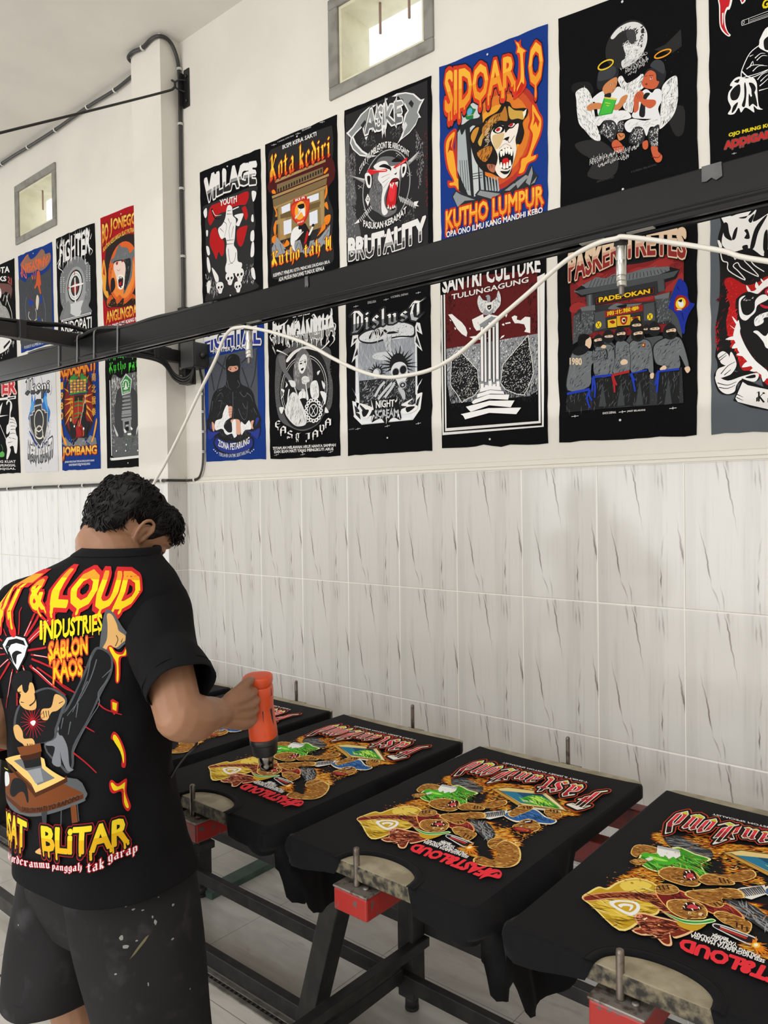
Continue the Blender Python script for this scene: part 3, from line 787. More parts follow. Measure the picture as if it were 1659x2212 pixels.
            for c, o_ in layers:
                e = max(0, (o_-off))*1.6; P = []
                d8 = [(e*math.cos(k*PI/4), e*math.sin(k*PI/4)) for k in range(8)] if e else [(0, 0)]
                for l in st:
                    for a, b in zip(l, l[1:]):
                        h = hull([(q[0]+sg*nx+dx, q[1]+sg*ny+dy) for q in (a, b) for sg in (-1, 1) for dx, dy in d8])
                        P += [[h[0], h[i], h[i+1]] for i in range(1, len(h)-1)]
                for x_, y_, r, l in dr:
                    cp = capsule(x_, y_, r+e*.5, l); P += [[cp[i] for i in t] for t in tessellate_polygon([[Vector((a, b, 0)) for a, b in cp]])]
                geo.append((c, P))
        W_, H_ = (x1-x0) or 1, (y1-y0) or 1
        def mp(p):
            u = (p[0]-x0)/W_; v = (p[1]-y0)/H_+arch*(1-(2*u-1)**2)*(1 if arch > 0 else 1)-(arch if arch < 0 else 0)*0
            return tuple((Q[0][j]*(1-u)+Q[1][j]*u)*(1-v)+(Q[3][j]*(1-u)+Q[2][j]*u)*v for j in (0, 1))
        for c, P in geo:
            P = union(P)
            bands = [(0, c)] if isinstance(c, str) else c
            if len(bands) == 1: s.k += 1; [s.poly(bands[0][1], [mp(p) for p in t], [tuple(range(len(t)))], False) for t in P]
            else:
                s.k += 1
                for i, (f, col) in enumerate(bands):
                    lo = y0+f*H_ if i else -99; hi = y0+bands[i+1][0]*H_ if i+1 < len(bands) else 99
                    for t in P:
                        q = t
                        if min(p[1] for p in q) < lo: q = clip_poly(q, 1, lo, True)
                        if len(q) > 2 and max(p[1] for p in q) > hi: q = clip_poly(q, 1, hi, False)
                        if len(q) > 2: s.poly(col, [mp(p) for p in q], [tuple(range(len(q)))], False)
    def run(s, ops):
        pr = lambda f: [(f[i], f[i+1]) for i in range(0, len(f), 2)]
        cl = lambda c: PAL[c] if isinstance(c, int) else [(a, cl(b)) for a, b in c]
        for o in ops:
            k, c = o[0], o[1]
            if k == 'p': s.poly(cl(c), pr(o[2]))
            elif k == 's': s.poly(cl(c), s.smooth(pr(o[2])))
            elif k == 'l': s.line(cl(c), o[2], o[3], pr(o[4]))
            elif k == 'e': s.ell(cl(c), *o[2:])
            elif k == 'r': s.ring(cl(c), *o[2:])
            elif k == 'n': s.strokes(cl(c), o[2], o[3], o[4], o[5], o[6], pr(o[7]))
            else: s.text(k, c, o[2], cl(o[3]), o[4], [(cl(a), b) for a, b in o[5]], *o[6:])
        return s
    def into(s, mb, mats, fn, eps=2.2e-5, maxlen=None):
        """append to MB mb (mats list extended with inks); fn(u, v, w) -> xyz"""
        idx = {}
        def sub(P, d=0):
            if maxlen and d < 14:
                L = [math.hypot(P[i][0]-P[(i+1) % 3][0], P[i][1]-P[(i+1) % 3][1]) for i in range(3)]; i = L.index(max(L))
                if L[i] > maxlen:
                    a, b, c = P[i], P[(i+1) % 3], P[(i+2) % 3]; m = ((a[0]+b[0])/2, (a[1]+b[1])/2)
                    return sub([a, m, c], d+1)+sub([m, b, c], d+1)
            return [P]
        for col, P, k in s.items:
            if col not in idx: idx[col] = len(mats); mats.append(ink(col))
            T = [P] if len(P) == 3 or not maxlen else [[P[0], P[i], P[i+1]] for i in range(1, len(P)-1)]
            for t in T:
                for q in sub(list(t)) if maxlen else [t]:
                    A = sum(q[i][0]*q[(i+1) % len(q)][1]-q[(i+1) % len(q)][0]*q[i][1] for i in range(len(q)))
                    if abs(A) < 1e-3: continue
                    if A < 0: q = q[::-1]
                    mb.add([fn(x, y, k*eps) for x, y in q], [tuple(range(len(q)))], idx[col], bool(maxlen))
# artwork tables: outlines traced panel by panel; points are half millimetres from the panel's lower left corner, colours index PAL
PAL = ['#2b2b2c','#b3191c','#e9e7e6','#151516','#8d8d8d','#29292a','#4a1618','#a98c5b','#7d6846','#232020','#8f784c','#6b5937','#dfe3ee','#1d1a1a','#b92f1e','#d8471f','#f0a73a','#e8821e','#c65a1c','#93979c','#4b4e52','#e2591d','#f0a527','#f6d63c','#8f1d16','#ee8a22','#a32917','#c4c4c4','#cfcfcf','#2a292b','#5a5a5c','#a8a8a8','#8a8a8a','#6a6a6c','#1c1c1e','#a9a9ab','#555','#c22026','#e0323a','#7f1418','#d8232a','#f6b9b4','#e9e9e9','#8c8f90','#d9d9d9','#6d7071','#9b9e9f','#3c3c3c','#9a9a9a','#b0352a','#c9522a','#db7a2c','#e7a033','#efbf3a','#e8852b','#c63522','#f0a732','#b02a20','#26282a','#a9b2b5','#c4cbcd','#c9cfd0','#1f7a45','#5ba7cf','#dcb13a','#2b2e31','#8d9498','#201c1b','#b5762f','#caa14a','#efe7cf','#c98b35','#c07a30','#b06a50','#1d1918','#e0b060','#f1e3c8','#efe6dc','#d8b987','#f4efe8','#b5201f','#8a7a70','#c9201d','#f7f3ea','#eb9a2d','#f3b53c','#1d1c28','#d23a22','#c5281c','#c5301f','#2a2a2b','#1b1b1c','#262627','#d9dadb','#3a3a3b','#8f9091','#f4f4f4','#2f2f30','#404041','#cfcfd0','#e8e8e8','#3d3d3e','#ffffff','#26262a','#3c3e43','#c98353','#5a2a1a','#f0e6df','#31211c','#8f3a2c','#a05a3a','#e4e5e8','#1f1f21','#2f9a35','#46b843','#e2c253','#e3d74a','#e6e6e8','#9a9aa0','#303033','#e6e6e6','#c7603f','#7a1d1c','#4a231a','#7a2b22','#8a3a28','#e6c22f','#e89a2b','#dcdcdc','#e0e0e0','#efefef','#c3212b','#e8cf1c','#4d4a20','#c8282c','#6b4a44','#50545c','#20327e','#34373d','#232325','#e0a58d','#3a2a26','#26201f','#5d6066','#e9e9ea','#8d8d92','#d8a189','#6a3b30','#2b3a8c','#c3c9de','#2f3c94','#27272c','#565657','#1c1c1d','#8a8a8b','#6d6d6e','#6c6c6d','#c9c9c9','#dedede','#bdbdbd','#e2e2e2','#e4e4e4','#dfe2e6','#9aa0a8','#e4e8ec','#5f656c','#2a2b2e','#26272a','#d5d8dc','#84888d','#c3c6ca','#202124','#d9dce0','#2b2c2f','#c9cdd2','#3c3e42','#cfd3d7','#1a1b1d','#d9dcdf','#17181a','#8c9094','#3a3c40','#c8cbcf','#b9bcc0','#85888c','#f0f0f0','#2e2f33','#161618','#b0b0b0','#5e1b1c','#3b0f10','#191114','#191416','#8d9094','#e2e4e6','#26282b','#17181b','#eceae8','#f1efee','#161719','#e9e6e2','#bfc4c2','#dfe0e2','#55585d','#9a9da2','#8c9095','#efeeed','#7e2425','#351010','#a33a38','#9b2f2e','#6a6e72','#4b4e51','#2f3133','#7a2a22','#f2c521','#8a8e92','#f0d024','#8f2422','#f2d021','#e0b82a','#d9a92a','#9b2420','#e9d79a','#1c2f96','#0e1a5c','#edc92a','#6f7377','#1d1e1f','#5c6063','#3e4144','#1d1e20','#dcbfa3','#83878b','#d9c3a4','#111','#1f3aa8','#a5262a','#8a2c2c','#c99a84','#dcc0a6','#0f0f10','#d9bd9f','#57121a','#b01d1f','#e02b2a','#c2243a','#c0504e','#6d4a46','#b04a48','#8d2422','#9a9a98','#c9c7c0','#d5d3cc','#6a6a68','#43464b','#2f3135','#6c7074','#1f3f96','#8f6a58','#d9663c','#c9562f','#d8cfbc','#c99a3a','#a9adb0','#b9c0d6','#77797b','#c9cbcc','#3a3b3d','#9a9c9e','#1c1d1f','#e2e2e1','#2d2e30','#b02a28','#8b8d8f','#7e8082','#4a4b4d','#2a2020','#d9622a','#e8863a','#3a2018','#a33d18','#e8a23a','#c03422','#6a6d70','#a9acae','#e9cfc4','#a81f22','#f2e6dc','#26161a','#fff','#1f1a1a','#c9541f','#2a1a14','#e28a2c','#f0c052','#8b1a1a','#c8383e','#efc9c4','#5fae57','#2f74c9','#5aa9e8','#2b3f9e','#3a4aa0','#26337f','#3a3b3f','#7b7d80','#d9dadc','#3c3d41','#e9e3d2','#2a2a2c','#55575a','#8b8d90','#e5e5e5','#3a3b3e','#4a55b0','#2c1e1e','#7e1f1f','#a52a24','#7a2f16','#e59a32','#23305c','#2f8a3d','#e2b04a','#c98a2e','#c9992f','#1c1c20','#d9a98a','#a01f22','#77797c','#c0c2c4','#8a2a16','#e8a840','#d5d9e6','#5d5f60','#e8e8e6','#d0d0ce','#b9bab8','#3d3f41','#8f9193','#2a2c2e','#a9abad','#3f7a3c','#c9cbca','#c8cccb','#eeeeec','#46c23c','#6e270b','#b3570f','#e08f22','#f6c648','#fdf0a8','#34363a','#8a8d90','#9a9da0','#f3cf7c','#a06a2c','#5a3213','#d9a857','#3a1d0a','#7d5a22','#e8cf8a','#c99b45','#f4e6b8','#d8d4c4','#1d4f72','#2a7a9c','#3fa535','#9be048','#d3f56a','#1c6f2a','#f2e6c9','#2d62a6','#143a6a','#5d92cf','#7c1f1a','#b8463a','#3a0f10','#f7f0d0','#1a0c08','#2a1408','#ececea','#55565a','#e8f0a0','#3f9a2a','#175214','#7fd84e','#f0f1f0','#b9bdc0','#49b52e','#a4ea5c','#e4e5e4','#2a0a0c','#c9414a','#fff8e6','#f9f0c8','#120a06','#1d0e08','#f3dc86','#c79f1f','#e3bf3a','#ecd05a','#7c5c0e','#f2de86','#e0a070','#7e2c14','#c9764a','#3f1208','#f4f4f2','#d0a828','#f0c090','#7c2a14','#d4805a','#350c06','#d98a6a','#35100a','#f6ead0','#f7d070','#cfa326','#f0a060','#7a1a18','#b8473a','#3a0a0a','#e8c9a8','#d9f0b0','#2f9a44','#241618','#b03028','#e8851c','#fff8dc','#d98a2a','#c9d23a','#e23a4a','#a3202e','#2a0d10','#e4e2dc','#d0481e','#100808','#efe6d6','#c3262c','#e8333f','#141416','#b3202a','#f0dede','#e6eef2','#17181c','#e8c81e','#efd61f','#e89a2a','#c6262a','#efc21f','#e8902a','#c6422a','#5a5d61','#d9ac6c','#2a1a10','#4a4d52','#5f6368','#787c82','#16171a','#a8202a','#74401f','#5a2e14','#2a150a','#4a2510','#e8bf72','#6a6d72','#8a8d92','#3a1c0c','#55585c','#d8c83a','#dfae1c','#efd02a','#a81f26','#121214','#e6ecf2']
ART = {
'village': [
('s',0,[35,902,166,908,502,903,740,902,787,864,737,777,734,689,751,572,699,446,724,314,719,126,775,45,519,36,152,51,43,64,90,183,64,390,70,591,63,727,66,827]),('s',1,[144,874,230,884,460,876,661,873,639,777,549,788,458,792,375,781,281,786,205,758,139,715,108,782]),('s',1,[159,670,224,674,254,601,326,532,324,434,291,408,250,457,216,398,175,467,129,544,130,610]),
('s',1,[514,585,634,594,643,567,590,458,550,435,511,483]),('s',1,[579,755,628,755,656,678,625,641,588,727]),('s',2,[44,859,89,881,93,813,65,800]),('s',2,[78,683,105,676,98,631,82,635]),('s',2,[74,543,112,527,126,464,93,464]),('s',2,[82,440,109,428,133,335,110,300,85,359]),('s',2,[710,860,767,838,751,786,722,774]),('s',2,[704,659,724,661,727,603,698,617]),('s',2,[691,524,730,527,728,446,684,456]),
('s',2,[698,427,727,427,725,326,681,323]),('s',2,[683,215,722,214,739,122,700,142]),('s',2,[80,219,130,222,116,138,78,132]),('s',2,[150,339,234,255,243,200,200,209]),('n',2,60,45.1,5.8,1.5,3,[51,326,210,193,239,88,131,68,68,154]),('n',2,40,38.6,5.8,1.2,4,[625,272,713,253,719,94,571,123]),
('s',2,[256,660,309,680,353,728,376,807,408,825,448,795,456,722,496,679,489,610,476,517,464,467,504,413,511,322,566,291,555,248,483,224,360,249,341,299,363,353,355,446,367,503,348,559,295,558,255,621]),('s',2,[476,717,577,710,597,690,555,633,534,612,495,635,526,672]),('l',0,5.8,2.6,[331,701,372,658,338,568]),('l',0,5.8,2.6,[434,669,402,612,410,525]),('l',0,5.8,2.6,[367,496,460,481]),
('l',0,5.8,2.6,[368,528,471,511]),('l',0,5.8,2.6,[387,452,404,344,445,310]),('l',0,5.8,2.6,[488,398,466,331,383,316]),('l',0,5.8,2.6,[386,779,437,772]),('l',0,5.8,2.6,[375,755,446,737]),('l',0,5.8,2.6,[394,711,414,667]),('l',0,5.8,2.6,[277,655,329,610]),('l',0,5.8,2.6,[464,629,431,540]),('l',3,19.3,5.1,[165,855,205,765,279,740]),('l',2,7.7,1.9,[175,839,217,782,301,767]),
('l',2,10.3,9,[458,773,539,775]),('s',2,[343,207,362,246,435,235,457,191,439,166,421,134,382,142,371,172]),('e',3,380,196,14,13),('e',3,426,192,14,12),('p',3,[397,171,408,171,403,182]),('l',1,3.9,1.3,[365,170,370,147]),('s',2,[473,213,492,256,571,244,593,197,575,170,556,135,513,143,502,176]),('e',3,512,201,15,13),('e',3,560,198,15,13),('p',3,[529,175,542,174,536,187]),
('l',1,3.9,1.3,[496,174,501,149]),('s',2,[209,154,226,190,295,180,315,140,299,117,282,87,245,94,235,122]),('e',3,244,144,13,12),('e',3,286,141,13,11),('p',3,[259,121,270,121,265,131]),('l',1,3.9,1.3,[230,120,234,99]),('s',2,[462,112,477,146,540,137,559,99,544,78,528,50,494,56,485,82]),('e',3,493,103,12,11),('e',3,532,100,12,11),('p',3,[507,81,517,81,512,91]),('l',1,3.9,1.3,[480,80,485,61]),
('t','VILLAGE',[68,920,769,906,774,1092,75,1133],[(0,0),(0.33,4),(0.47,2)],0.055,[(3,0.12),(2,0.08)],0,0.15,1),('t','YOUTH',[283,844,515,826,517,880,284,900],2,0.05,[],5,0,1),
],
'kediri': [
('s',5,[43,1093,176,1120,699,1098,770,1063,775,884,745,766,715,584,765,443,752,256,767,125,721,53,396,41,99,61,50,146,46,421,93,649,47,866]),('s',6,[69,894,417,927,748,867,725,645,96,750]),('p',7,[109,862,694,858,693,839,119,839]),('p',8,[138,820,665,808,664,751,137,753]),('p',9,[145,752,162,752,163,782,146,782]),('p',9,[177,753,194,753,195,783,178,783]),('p',9,[209,754,226,754,227,784,210,784]),
('p',9,[241,755,258,755,259,785,242,785]),('p',9,[273,756,290,756,290,786,274,786]),('p',9,[304,757,321,758,322,787,305,787]),('p',9,[336,759,352,759,353,788,336,788]),('p',9,[367,760,383,760,384,789,367,789]),('p',9,[398,761,414,761,415,790,398,790]),('p',9,[428,762,444,762,445,791,429,791]),('p',9,[459,763,475,763,475,792,459,792]),('p',9,[489,764,505,764,506,793,490,793]),
('p',9,[519,765,535,765,536,794,520,794]),('p',9,[549,766,565,766,565,795,550,795]),('p',9,[579,767,594,767,595,796,579,796]),('p',9,[608,768,624,768,624,797,609,797]),('p',9,[637,769,653,769,653,798,638,798]),('p',7,[75,742,727,740,727,721,80,721]),('p',8,[85,712,708,713,698,665,93,642]),('p',7,[98,647,698,658,679,619,103,626]),('p',10,[139,637,680,638,673,351,142,358]),
('p',7,[164,630,234,629,238,363,162,363]),('p',7,[630,632,671,631,669,352,637,347]),('p',11,[173,567,312,566,310,519,174,533]),('p',11,[503,562,633,554,632,516,507,516]),('p',12,[189,624,293,630,292,571,193,569]),('p',12,[486,626,616,623,615,572,503,575]),('p',12,[211,504,305,501,302,391,213,392]),('p',12,[509,496,599,499,600,395,510,394]),('p',7,[121,533,182,531,181,498,125,498]),
('p',7,[623,531,677,530,677,504,627,504]),('p',13,[357,428,462,429,517,344,459,285,353,283]),('s',14,[298,603,333,627,333,647,467,641,485,606,513,605,507,509,463,442,405,423,329,481,301,542]),('s',15,[312,599,495,597,493,519,453,457,405,439,339,492]),('e',16,408,541,64,72),('s',2,[389,579,447,571,464,494,445,486,417,526,358,487,349,503,388,526]),('s',3,[380,588,447,584,451,550,399,557]),
('l',3,3.9,2.6,[466,598,349,483]),('t','IKS PI',[352,625,457,620,458,640,352,645],2,0.04,[],0,0,0),('t','KERA SAKTI',[372,444,444,443,444,455,372,456],2,0.04,[],0,0,0),('s',17,[94,656,123,594,112,569,137,563,128,619]),('s',17,[76,783,102,789,127,752,86,760]),('s',17,[688,616,703,664,710,598,678,555]),('s',17,[677,523,704,529,717,468,686,496]),('s',17,[675,421,738,425,728,370,683,362]),
('s',17,[89,479,126,532,113,405]),('s',17,[673,761,710,789,723,772,691,750]),('s',17,[618,320,665,379,682,336,590,294]),('s',17,[66,382,108,413,207,316,247,347,276,300,156,300]),('n',17,30,39.3,5.9,1.2,5,[67,430,238,390,236,309,65,348]),('n',18,30,39.3,5.9,1.2,6,[592,371,737,387,726,294,608,290]),('p',19,[65,321,107,366,167,332,235,249,154,233,73,237]),('p',19,[107,386,133,394,235,276,176,282]),
('p',19,[235,242,344,311,402,311,429,239,419,208,323,223,204,222]),('p',19,[419,215,497,276,562,274,532,190,457,181]),('p',19,[533,242,589,268,626,279,736,349,726,275,680,234,624,195,588,217]),('p',19,[626,247,699,281,734,247,679,209]),('l',20,6.6,2,[106,339,134,251]),('l',20,6.6,2,[167,332,205,236]),('l',20,6.6,2,[383,296,333,234]),('l',20,6.6,2,[402,285,410,224]),
('l',20,6.6,2,[533,255,495,198]),('l',20,6.6,2,[681,285,644,243]),('l',20,6.6,2,[718,315,681,273]),('l',20,6.6,2,[589,255,607,219]),('s',2,[297,369,327,415,386,421,423,372,365,347,334,287,343,232,295,296]),('s',2,[335,340,442,368,422,353,354,316]),('s',3,[442,381,489,350,516,318,495,224,468,283]),('s',1,[480,359,498,335,468,270,449,274]),('s',2,[498,329,546,389,555,374,516,324]),
('e',3,405,407,21,16),('e',3,550,389,13,12),('g','Kota kediri',[57,856,747,854,751,1043,63,1080],[(0,21),(0.18,22),(0.4,23)],0.02,[(24,0.07)],0,0,0),('g','Kutho tah U',[60,137,749,129,752,269,64,294],[(0,25),(0.3,23)],0.02,[(26,0.08)],0,0,0),('t','IKSPI KERA SAKTI',[215,1078,603,1065,604,1098,216,1112],2,0.03,[],0,0,1),
('t','7 WARNA, KOTA TAHU',[159,1147,350,1142,350,1154,159,1159],27,0.02,[],0,0,0),('t','BELAKANG',[446,1149,545,1145,545,1158,446,1162],27,0.02,[],0,0,0),('t','KEEMPAT PENJURU KITA MENCARI SAUDARA BILA',[79,71,725,52,726,83,80,109],2,0.03,[],0,0,1),('t','ADA MUSUH PANTANG TUNDUK KEPALA',[144,31,666,19,667,48,145,65],2,0.03,[],0,0,1),('l',28,3.3,3.3,[84,1152,144,1143]),
('l',28,3.3,3.3,[114,1157,114,1138]),('l',28,3.3,3.3,[369,1151,427,1142]),('l',28,3.3,3.3,[398,1156,398,1138]),('l',28,3.3,3.3,[641,1152,695,1143]),('l',28,3.3,3.3,[669,1157,668,1139]),
],
'casker': [
('p',29,[12,1159,778,1141,765,-20,-2,69]),('s',30,[9,1020,49,974,46,808,113,523,66,469,131,320,142,185,6,216,6,686]),('n',27,160,25.4,3.8,1.3,11,[1,888,110,855,97,195,6,216]),('n',4,120,31.8,3.8,1.4,12,[47,874,110,822,92,396,56,405]),('n',27,140,25.4,3.8,1.3,13,[667,840,736,726,740,540,691,400,678,558]),('n',4,70,19.1,3.8,1.3,14,[561,278,650,318,648,193,559,177]),
('n',1,60,16.5,3.8,0.6,15,[745,815,772,807,766,257,751,254]),('n',4,60,25.4,3.8,0.9,16,[166,943,288,930,321,823,182,879]),('n',4,60,25.4,3.8,0.9,17,[441,914,605,917,587,835,473,821]),('r',31,396,521,225,262,8.3),('l',27,3.8,1.3,[588,391,632,356]),('l',27,3.8,1.3,[591,365,630,382]),('l',27,3.8,1.3,[485,280,531,246]),('l',27,3.8,1.3,[488,254,528,272]),('l',27,3.8,1.3,[326,288,373,253]),
('l',27,3.8,1.3,[329,261,370,279]),('l',27,3.8,1.3,[183,416,232,380]),('l',27,3.8,1.3,[186,389,229,407]),('l',27,3.8,1.3,[129,607,178,570]),('l',27,3.8,1.3,[132,580,175,597]),('l',27,3.8,1.3,[190,765,239,727]),('l',27,3.8,1.3,[193,738,236,754]),('l',27,3.8,1.3,[336,813,383,776]),('l',27,3.8,1.3,[339,786,380,802]),('l',27,3.8,1.3,[494,734,539,697]),('l',27,3.8,1.3,[497,707,536,723]),
('l',27,3.8,1.3,[591,568,636,533]),('l',27,3.8,1.3,[594,542,633,558]),('p',32,[600,643,704,687,679,645,595,610]),('p',27,[600,643,704,687,632,631]),('p',32,[57,698,195,636,199,599]),('p',27,[57,698,195,636,186,625]),('l',27,8.9,6.4,[519,424,534,379]),('l',27,8.9,6.4,[535,414,550,369]),('l',27,8.9,6.4,[551,404,567,359]),('l',27,8.9,6.4,[567,394,583,349]),('l',27,8.9,6.4,[583,384,598,340]),
('l',27,8.9,6.4,[599,375,614,330]),('l',27,8.9,6.4,[615,365,630,320]),('l',27,8.9,6.4,[631,355,646,310]),('l',27,8.9,6.4,[646,345,662,301]),('p',2,[651,349,690,344,674,324,693,306,650,321]),('l',27,8.3,5.7,[141,363,158,333]),('l',27,8.3,5.7,[154,371,172,341]),('l',27,8.3,5.7,[168,379,185,349]),('l',27,8.3,5.7,[181,387,198,356]),('l',27,8.3,5.7,[195,395,212,364]),('l',27,8.3,5.7,[208,402,225,372]),
('l',27,8.3,5.7,[222,410,238,380]),('l',27,8.3,5.7,[235,418,252,387]),('l',27,8.3,5.7,[248,426,265,395]),('p',2,[86,331,132,359,140,331,109,332]),('s',33,[283,672,336,741,413,734,487,702,543,654,583,617,582,567,542,547,523,445,498,389,488,321,396,306,320,358,269,397,236,477,246,540,273,571]),('n',34,150,31.8,4.4,1.2,18,[248,618,360,618,380,349,278,401]),
('n',35,80,28.6,3.2,1.2,19,[248,618,351,621,363,353,278,401]),('s',2,[284,698,344,716,404,702,436,660,486,646,535,638,526,596,525,552,517,529,459,558,426,529,382,451,389,385,414,340,379,323,355,362,357,458,367,533,325,596,335,645]),('s',3,[335,683,386,688,445,651,436,635,386,662]),('s',3,[454,687,503,697,544,660,486,671]),('s',2,[200,664,248,663,265,613,255,557,220,573]),
('s',3,[222,645,252,636,247,579,230,590]),('s',2,[543,629,588,628,583,573,550,545]),('s',3,[555,613,575,613,571,583,554,569]),('s',3,[436,635,486,633,501,590,485,583,460,609]),('s',2,[448,618,469,644,502,603,477,591]),('l',36,3.2,1.3,[359,599,435,603]),('l',36,3.2,1.3,[367,558,435,578]),('l',36,3.2,1.3,[375,518,426,555]),
('s',3,[434,540,468,562,517,545,520,497,506,418,480,342,430,349,398,389,399,447,421,505]),('s',37,[434,540,500,521,499,464,481,361,439,359,402,395,412,456,429,503]),('s',38,[450,522,488,512,473,414,432,412,425,485]),('s',39,[455,540,509,538,501,553,459,555]),('p',2,[435,533,450,531,443,499]),('p',2,[450,521,465,520,458,490]),('p',2,[460,532,475,531,469,511]),('p',2,[497,528,512,527,505,488]),
('p',2,[485,529,499,527,493,504]),('p',2,[409,364,427,359,419,393]),('p',2,[430,352,448,348,439,372]),('p',2,[453,353,471,348,463,379]),('p',2,[470,355,488,350,479,374]),('s',40,[232,694,318,663,403,648,406,627,326,644,257,648]),('s',40,[478,642,543,654,592,671,588,647,510,632,477,629]),('p',41,[266,677,402,643,402,633]),('p',41,[494,637,584,654,568,647]),('p',2,[226,519,249,474,226,427,201,480]),
('t','Q',[215,463,238,464,238,493,215,492],3,0.03,[],0,0,0),('p',42,[23,1022,87,1048,169,1113,249,1138,335,1133,275,1117,261,1076,247,1009,236,934,218,907,193,961,185,1016,122,990,95,973,121,918,182,846,251,793,320,765,251,773,154,815,84,883,58,938,67,975]),
('p',42,[466,1137,512,1143,592,1124,664,1089,725,1025,756,1023,725,988,700,947,723,905,700,910,676,869,619,831,546,810,463,767,513,795,547,835,572,878,556,908,582,974,606,991,559,1076,528,1119]),('p',43,[46,1015,96,1038,178,1104,249,1129,262,1108,243,1062,234,1013,223,938,206,963,190,1028,122,1003,77,978,111,908,173,836,225,797,155,825,93,887,71,933,81,970]),
('p',43,[511,1134,592,1115,656,1083,710,1024,733,1013,709,993,689,951,704,921,676,881,619,840,555,817,580,869,572,909,594,964,618,987,575,1070]),('p',29,[615,1038,639,1054,662,1022,646,996]),('p',29,[168,1035,212,1059,221,1037,185,1003]),('p',44,[556,895,589,922,604,892,571,853]),('t','ASKE',[210,942,557,933,559,1076,214,1118],[(0,45),(0.5,46)],0.05,[(3,0.13),(42,0.085)],0,0,2),
('p',42,[366,970,386,1117,399,1119,408,956,403,868,391,949,373,871]),('p',43,[375,967,390,1103,400,959,392,962]),('t','STAY HUMBLE',[147,679,337,786,338,837,148,725],2,0.04,[(3,0.09)],0,0.6,0),('t','DONT BE ARROGANT',[338,799,616,664,617,707,338,847],2,0.04,[(3,0.09)],0,0.8,0),('t','PASUKAN KERAMAT',[179,291,585,290,586,337,180,342],2,0.04,[(3,0.09)],0,-1.1,0),
('p',2,[133,220,248,193,419,185,648,215,652,199,427,164,248,177,133,203]),('t','BRUTALITY',[26,70,748,64,750,224,29,237],[(0,47),(0.3,48),(0.45,2)],0.035,[(3,0.08),(2,0.055)],0,-0.12,0),
],
'sidoarjo': [
('e',49,437,571,317,340),('e',50,437,571,287,306),('e',51,437,571,250,265),('e',52,437,571,194,204),('e',53,437,571,130,136),('s',54,[40,616,49,681,117,727,137,700,107,622,122,570,137,465,144,410,193,409,192,369,215,303,143,316,119,350,78,361,70,397,111,392,63,487]),
('s',55,[36,617,50,694,121,732,141,699,115,620,126,569,141,464,152,407,201,410,200,367,219,295,143,310,119,343,69,357,62,406,103,394,55,489]),('s',56,[50,613,62,677,112,711,124,697,100,624,114,566,129,468,140,397,189,397,184,368,199,307,147,322,123,355,82,367,78,385,115,388,71,484]),('p',57,[65,588,82,657,108,682,94,626,106,589,82,603]),
('s',55,[702,717,750,633,776,575,762,487,705,387,739,377,725,344,676,334,646,286,589,283,604,329,612,390,655,402,692,509,671,560,690,616]),('s',56,[705,691,742,623,764,573,751,497,690,385,725,375,715,353,665,343,640,300,604,298,618,332,626,380,669,392,706,499,686,555,702,606]),('p',55,[711,646,752,570,741,537,728,578,707,560,718,600]),
('p',58,[137,700,166,777,175,827,310,827,340,719,345,522,358,355,448,297,462,216,238,244,151,314]),('p',59,[147,697,175,721,206,724,247,255,223,268,141,451]),('p',60,[245,698,285,711,304,404,309,245,270,242]),('p',59,[305,502,329,495,349,260,325,260]),('l',58,3.9,3.9,[162,511,175,307]),('l',58,3.9,3.9,[180,506,193,303]),('l',58,3.9,3.9,[198,501,210,298]),('l',58,3.9,3.9,[215,496,228,293]),
('l',58,3.9,3.9,[233,490,245,288]),('p',59,[358,349,367,340,379,252,365,249]),('p',59,[379,343,388,334,401,246,387,243]),('p',59,[400,337,409,328,422,240,408,237]),('p',59,[422,331,431,322,443,234,429,232]),('p',59,[443,325,452,316,464,229,450,226]),('l',58,4.5,4.5,[241,395,335,382]),('l',58,4.5,4.5,[240,379,335,365]),('l',58,4.5,4.5,[240,363,334,349]),
('s',58,[159,820,200,852,295,859,326,822,339,687,230,716,177,674]),('s',61,[171,822,208,843,287,848,314,826,321,745,246,751,178,740]),('s',62,[195,814,216,840,244,850,271,815,294,800,274,774,270,749,222,758,207,790]),('e',63,245,801,21,24),('l',64,3.9,2.6,[223,781,274,774]),('l',58,9,3.2,[333,793,347,652]),('p',65,[93,289,127,327,159,299,294,229,386,166,293,177,141,196,129,233]),
('p',65,[278,253,310,277,402,246,507,204,401,181,301,214]),('p',65,[477,225,552,256,654,284,697,327,707,287,741,240,695,178,580,184,492,196]),('p',66,[105,286,130,313,167,283,278,220,198,235,141,209]),('p',66,[294,249,318,269,394,238,470,208,401,194]),('p',66,[500,219,566,245,603,241,537,209]),('p',66,[581,248,653,274,675,259,595,206]),('p',66,[653,227,697,315,703,270,681,201]),
('p',66,[688,205,731,243,716,210]),('s',67,[251,577,241,653,285,692,340,694,378,720,455,733,500,775,544,759,573,712,666,680,669,635,636,602,646,536,620,476,584,474,553,332,531,300,493,298,449,323,404,355,335,395,282,476]),('s',68,[363,686,424,717,484,716,514,744,528,651,469,670,408,658,377,610,346,600,339,655]),('s',69,[537,737,580,697,644,668,644,619,601,639,557,647,539,679]),
('p',70,[637,665,666,677,658,645,644,625]),('s',71,[277,675,316,675,284,607,268,592,252,636]),('s',69,[307,586,346,633,330,553]),('s',72,[298,517,391,534,414,501,359,440]),('s',73,[374,422,435,398,427,355,389,379]),('n',74,60,38.6,6.4,1,21,[348,717,477,706,438,623,361,550]),('n',75,50,32.2,5.2,0.8,22,[363,712,484,697,408,632,346,587]),('n',76,40,32.2,3.9,0.3,23,[362,647,393,650,391,540,360,531]),
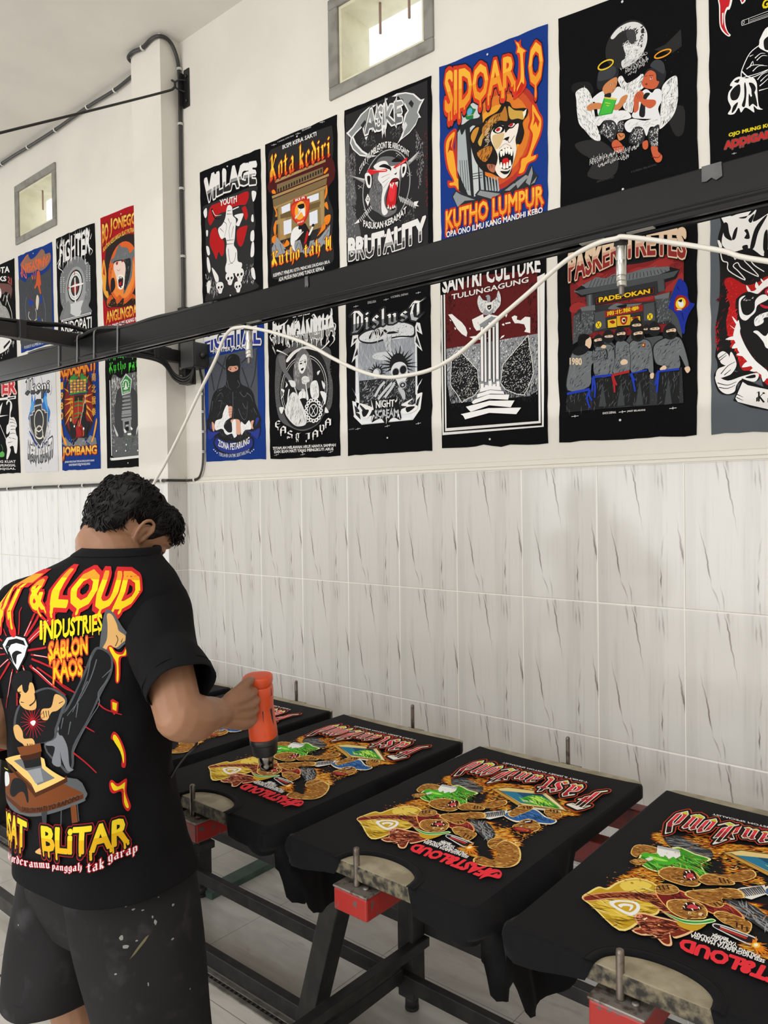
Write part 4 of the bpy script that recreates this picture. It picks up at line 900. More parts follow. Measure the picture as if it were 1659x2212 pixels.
('n',74,60,38.6,5.8,1.3,24,[299,569,437,526,419,370,336,427]),('s',77,[408,613,438,635,498,629,512,579,535,591,579,602,608,605,600,558,585,512,591,447,568,378,538,317,501,296,464,319,434,372,450,413,451,464,407,562]),('s',78,[415,585,468,587,505,575,474,508,436,501]),('s',3,[419,622,461,641,505,620,498,591,453,592]),('s',79,[438,619,468,629,490,615,475,594,449,600]),('e',80,460,615,16,11),
('s',3,[527,613,564,626,593,616,571,592,542,595]),('s',79,[535,613,564,620,582,611,560,599]),('e',80,555,613,15,10),('l',3,4.5,2.6,[497,540,526,537,541,507,578,539]),('s',3,[504,544,541,545,526,524]),('l',81,3.2,1.9,[466,492,511,510,555,477]),('s',3,[466,472,511,484,555,471,569,435,561,367,524,346,479,366,465,415]),('s',82,[488,415,525,416,535,381,502,366]),
('s',83,[471,471,481,475,491,465,486,440,480,436,475,444]),('s',83,[490,478,500,483,509,472,505,443,499,437,493,446]),('s',83,[510,478,520,483,529,472,525,448,519,443,513,452]),('s',83,[529,475,539,480,548,469,544,440,538,434,532,444]),('s',83,[547,460,556,465,566,455,562,425,556,420,550,429]),('s',83,[470,375,475,402,484,399,489,369,479,368]),('s',83,[492,362,498,389,507,387,511,356,502,355]),
('s',83,[514,359,520,389,529,386,533,353,524,352]),('s',83,[535,365,541,396,549,393,554,360,545,359]),('s',3,[472,349,524,334,546,340,531,319,501,321]),('t','SIDOAR',[48,850,589,857,592,1045,53,1139],[(0,84),(0.5,85)],0.05,[(86,0.15),(87,0.11)],14,-0.05,0),('t','O',[682,793,779,795,783,1057,685,1059],[(0,84),(0.5,85)],0.05,[(86,0.1),(87,0.07)],3,0,0),
('s',87,[586,1129,614,1105,632,1114,635,1072,677,1024,663,1017,655,896,668,829,639,789,573,762,589,826,604,883,613,974,606,1027,592,1045,600,1080]),('s',85,[596,1112,618,1091,625,1070,663,1030,645,1018,651,891,647,830,610,793,600,822,626,875,627,988,621,1034,603,1044,610,1075]),('p',88,[588,782,611,824,633,854,650,829,632,792]),
('t','KUTHO LUMPUR',[44,78,777,63,778,180,46,207],[(0,84),(0.5,85)],0.045,[(89,0.11)],18,0,0),('t','OPA ONO ILMU KANG MANDHI KEBO',[47,26,769,10,770,47,48,67],2,0.04,[],0,0,0),
],
'angels': [
('p',90,[576,759,641,764,723,813,727,720,674,702]),('s',91,[93,747,195,721,216,645,98,692]),('s',92,[647,400,734,395,733,260,685,261]),('s',0,[106,393,247,370,354,255,359,161,288,130,178,182,212,256,134,332]),('e',5,418,851,122,128),('s',93,[329,927,372,961,440,966,497,937,535,880,537,815,506,757,464,733,401,727,391,766,418,781,403,847,434,870,465,848,476,869,424,909,435,930,382,931,345,911]),
('n',94,60,23.1,13.1,0.6,31,[372,981,527,907,526,779,434,835]),('n',95,60,20.1,9.1,0.8,32,[403,868,527,848,495,731,412,743]),('n',96,60,20.1,8,0.8,33,[403,857,506,827,490,748,412,753]),('e',97,514,888,10,14),('s',98,[424,924,466,913,476,859,450,839,424,889]),('n',99,12,3,3,0,34,[275,985,733,809,722,587,649,566]),
('s',100,[112,693,166,700,205,644,221,566,231,500,242,444,258,398,258,362,213,386,164,454,130,502,117,575,114,644]),('n',101,130,35.2,3.5,1.9,35,[112,693,166,700,205,644,221,566,231,500,242,444,258,398,258,362,213,386,164,454,130,502,117,575,114,644]),('n',102,60,30.2,3.5,1.9,85,[112,693,166,700,205,644,221,566,231,500,242,444,258,398,258,362,213,386,164,454,130,502,117,575,114,644]),
('s',100,[697,572,654,569,619,537,614,466,608,384,602,317,647,337,686,377,704,444,704,516]),('n',101,130,35.2,3.5,1.2,36,[697,572,654,569,619,537,614,466,608,384,602,317,647,337,686,377,704,444,704,516]),('n',102,60,30.2,3.5,1.2,86,[697,572,654,569,619,537,614,466,608,384,602,317,647,337,686,377,704,444,704,516]),
('s',100,[369,668,393,684,422,633,474,639,515,649,524,581,473,550,457,485,446,458,399,505,405,579]),('n',101,130,35.2,3.5,1.2,37,[369,668,393,684,422,633,474,639,515,649,524,581,473,550,457,485,446,458,399,505,405,579]),('n',102,60,30.2,3.5,1.2,87,[369,668,393,684,422,633,474,639,515,649,524,581,473,550,457,485,446,458,399,505,405,579]),
('s',103,[244,672,251,742,295,767,359,742,375,711,364,680,326,683,294,664,272,646]),('s',104,[250,721,262,763,338,761,359,727,337,695,261,702]),('s',105,[277,650,294,674,337,689,364,685,364,649,347,619,315,605,285,626]),('l',106,3,1.5,[318,661,337,659]),('e',107,329,659,6,4),('e',108,330,659,3,4),('l',109,3,1.5,[336,623,350,624]),('l',110,2.5,1,[348,660,358,638,347,637]),
('s',111,[193,596,227,626,277,639,293,613,336,608,369,632,416,590,429,565,389,534,368,516,367,475,259,501,243,558,227,595]),('s',112,[290,614,326,612,325,586,293,598]),('s',105,[179,580,205,592,260,578,287,548,265,540,226,553,193,554]),('s',105,[368,536,389,564,421,568,423,547,389,508,367,500,341,512,341,535]),('p',113,[288,602,363,566,335,491,248,505]),('p',114,[293,593,355,562,329,497,259,510]),
('p',115,[290,601,363,567,357,560,286,595]),('l',116,3.5,2.5,[293,567,325,551]),('l',116,3.5,2.5,[301,549,317,541]),('s',117,[220,493,248,505,335,481,367,495,420,477,446,438,430,429,377,436,361,416,345,436,292,469,258,449,242,455]),('n',118,40,30.2,3,0.4,41,[226,512,367,470,441,445,356,433,248,458]),('s',119,[252,405,281,458,324,459,356,428,361,375,333,328,301,363,269,394]),
('s',119,[367,429,399,429,403,382,387,367,361,380]),('n',120,90,13.1,5.5,1.5,42,[258,408,286,451,356,433,334,338]),('n',120,20,13.1,5,1.5,43,[369,428,401,423,398,368,366,378]),('s',121,[333,328,360,334,397,287,397,262,360,263,333,302]),('s',105,[366,368,403,356,405,330,376,324,366,343]),('l',122,4.5,3,[333,297,365,292,397,287]),('l',122,4.5,3,[371,362,387,341,403,351]),
('s',103,[514,605,530,658,571,663,630,636,644,601,624,550,589,533,575,583,555,649]),('s',104,[556,679,581,699,615,685,635,649,630,607,585,648]),('s',121,[509,607,530,644,555,654,585,628,590,587,605,572,589,548,564,547,534,563,514,580]),('e',107,561,607,7,5),('e',108,562,608,4,4),('l',123,3.5,2,[550,626,575,620]),('l',123,3,1.5,[525,631,540,630]),('s',124,[524,589,540,588,537,579]),
('s',111,[472,505,504,549,534,558,564,527,584,540,614,524,619,469,598,427,613,363,573,381,523,398,461,423,451,447,472,470]),('s',112,[524,537,554,526,529,495,523,413,492,428,503,494]),('s',121,[462,533,478,558,504,559,519,538,519,509,579,483,584,456,553,445,518,474,493,503,487,460,462,453,462,503]),('l',125,2.5,1.5,[475,549,488,519]),('l',125,2.5,1.5,[486,550,498,516]),
('l',125,2.5,1.5,[496,551,506,518]),('s',117,[409,410,451,422,523,388,583,383,613,358,597,329,553,343,532,300,512,351,471,370,440,350,414,373]),('n',118,40,30.2,3,0.3,44,[419,407,523,388,608,365,573,337,445,368]),('s',119,[440,340,466,371,512,351,522,294,501,265,449,281,431,302]),('s',119,[547,325,573,337,603,337,597,260,597,221,562,231,542,277]),
('n',120,70,13.1,5.5,1.5,45,[439,299,461,368,517,345,501,270]),('n',120,70,13.1,5.5,1.5,46,[547,320,597,329,597,226,562,236]),('s',121,[511,272,537,274,541,238,526,227,511,242]),('s',121,[557,233,592,222,596,196,618,165,611,138,586,140,566,181]),('l',122,4.5,3,[561,177,596,162,611,177]),('r',126,299,780,49,27,8.5),('r',127,626,716,48,21,8),
('t','سراج صوب سات',[399,735,541,734,541,768,399,770],128,0.02,[],0,0,0),('t','بكل ذكر جان مالاملام',[385,707,546,702,546,737,386,743],128,0.02,[],0,0,0),('t','ملائكة سلاة مرافق',[414,686,525,683,526,712,415,717],128,0.02,[],0,0,0),('t','سلاة دبيا',[430,666,479,667,479,690,430,688],128,0.02,[],0,0,0),
('t','منچاري علمو ايتو سوساه جافي ليبيه سوساه',[195,235,490,238,491,283,196,287],129,0.02,[],0,0,0),('t','دسوسكا اناراك دتناعلمو',[245,202,430,206,431,242,245,241],129,0.02,[],0,0,0),('t','SANTRI HISTORY',[238,123,345,122,345,135,239,137],94,0.02,[],0,0,0),('t','8 SCREEN, BELAKANG',[443,119,586,120,586,133,443,132],94,0.02,[],0,0,0),
],
'addigang': [
('s',130,[54,875,55,827,56,746,64,707,83,675,102,655,111,660,98,681,87,721,85,766,95,794,107,793,118,823,115,849]),('s',131,[59,873,61,824,61,744,70,708,91,672,104,662,91,688,81,724,80,776,91,807,103,810,109,835,109,851]),('p',130,[70,788,77,789,74,739,70,724]),('s',130,[156,831,184,819,182,800,167,794,161,809]),('s',131,[163,828,178,821,176,806,167,803]),
('t','GURU',[261,723,392,729,392,774,262,770],132,0.06,[],4,0,0),('l',130,2,2,[166,685,166,708,196,708,311,706]),('l',130,2,2,[166,685,199,683,311,679]),('r',130,174,698,5,9,1.6),('l',130,2,2,[199,706,199,683]),('l',130,1.6,1.6,[203,697,311,694]),('l',130,1.6,1.6,[203,689,311,686]),('s',130,[253,587,286,628,346,588,338,476,253,533,248,566]),('s',3,[271,572,296,577,296,516,275,520,268,546]),
('l',130,4.7,4.7,[250,553,202,529,165,461,161,423]),('l',130,5.5,3.6,[164,453,209,405,295,416]),('l',130,3.9,2.4,[172,419,238,414,310,418]),('l',130,5.5,1.2,[187,456,216,465,267,446]),('l',130,5.5,1.2,[216,434,245,450,285,435]),('l',130,5.5,1.2,[202,459,216,484,220,460]),('l',130,5.5,1.2,[227,496,253,509,275,501]),('l',130,5.5,1.2,[235,481,260,495,285,485]),
('l',130,5.5,1.2,[238,383,260,402,292,406]),('l',130,5.5,1.2,[252,370,274,385,295,393]),('l',130,5.5,1.2,[248,348,274,362,295,377]),('l',130,5.5,1.2,[245,326,295,323]),('l',130,5.5,1.2,[202,514,220,516]),('s',130,[106,403,127,427,153,430,186,409,216,403,234,369,237,321,244,248,262,226,237,235,219,257,222,224,200,247,178,263,159,245,148,273,126,249,95,259,111,286,96,331,100,369,119,390]),
('s',3,[107,359,126,384,153,390,156,349,141,319,115,324]),('s',3,[175,382,181,388,186,339,178,271,163,280,175,319]),('s',3,[197,382,219,370,230,339,212,314,208,347]),('s',3,[197,327,208,307,223,326,237,250,215,270,197,264]),('s',3,[114,257,122,290,145,302,133,270]),('s',3,[127,415,153,418,145,401]),('t','OJO MUNG KOSONG',[98,134,389,118,389,142,98,159],132,0.05,[(133,0.12)],0,0,0),
('t','ADDIGANG',[77,81,347,71,347,109,77,121],134,0.06,[(135,0.13)],6,0,0),('l',28,2,2,[113,47,136,46]),('l',28,2,2,[124,52,124,41]),
],
'fightal': [
('p',136,[55,942,728,934,727,401,577,355,199,385,51,440]),('n',137,140,17.9,9.6,0.7,51,[55,942,727,929,723,773,497,777,463,900,330,894,288,772,50,769]),('l',138,15.6,15.6,[55,930,83,852,137,636]),('l',138,15.6,15.6,[311,920,239,778,177,644]),('l',138,15.6,15.6,[164,903,299,807]),('l',138,15.6,15.6,[525,797,612,616]),('l',138,15.6,15.6,[727,923,695,724,638,608]),
('l',138,15.6,15.6,[628,884,517,834]),('s',139,[305,861,330,906,379,926,435,922,490,891,507,823,495,718,521,650,620,609,673,551,698,467,757,352,755,305,646,232,572,160,386,165,194,214,146,272,18,362,50,416,105,578,167,639,275,658,315,720]),('s',140,[337,802,357,824,413,820,465,816,473,786,440,775,393,772,351,789]),('l',141,6,2.4,[347,813,394,810]),('l',141,6,2.4,[423,807,469,807]),
('e',142,370,798,11,5),('e',142,446,795,11,5),('l',143,7.2,2.4,[185,582,235,608,263,568]),('l',143,7.2,2.4,[193,539,242,534,221,487]),('l',143,7.2,2.4,[491,587,546,541,601,570]),('l',143,7.2,2.4,[526,489,570,438,599,494]),('l',143,7.2,2.4,[114,546,91,455]),('l',143,7.2,2.4,[325,707,342,645,379,617]),('l',143,7.2,2.4,[466,691,493,647,455,627]),('l',143,7.2,2.4,[349,891,388,910]),
('l',143,7.2,2.4,[583,572,637,537,662,488]),('l',143,7.2,2.4,[469,447,522,359,568,355,598,459]),('l',143,7.2,2.4,[295,680,323,641]),('l',143,7.2,2.4,[206,629,255,636]),('l',143,7.2,2.4,[670,435,713,373]),('l',143,7.2,2.4,[220,444,179,399]),('l',143,7.2,2.4,[398,597,396,189]),('n',143,60,35.9,3.6,1.5,52,[157,634,656,582,695,374,101,424]),
('n',143,50,35.9,3.6,1.5,53,[196,275,628,233,554,167,271,197]),('s',144,[146,285,149,364,238,382,259,429,309,491,337,471,336,422,363,384,295,353,265,307,293,256,235,291]),('n',145,40,35.9,3,0.6,54,[147,291,228,383,308,479,354,385,275,306]),('s',146,[337,477,385,472,384,430,373,377,344,391,336,434]),('l',147,3,1.8,[341,452,384,452]),('l',147,3,1.8,[341,428,384,428]),
('l',147,3,1.8,[340,404,383,404]),('s',146,[362,354,420,361,485,344,501,277,491,225,435,234,390,310]),('s',144,[265,295,321,254,379,256,381,334,429,355,435,246,444,216,406,200,378,238,311,231,273,257]),('s',144,[503,331,557,303,613,334,638,262,556,256,509,217,501,254]),('n',145,20,35.9,3,1.4,55,[503,325,613,328,638,262,519,229]),('s',146,[99,362,138,328,126,274,102,300]),
('s',146,[635,321,672,329,657,290,665,260,643,267]),('s',139,[28,361,79,376,97,319,106,275,215,274,175,233,95,220,35,249,16,300]),('s',139,[685,346,739,347,755,305,753,213,699,170,655,208,593,247,665,236,701,275]),('s',148,[36,299,96,270,205,265,145,242,84,202,44,223]),('s',148,[593,247,665,236,745,260,735,202,708,169,646,214]),('s',148,[68,358,97,307,77,302]),
('s',148,[703,344,739,347,729,319,693,281]),('s',139,[124,206,194,220,385,153,572,172,646,197,661,114,569,66,383,51,210,84,122,144]),('s',148,[144,199,194,208,385,135,572,160,636,180,648,120,561,78,383,63,220,96,138,156]),('t','ZONA PETARUNG',[182,141,612,140,614,199,184,202],2,0.04,[],0,-0.75,0),('t','TERLAHIR UNTUK BERTARUNG',[189,55,606,61,607,91,190,86],149,0.02,[],0,-0.9,0),
('e',2,119,112,8,5),('e',2,141,97,8,5),('e',2,165,80,8,5),('e',2,619,58,7,5),('e',2,642,71,7,5),('e',2,665,83,7,5),('t','FIGHTAL',[11,985,777,956,782,1140,17,1177],[(0,150),(0.52,2)],0.05,[(151,0.13),(2,0.085)],0,0.12,0),('t','FIGHTER JALANAN',[131,953,665,932,666,975,133,1002],2,0.03,[],0,0.1,0),
],
'ladies': [
('s',152,[108,850,239,902,385,955,542,932,626,871,709,824,724,756,706,670,736,547,716,383,631,319,561,252,404,214,251,256,132,322,88,440,73,588,86,745]),('s',153,[219,842,329,864,419,870,574,818,649,736,688,612,685,464,640,348,544,253,368,229,234,289,153,421,128,550,160,705]),('n',91,120,13.5,9.8,0.7,61,[79,854,726,810,724,370,605,291,151,327]),
('n',154,80,12.3,6.1,0.7,62,[79,854,220,867,161,358,87,427]),('n',154,80,12.3,6.1,0.7,63,[642,821,725,774,724,382,666,376]),('r',28,411,546,266,270,6.1),('r',28,411,546,245,252,3.7),('s',155,[126,842,201,832,217,729,261,668,296,620,242,633,188,695,143,764]),('s',2,[218,804,293,857,401,879,507,876,592,840,574,824,454,859,338,845,236,783]),
('n',4,70,36.8,4.3,0.9,64,[285,920,385,943,559,917,609,862,454,884]),('s',156,[308,743,338,826,401,867,454,847,496,787,520,692,518,608,482,551,375,537,314,581,298,670]),('n',157,70,49.1,3.7,1.5,65,[308,743,383,845,368,588,314,593]),('n',157,50,49.1,3.7,1.5,66,[453,823,504,755,518,602,466,638]),('s',100,[372,784,418,821,453,804,460,761,442,708,405,670,370,692,358,737]),
('l',3,5.5,2.5,[376,768,417,772]),('l',3,5.5,2.5,[430,774,452,768]),('l',3,3.7,1.8,[438,764,440,714]),('e',3,389,751,14,6),('e',3,437,758,12,6),('s',3,[388,708,420,714,415,699,397,692]),('l',4,3.1,1.8,[416,754,411,730]),('s',100,[366,526,429,532,436,470,400,455,356,478]),('l',3,3.7,1.8,[402,516,396,468]),('s',3,[365,464,445,463,443,371,389,363]),('s',28,[394,548,420,545,428,526,393,523]),
('s',100,[500,585,561,597,585,534,579,462,515,462,490,513]),('n',3,30,55.2,3.7,1.5,67,[500,585,569,584,579,468,515,468]),('s',158,[396,634,431,648,475,631,483,599,447,579,471,466,445,463,438,574,403,590]),('n',3,26,16,3.7,0.5,68,[396,634,483,624,465,577,403,590]),('l',159,16,9.8,[242,633,305,582,365,452,423,311]),('l',159,16,9.8,[296,620,322,574]),('s',129,[251,632,314,618,323,580,277,579]),
('s',158,[267,524,339,510,425,367,440,273,369,254,297,272,207,354,200,417]),('n',90,110,73.6,3.7,1.35,69,[258,525,339,510,441,285,315,264,208,366]),('l',2,13.5,8.6,[249,563,229,465,245,376,217,347]),('l',2,13.5,8.6,[294,533,256,444,244,351]),('s',120,[178,652,232,602,204,580,214,617]),('s',120,[148,574,194,556,146,492,184,526]),('s',120,[125,424,181,419,152,371]),
('s',120,[620,590,653,556,644,521,628,547]),('s',120,[601,508,668,483,650,401,634,439]),('s',120,[658,382,690,338,648,341]),('s',120,[605,670,579,637,571,662]),('e',3,525,367,94,91),('e',160,607,360,20,16),('e',3,607,360,8,7),('e',160,600,329,20,16),('e',3,600,329,8,7),('e',160,582,304,20,16),('e',3,582,304,8,7),('e',160,555,289,21,16),('e',3,555,289,8,7),('e',160,523,285,21,16),
('e',3,523,285,8,7),('e',160,492,294,21,16),('e',3,492,294,8,7),('e',160,466,314,21,16),('e',3,466,314,8,7),('e',160,448,342,21,16),('e',3,448,342,8,7),('e',160,443,374,21,16),('e',3,443,374,8,7),('e',160,450,405,21,16),('e',3,450,405,8,7),('e',160,468,430,21,16),('e',3,468,430,8,7),('e',160,496,446,21,16),('e',3,496,446,8,7),('e',160,527,449,21,16),('e',3,527,449,8,7),('e',160,558,440,21,16),
('e',3,558,440,8,7),('e',160,584,419,20,16),('e',3,584,419,8,7),('e',160,601,391,20,16),('e',3,601,391,8,7),('r',160,525,367,50,50,7.4),('l',160,5.5,5.5,[500,403,550,325]),('l',160,5.5,5.5,[552,398,498,330]),('t','STAMGANESHA',[63,965,769,922,773,1092,66,1098],[(0,4),(0.35,42)],0.04,[(3,0.1),(161,0.06)],0,-0.1,3),('l',130,20.9,1.2,[95,1099,72,1122,116,1172]),
('l',130,18.4,1.2,[132,1081,216,1099,254,1124]),('l',130,24.5,1.2,[681,1048,740,1086,725,1159]),('l',130,22.1,1.2,[580,1065,547,1112,521,1104]),('l',130,18.4,1.2,[614,1065,689,1058,707,1085]),('l',130,16,1.2,[770,957,779,997,747,1020]),('l',130,17.2,1.2,[54,979,31,1020,65,1041]),('l',130,14.7,1.2,[62,927,98,864,53,947]),('l',130,14.7,1.2,[109,895,183,866,247,832]),
('l',130,14.7,1.2,[711,883,643,839,583,826]),('l',130,14.7,1.2,[745,925,768,886,710,841]),('l',130,13.5,1.2,[249,944,267,898,230,915]),('l',130,13.5,1.2,[335,1086,353,1095,353,1114]),('l',130,13.5,1.2,[459,1066,477,1081,494,1094]),('l',130,13.5,1.2,[528,1067,546,1082,529,1103]),('l',130,11,1.2,[185,960,186,922,180,933]),('l',130,11,1.2,[242,954,243,914,237,916]),
('l',130,11,1.2,[299,948,300,906,293,899]),('l',130,11,1.2,[355,942,355,898,349,883]),('l',130,11,1.2,[410,937,410,890,404,866]),('l',130,11,1.2,[464,931,465,882,458,867]),('l',130,11,1.2,[518,926,519,875,513,868]),('l',130,11,1.2,[571,920,572,867,566,869]),('l',130,11,1.2,[624,915,625,860,619,870]),('g','E',[76,260,147,258,149,321,77,323],2,0.02,[(3,0.1)],2,0,0),
('g','A',[136,211,207,209,208,272,137,274],2,0.02,[(3,0.1)],2,0,0),('g','S',[214,168,284,167,285,229,216,231],2,0.02,[(3,0.1)],2,0,0),('g','T',[312,143,380,142,382,204,314,205],2,0.02,[(3,0.1)],2,0,0),('g','J',[426,136,492,135,494,196,427,197],2,0.02,[(3,0.1)],2,0,0),('g','A',[509,155,575,154,576,214,511,216],2,0.02,[(3,0.1)],2,0,0),
('g','V',[579,190,643,189,645,249,580,250],2,0.02,[(3,0.1)],2,0,0),('g','A',[652,236,715,234,717,294,653,296],2,0.02,[(3,0.1)],2,0,0),('t','LADIES',[309,1127,504,1122,504,1150,309,1156],2,0.03,[],0,0,0),('t','TETAPLAH MELAWAN ARUS HANYA SAMPAH',[41,83,763,71,764,94,41,108],2,0.05,[],0,0,1),('t','DAN IKAN MATI YANG MENGIKUTI ARUS',[59,53,738,43,738,66,60,79],2,0.05,[],0,0,1),
('l',28,3.1,3.1,[59,37,116,43]),('l',28,3.1,3.1,[88,49,87,31]),('l',28,3.1,3.1,[372,25,426,31]),('l',28,3.1,3.1,[399,37,399,20]),('l',28,3.1,3.1,[683,29,733,35]),('l',28,3.1,3.1,[709,40,708,24]),('l',28,3.1,3.1,[699,1182,748,1182]),('l',28,3.1,3.1,[724,1190,724,1174]),
],
'dislust': [
('p',162,[96,891,673,862,670,287,628,221,145,223,63,291,85,338]),('p',163,[116,833,657,796,652,346,123,384]),('n',164,150,94.9,3,1.57,71,[120,827,657,796,653,577,118,551]),('n',165,120,94.9,2.4,1.57,72,[120,827,657,796,653,577,118,551]),('p',144,[67,896,48,812,116,852,54,694,122,747,117,698,138,891]),('p',144,[673,897,702,886,722,803,668,840,720,689,652,750,647,843]),
('p',144,[51,506,100,442,125,464,123,384,53,409,71,290,145,223,154,259,122,335,98,356,83,462]),('p',144,[717,501,665,443,646,393,704,405,715,403,695,291,628,221,614,257,652,312,661,403]),('p',166,[79,869,70,834,117,870]),('p',166,[80,734,115,797,118,747]),('p',166,[680,878,697,824,676,850]),('p',166,[668,805,703,714,660,761]),('p',166,[67,476,95,436,99,399]),
('p',166,[73,376,122,335,137,260,88,301]),('p',166,[706,473,676,431,684,458]),('p',166,[697,382,674,310,644,289,667,357]),('p',167,[127,550,656,531,652,335,510,289,195,280,131,359]),('n',168,240,35.6,5.3,0.8,73,[131,543,652,520,645,336,465,305,147,333]),('n',169,160,29.7,4.7,2.2,74,[131,543,652,520,645,336,465,305,147,333]),('l',3,30.8,30.8,[279,418,328,479,376,516]),
('l',170,22.5,21.3,[279,418,328,479,376,516]),('l',3,30.8,30.8,[310,397,374,450,445,502]),('l',170,22.5,21.3,[310,397,374,450,445,502]),('l',3,30.8,30.8,[373,403,437,462,468,500]),('l',170,22.5,21.3,[373,403,437,462,468,500]),('s',171,[125,887,192,914,305,920,415,938,537,924,640,890,661,841,646,797,520,816,381,813,254,807,149,835]),
('s',172,[137,873,199,900,304,908,415,927,537,916,633,880,650,843,631,811,520,825,381,825,255,819,157,843]),('n',173,90,17.8,4.7,0.5,75,[137,873,304,908,536,913,647,866,631,811,381,825,206,826]),('p',174,[366,827,451,838,435,781,442,721,410,696,372,713,388,758]),('n',175,30,71.2,3.6,1.55,76,[374,826,448,839,434,722,379,712]),('s',176,[261,716,309,733,411,726,472,700,456,672,363,672,284,692]),
('n',175,40,15.4,3.6,0.6,77,[269,715,472,705,456,672,292,691]),('p',177,[453,595,444,610,374,582]),('p',177,[445,608,441,624,339,612]),('p',177,[441,622,443,637,313,652]),('p',177,[442,636,449,650,367,673]),('p',177,[448,648,459,660,366,710]),('p',177,[458,659,473,667,383,748]),('p',177,[471,666,489,670,445,730]),('p',177,[487,670,507,670,479,752]),('p',177,[505,671,524,667,526,764]),
('p',177,[522,667,541,660,560,719]),('p',177,[539,661,555,650,606,713]),('p',177,[553,651,565,638,654,694]),('p',177,[564,640,572,625,641,649]),('p',177,[572,626,575,611,673,619]),('p',177,[575,613,572,598,694,581]),('p',177,[573,599,566,586,644,561]),('p',177,[567,587,555,576,642,525]),('p',177,[277,581,270,593,233,576]),('p',177,[271,591,269,604,213,601]),('p',177,[269,602,274,614,205,631]),
('p',177,[273,612,284,621,244,642]),('p',177,[282,620,297,624,263,663]),('p',177,[294,624,311,623,296,676]),('p',177,[308,623,324,618,329,652]),('p',177,[322,619,335,610,364,644]),('p',177,[334,612,342,600,396,624]),('p',177,[341,602,343,589,386,595]),('p',177,[343,591,339,579,395,568]),('p',177,[340,581,330,572,389,540]),('s',177,[433,663,472,700,533,697,577,645,583,609,439,603]),
('s',178,[439,597,471,635,531,639,576,610,590,550,566,495,543,456,513,459,484,516,446,555]),('e',179,481,572,29,27),('e',179,549,581,30,29),('r',180,481,572,33,31,5.3),('r',180,549,581,34,33,5.3),('e',181,543,474,36,27),('r',182,543,474,33,25,5.9),('e',182,543,474,10,8),('s',178,[266,594,291,616,322,600,321,558,281,550]),('s',183,[542,380,527,405,498,461,558,431,564,372]),
('p',144,[145,247,629,239,625,224,145,229]),('s',2,[127,384,237,349,253,324,220,278,187,268,114,311,97,319,196,322]),('s',2,[526,335,638,371,586,335,674,316,644,278,555,268,525,300,578,318]),('s',3,[155,326,221,326,195,286,163,283]),('s',3,[571,313,652,312,585,277]),('s',3,[254,396,342,382,404,394,482,398,504,360,510,313,524,229,448,253,385,211,331,257,243,233,261,311]),
('t','NIGHT',[289,333,465,329,466,382,290,387],2,0.04,[],0,0,1),('t','SCREAM',[276,261,502,255,503,311,277,318],183,0.05,[],0,0,3),('l',2,15.4,1.2,[261,323,254,360,246,397]),('l',2,15.4,1.2,[473,363,489,374,489,391]),('l',2,13,1.2,[268,286,251,251,243,230]),('l',2,13,1.2,[502,272,509,248,520,230]),('l',2,9.5,1.2,[386,258,390,234,385,211]),
('g','Dislus',[46,905,596,921,598,1024,50,1084],[(0,184),(0.4,185)],0.02,[(186,0.16),(187,0.1)],0,0,0),('g','T',[607,896,749,918,751,1049,610,1051],[(0,183),(0.4,185)],0.02,[(186,0.12),(187,0.07)],0,0,0),('l',3,15.4,15.4,[231,841,280,894,303,866,320,900,343,854,383,884,413,862,513,855]),
('l',2,5.3,4.7,[227,854,247,839,280,900,295,850,320,900,327,845,310,805,343,854,367,886,382,860,413,867,444,875,513,852]),('l',2,3.6,3,[352,901,468,897]),('t','DISLUSIA',[226,1101,308,1098,308,1116,227,1119],188,0.02,[],0,0,0),('t','4 SCREEN, DEPAN',[445,1100,603,1096,604,1113,445,1117],188,0.02,[],0,0,0),('t','NAKED',[19,192,74,194,74,203,19,200],32,0.02,[],0,0,0),('l',28,3,3,[84,1104,134,1104]),
('l',28,3,3,[109,1113,109,1096]),('l',28,3,3,[379,1102,426,1102]),('l',28,3,3,[402,1110,402,1093]),('l',28,3,3,[673,1096,716,1096]),('l',28,3,3,[695,1104,695,1088]),('l',28,3,3,[86,192,136,197]),('l',28,3,3,[111,203,111,186]),('l',28,3,3,[374,192,421,197]),('l',28,3,3,[398,203,397,186]),('l',28,3,3,[657,189,701,194]),('l',28,3,3,[679,200,679,184]),
],
'santri': [
('p',189,[43,1041,276,1120,740,1061,738,672,461,673,327,674,48,674]),('n',190,120,23.9,7.2,1.5,81,[43,1048,740,1055,738,678,49,683]),('n',191,60,29.9,8.4,1.5,82,[661,991,739,987,738,678,684,709]),('n',191,60,29.9,8.4,1.5,83,[43,1041,127,1032,83,678,45,684]),('n',192,60,23.9,8.4,0.4,84,[202,1092,740,1061,687,997,201,1030]),('p',193,[48,674,327,674,461,673,738,672,734,323,678,294,77,303,52,431]),
('n',194,260,20.3,7.2,1.2,85,[52,673,327,668,316,403,55,368]),('n',194,260,20.3,7.2,1.2,86,[468,672,738,667,733,300,478,385]),('n',195,260,20.3,7.2,1.2,87,[52,673,327,668,315,342,54,318]),('n',195,260,20.3,7.2,1.2,88,[468,672,738,667,733,300,477,326]),('n',196,160,41.9,8.4,1.4,89,[48,394,323,366,263,249,76,266]),('n',196,160,41.9,8.4,1.4,90,[478,361,734,369,717,255,518,298]),
('p',197,[8,1043,20,1041,18,113,760,105,755,1024,791,1034,772,96,6,95]),('p',197,[31,1043,43,1041,40,140,738,134,739,1021,755,1024,752,120,29,120]),('p',198,[67,902,98,900,139,863,176,832,205,796,219,757,212,731,175,755,138,794,108,843]),('p',198,[257,837,272,841,316,852,344,859,357,760,292,758,271,786,261,818]),('p',198,[234,727,285,726,328,707,328,695,270,707]),
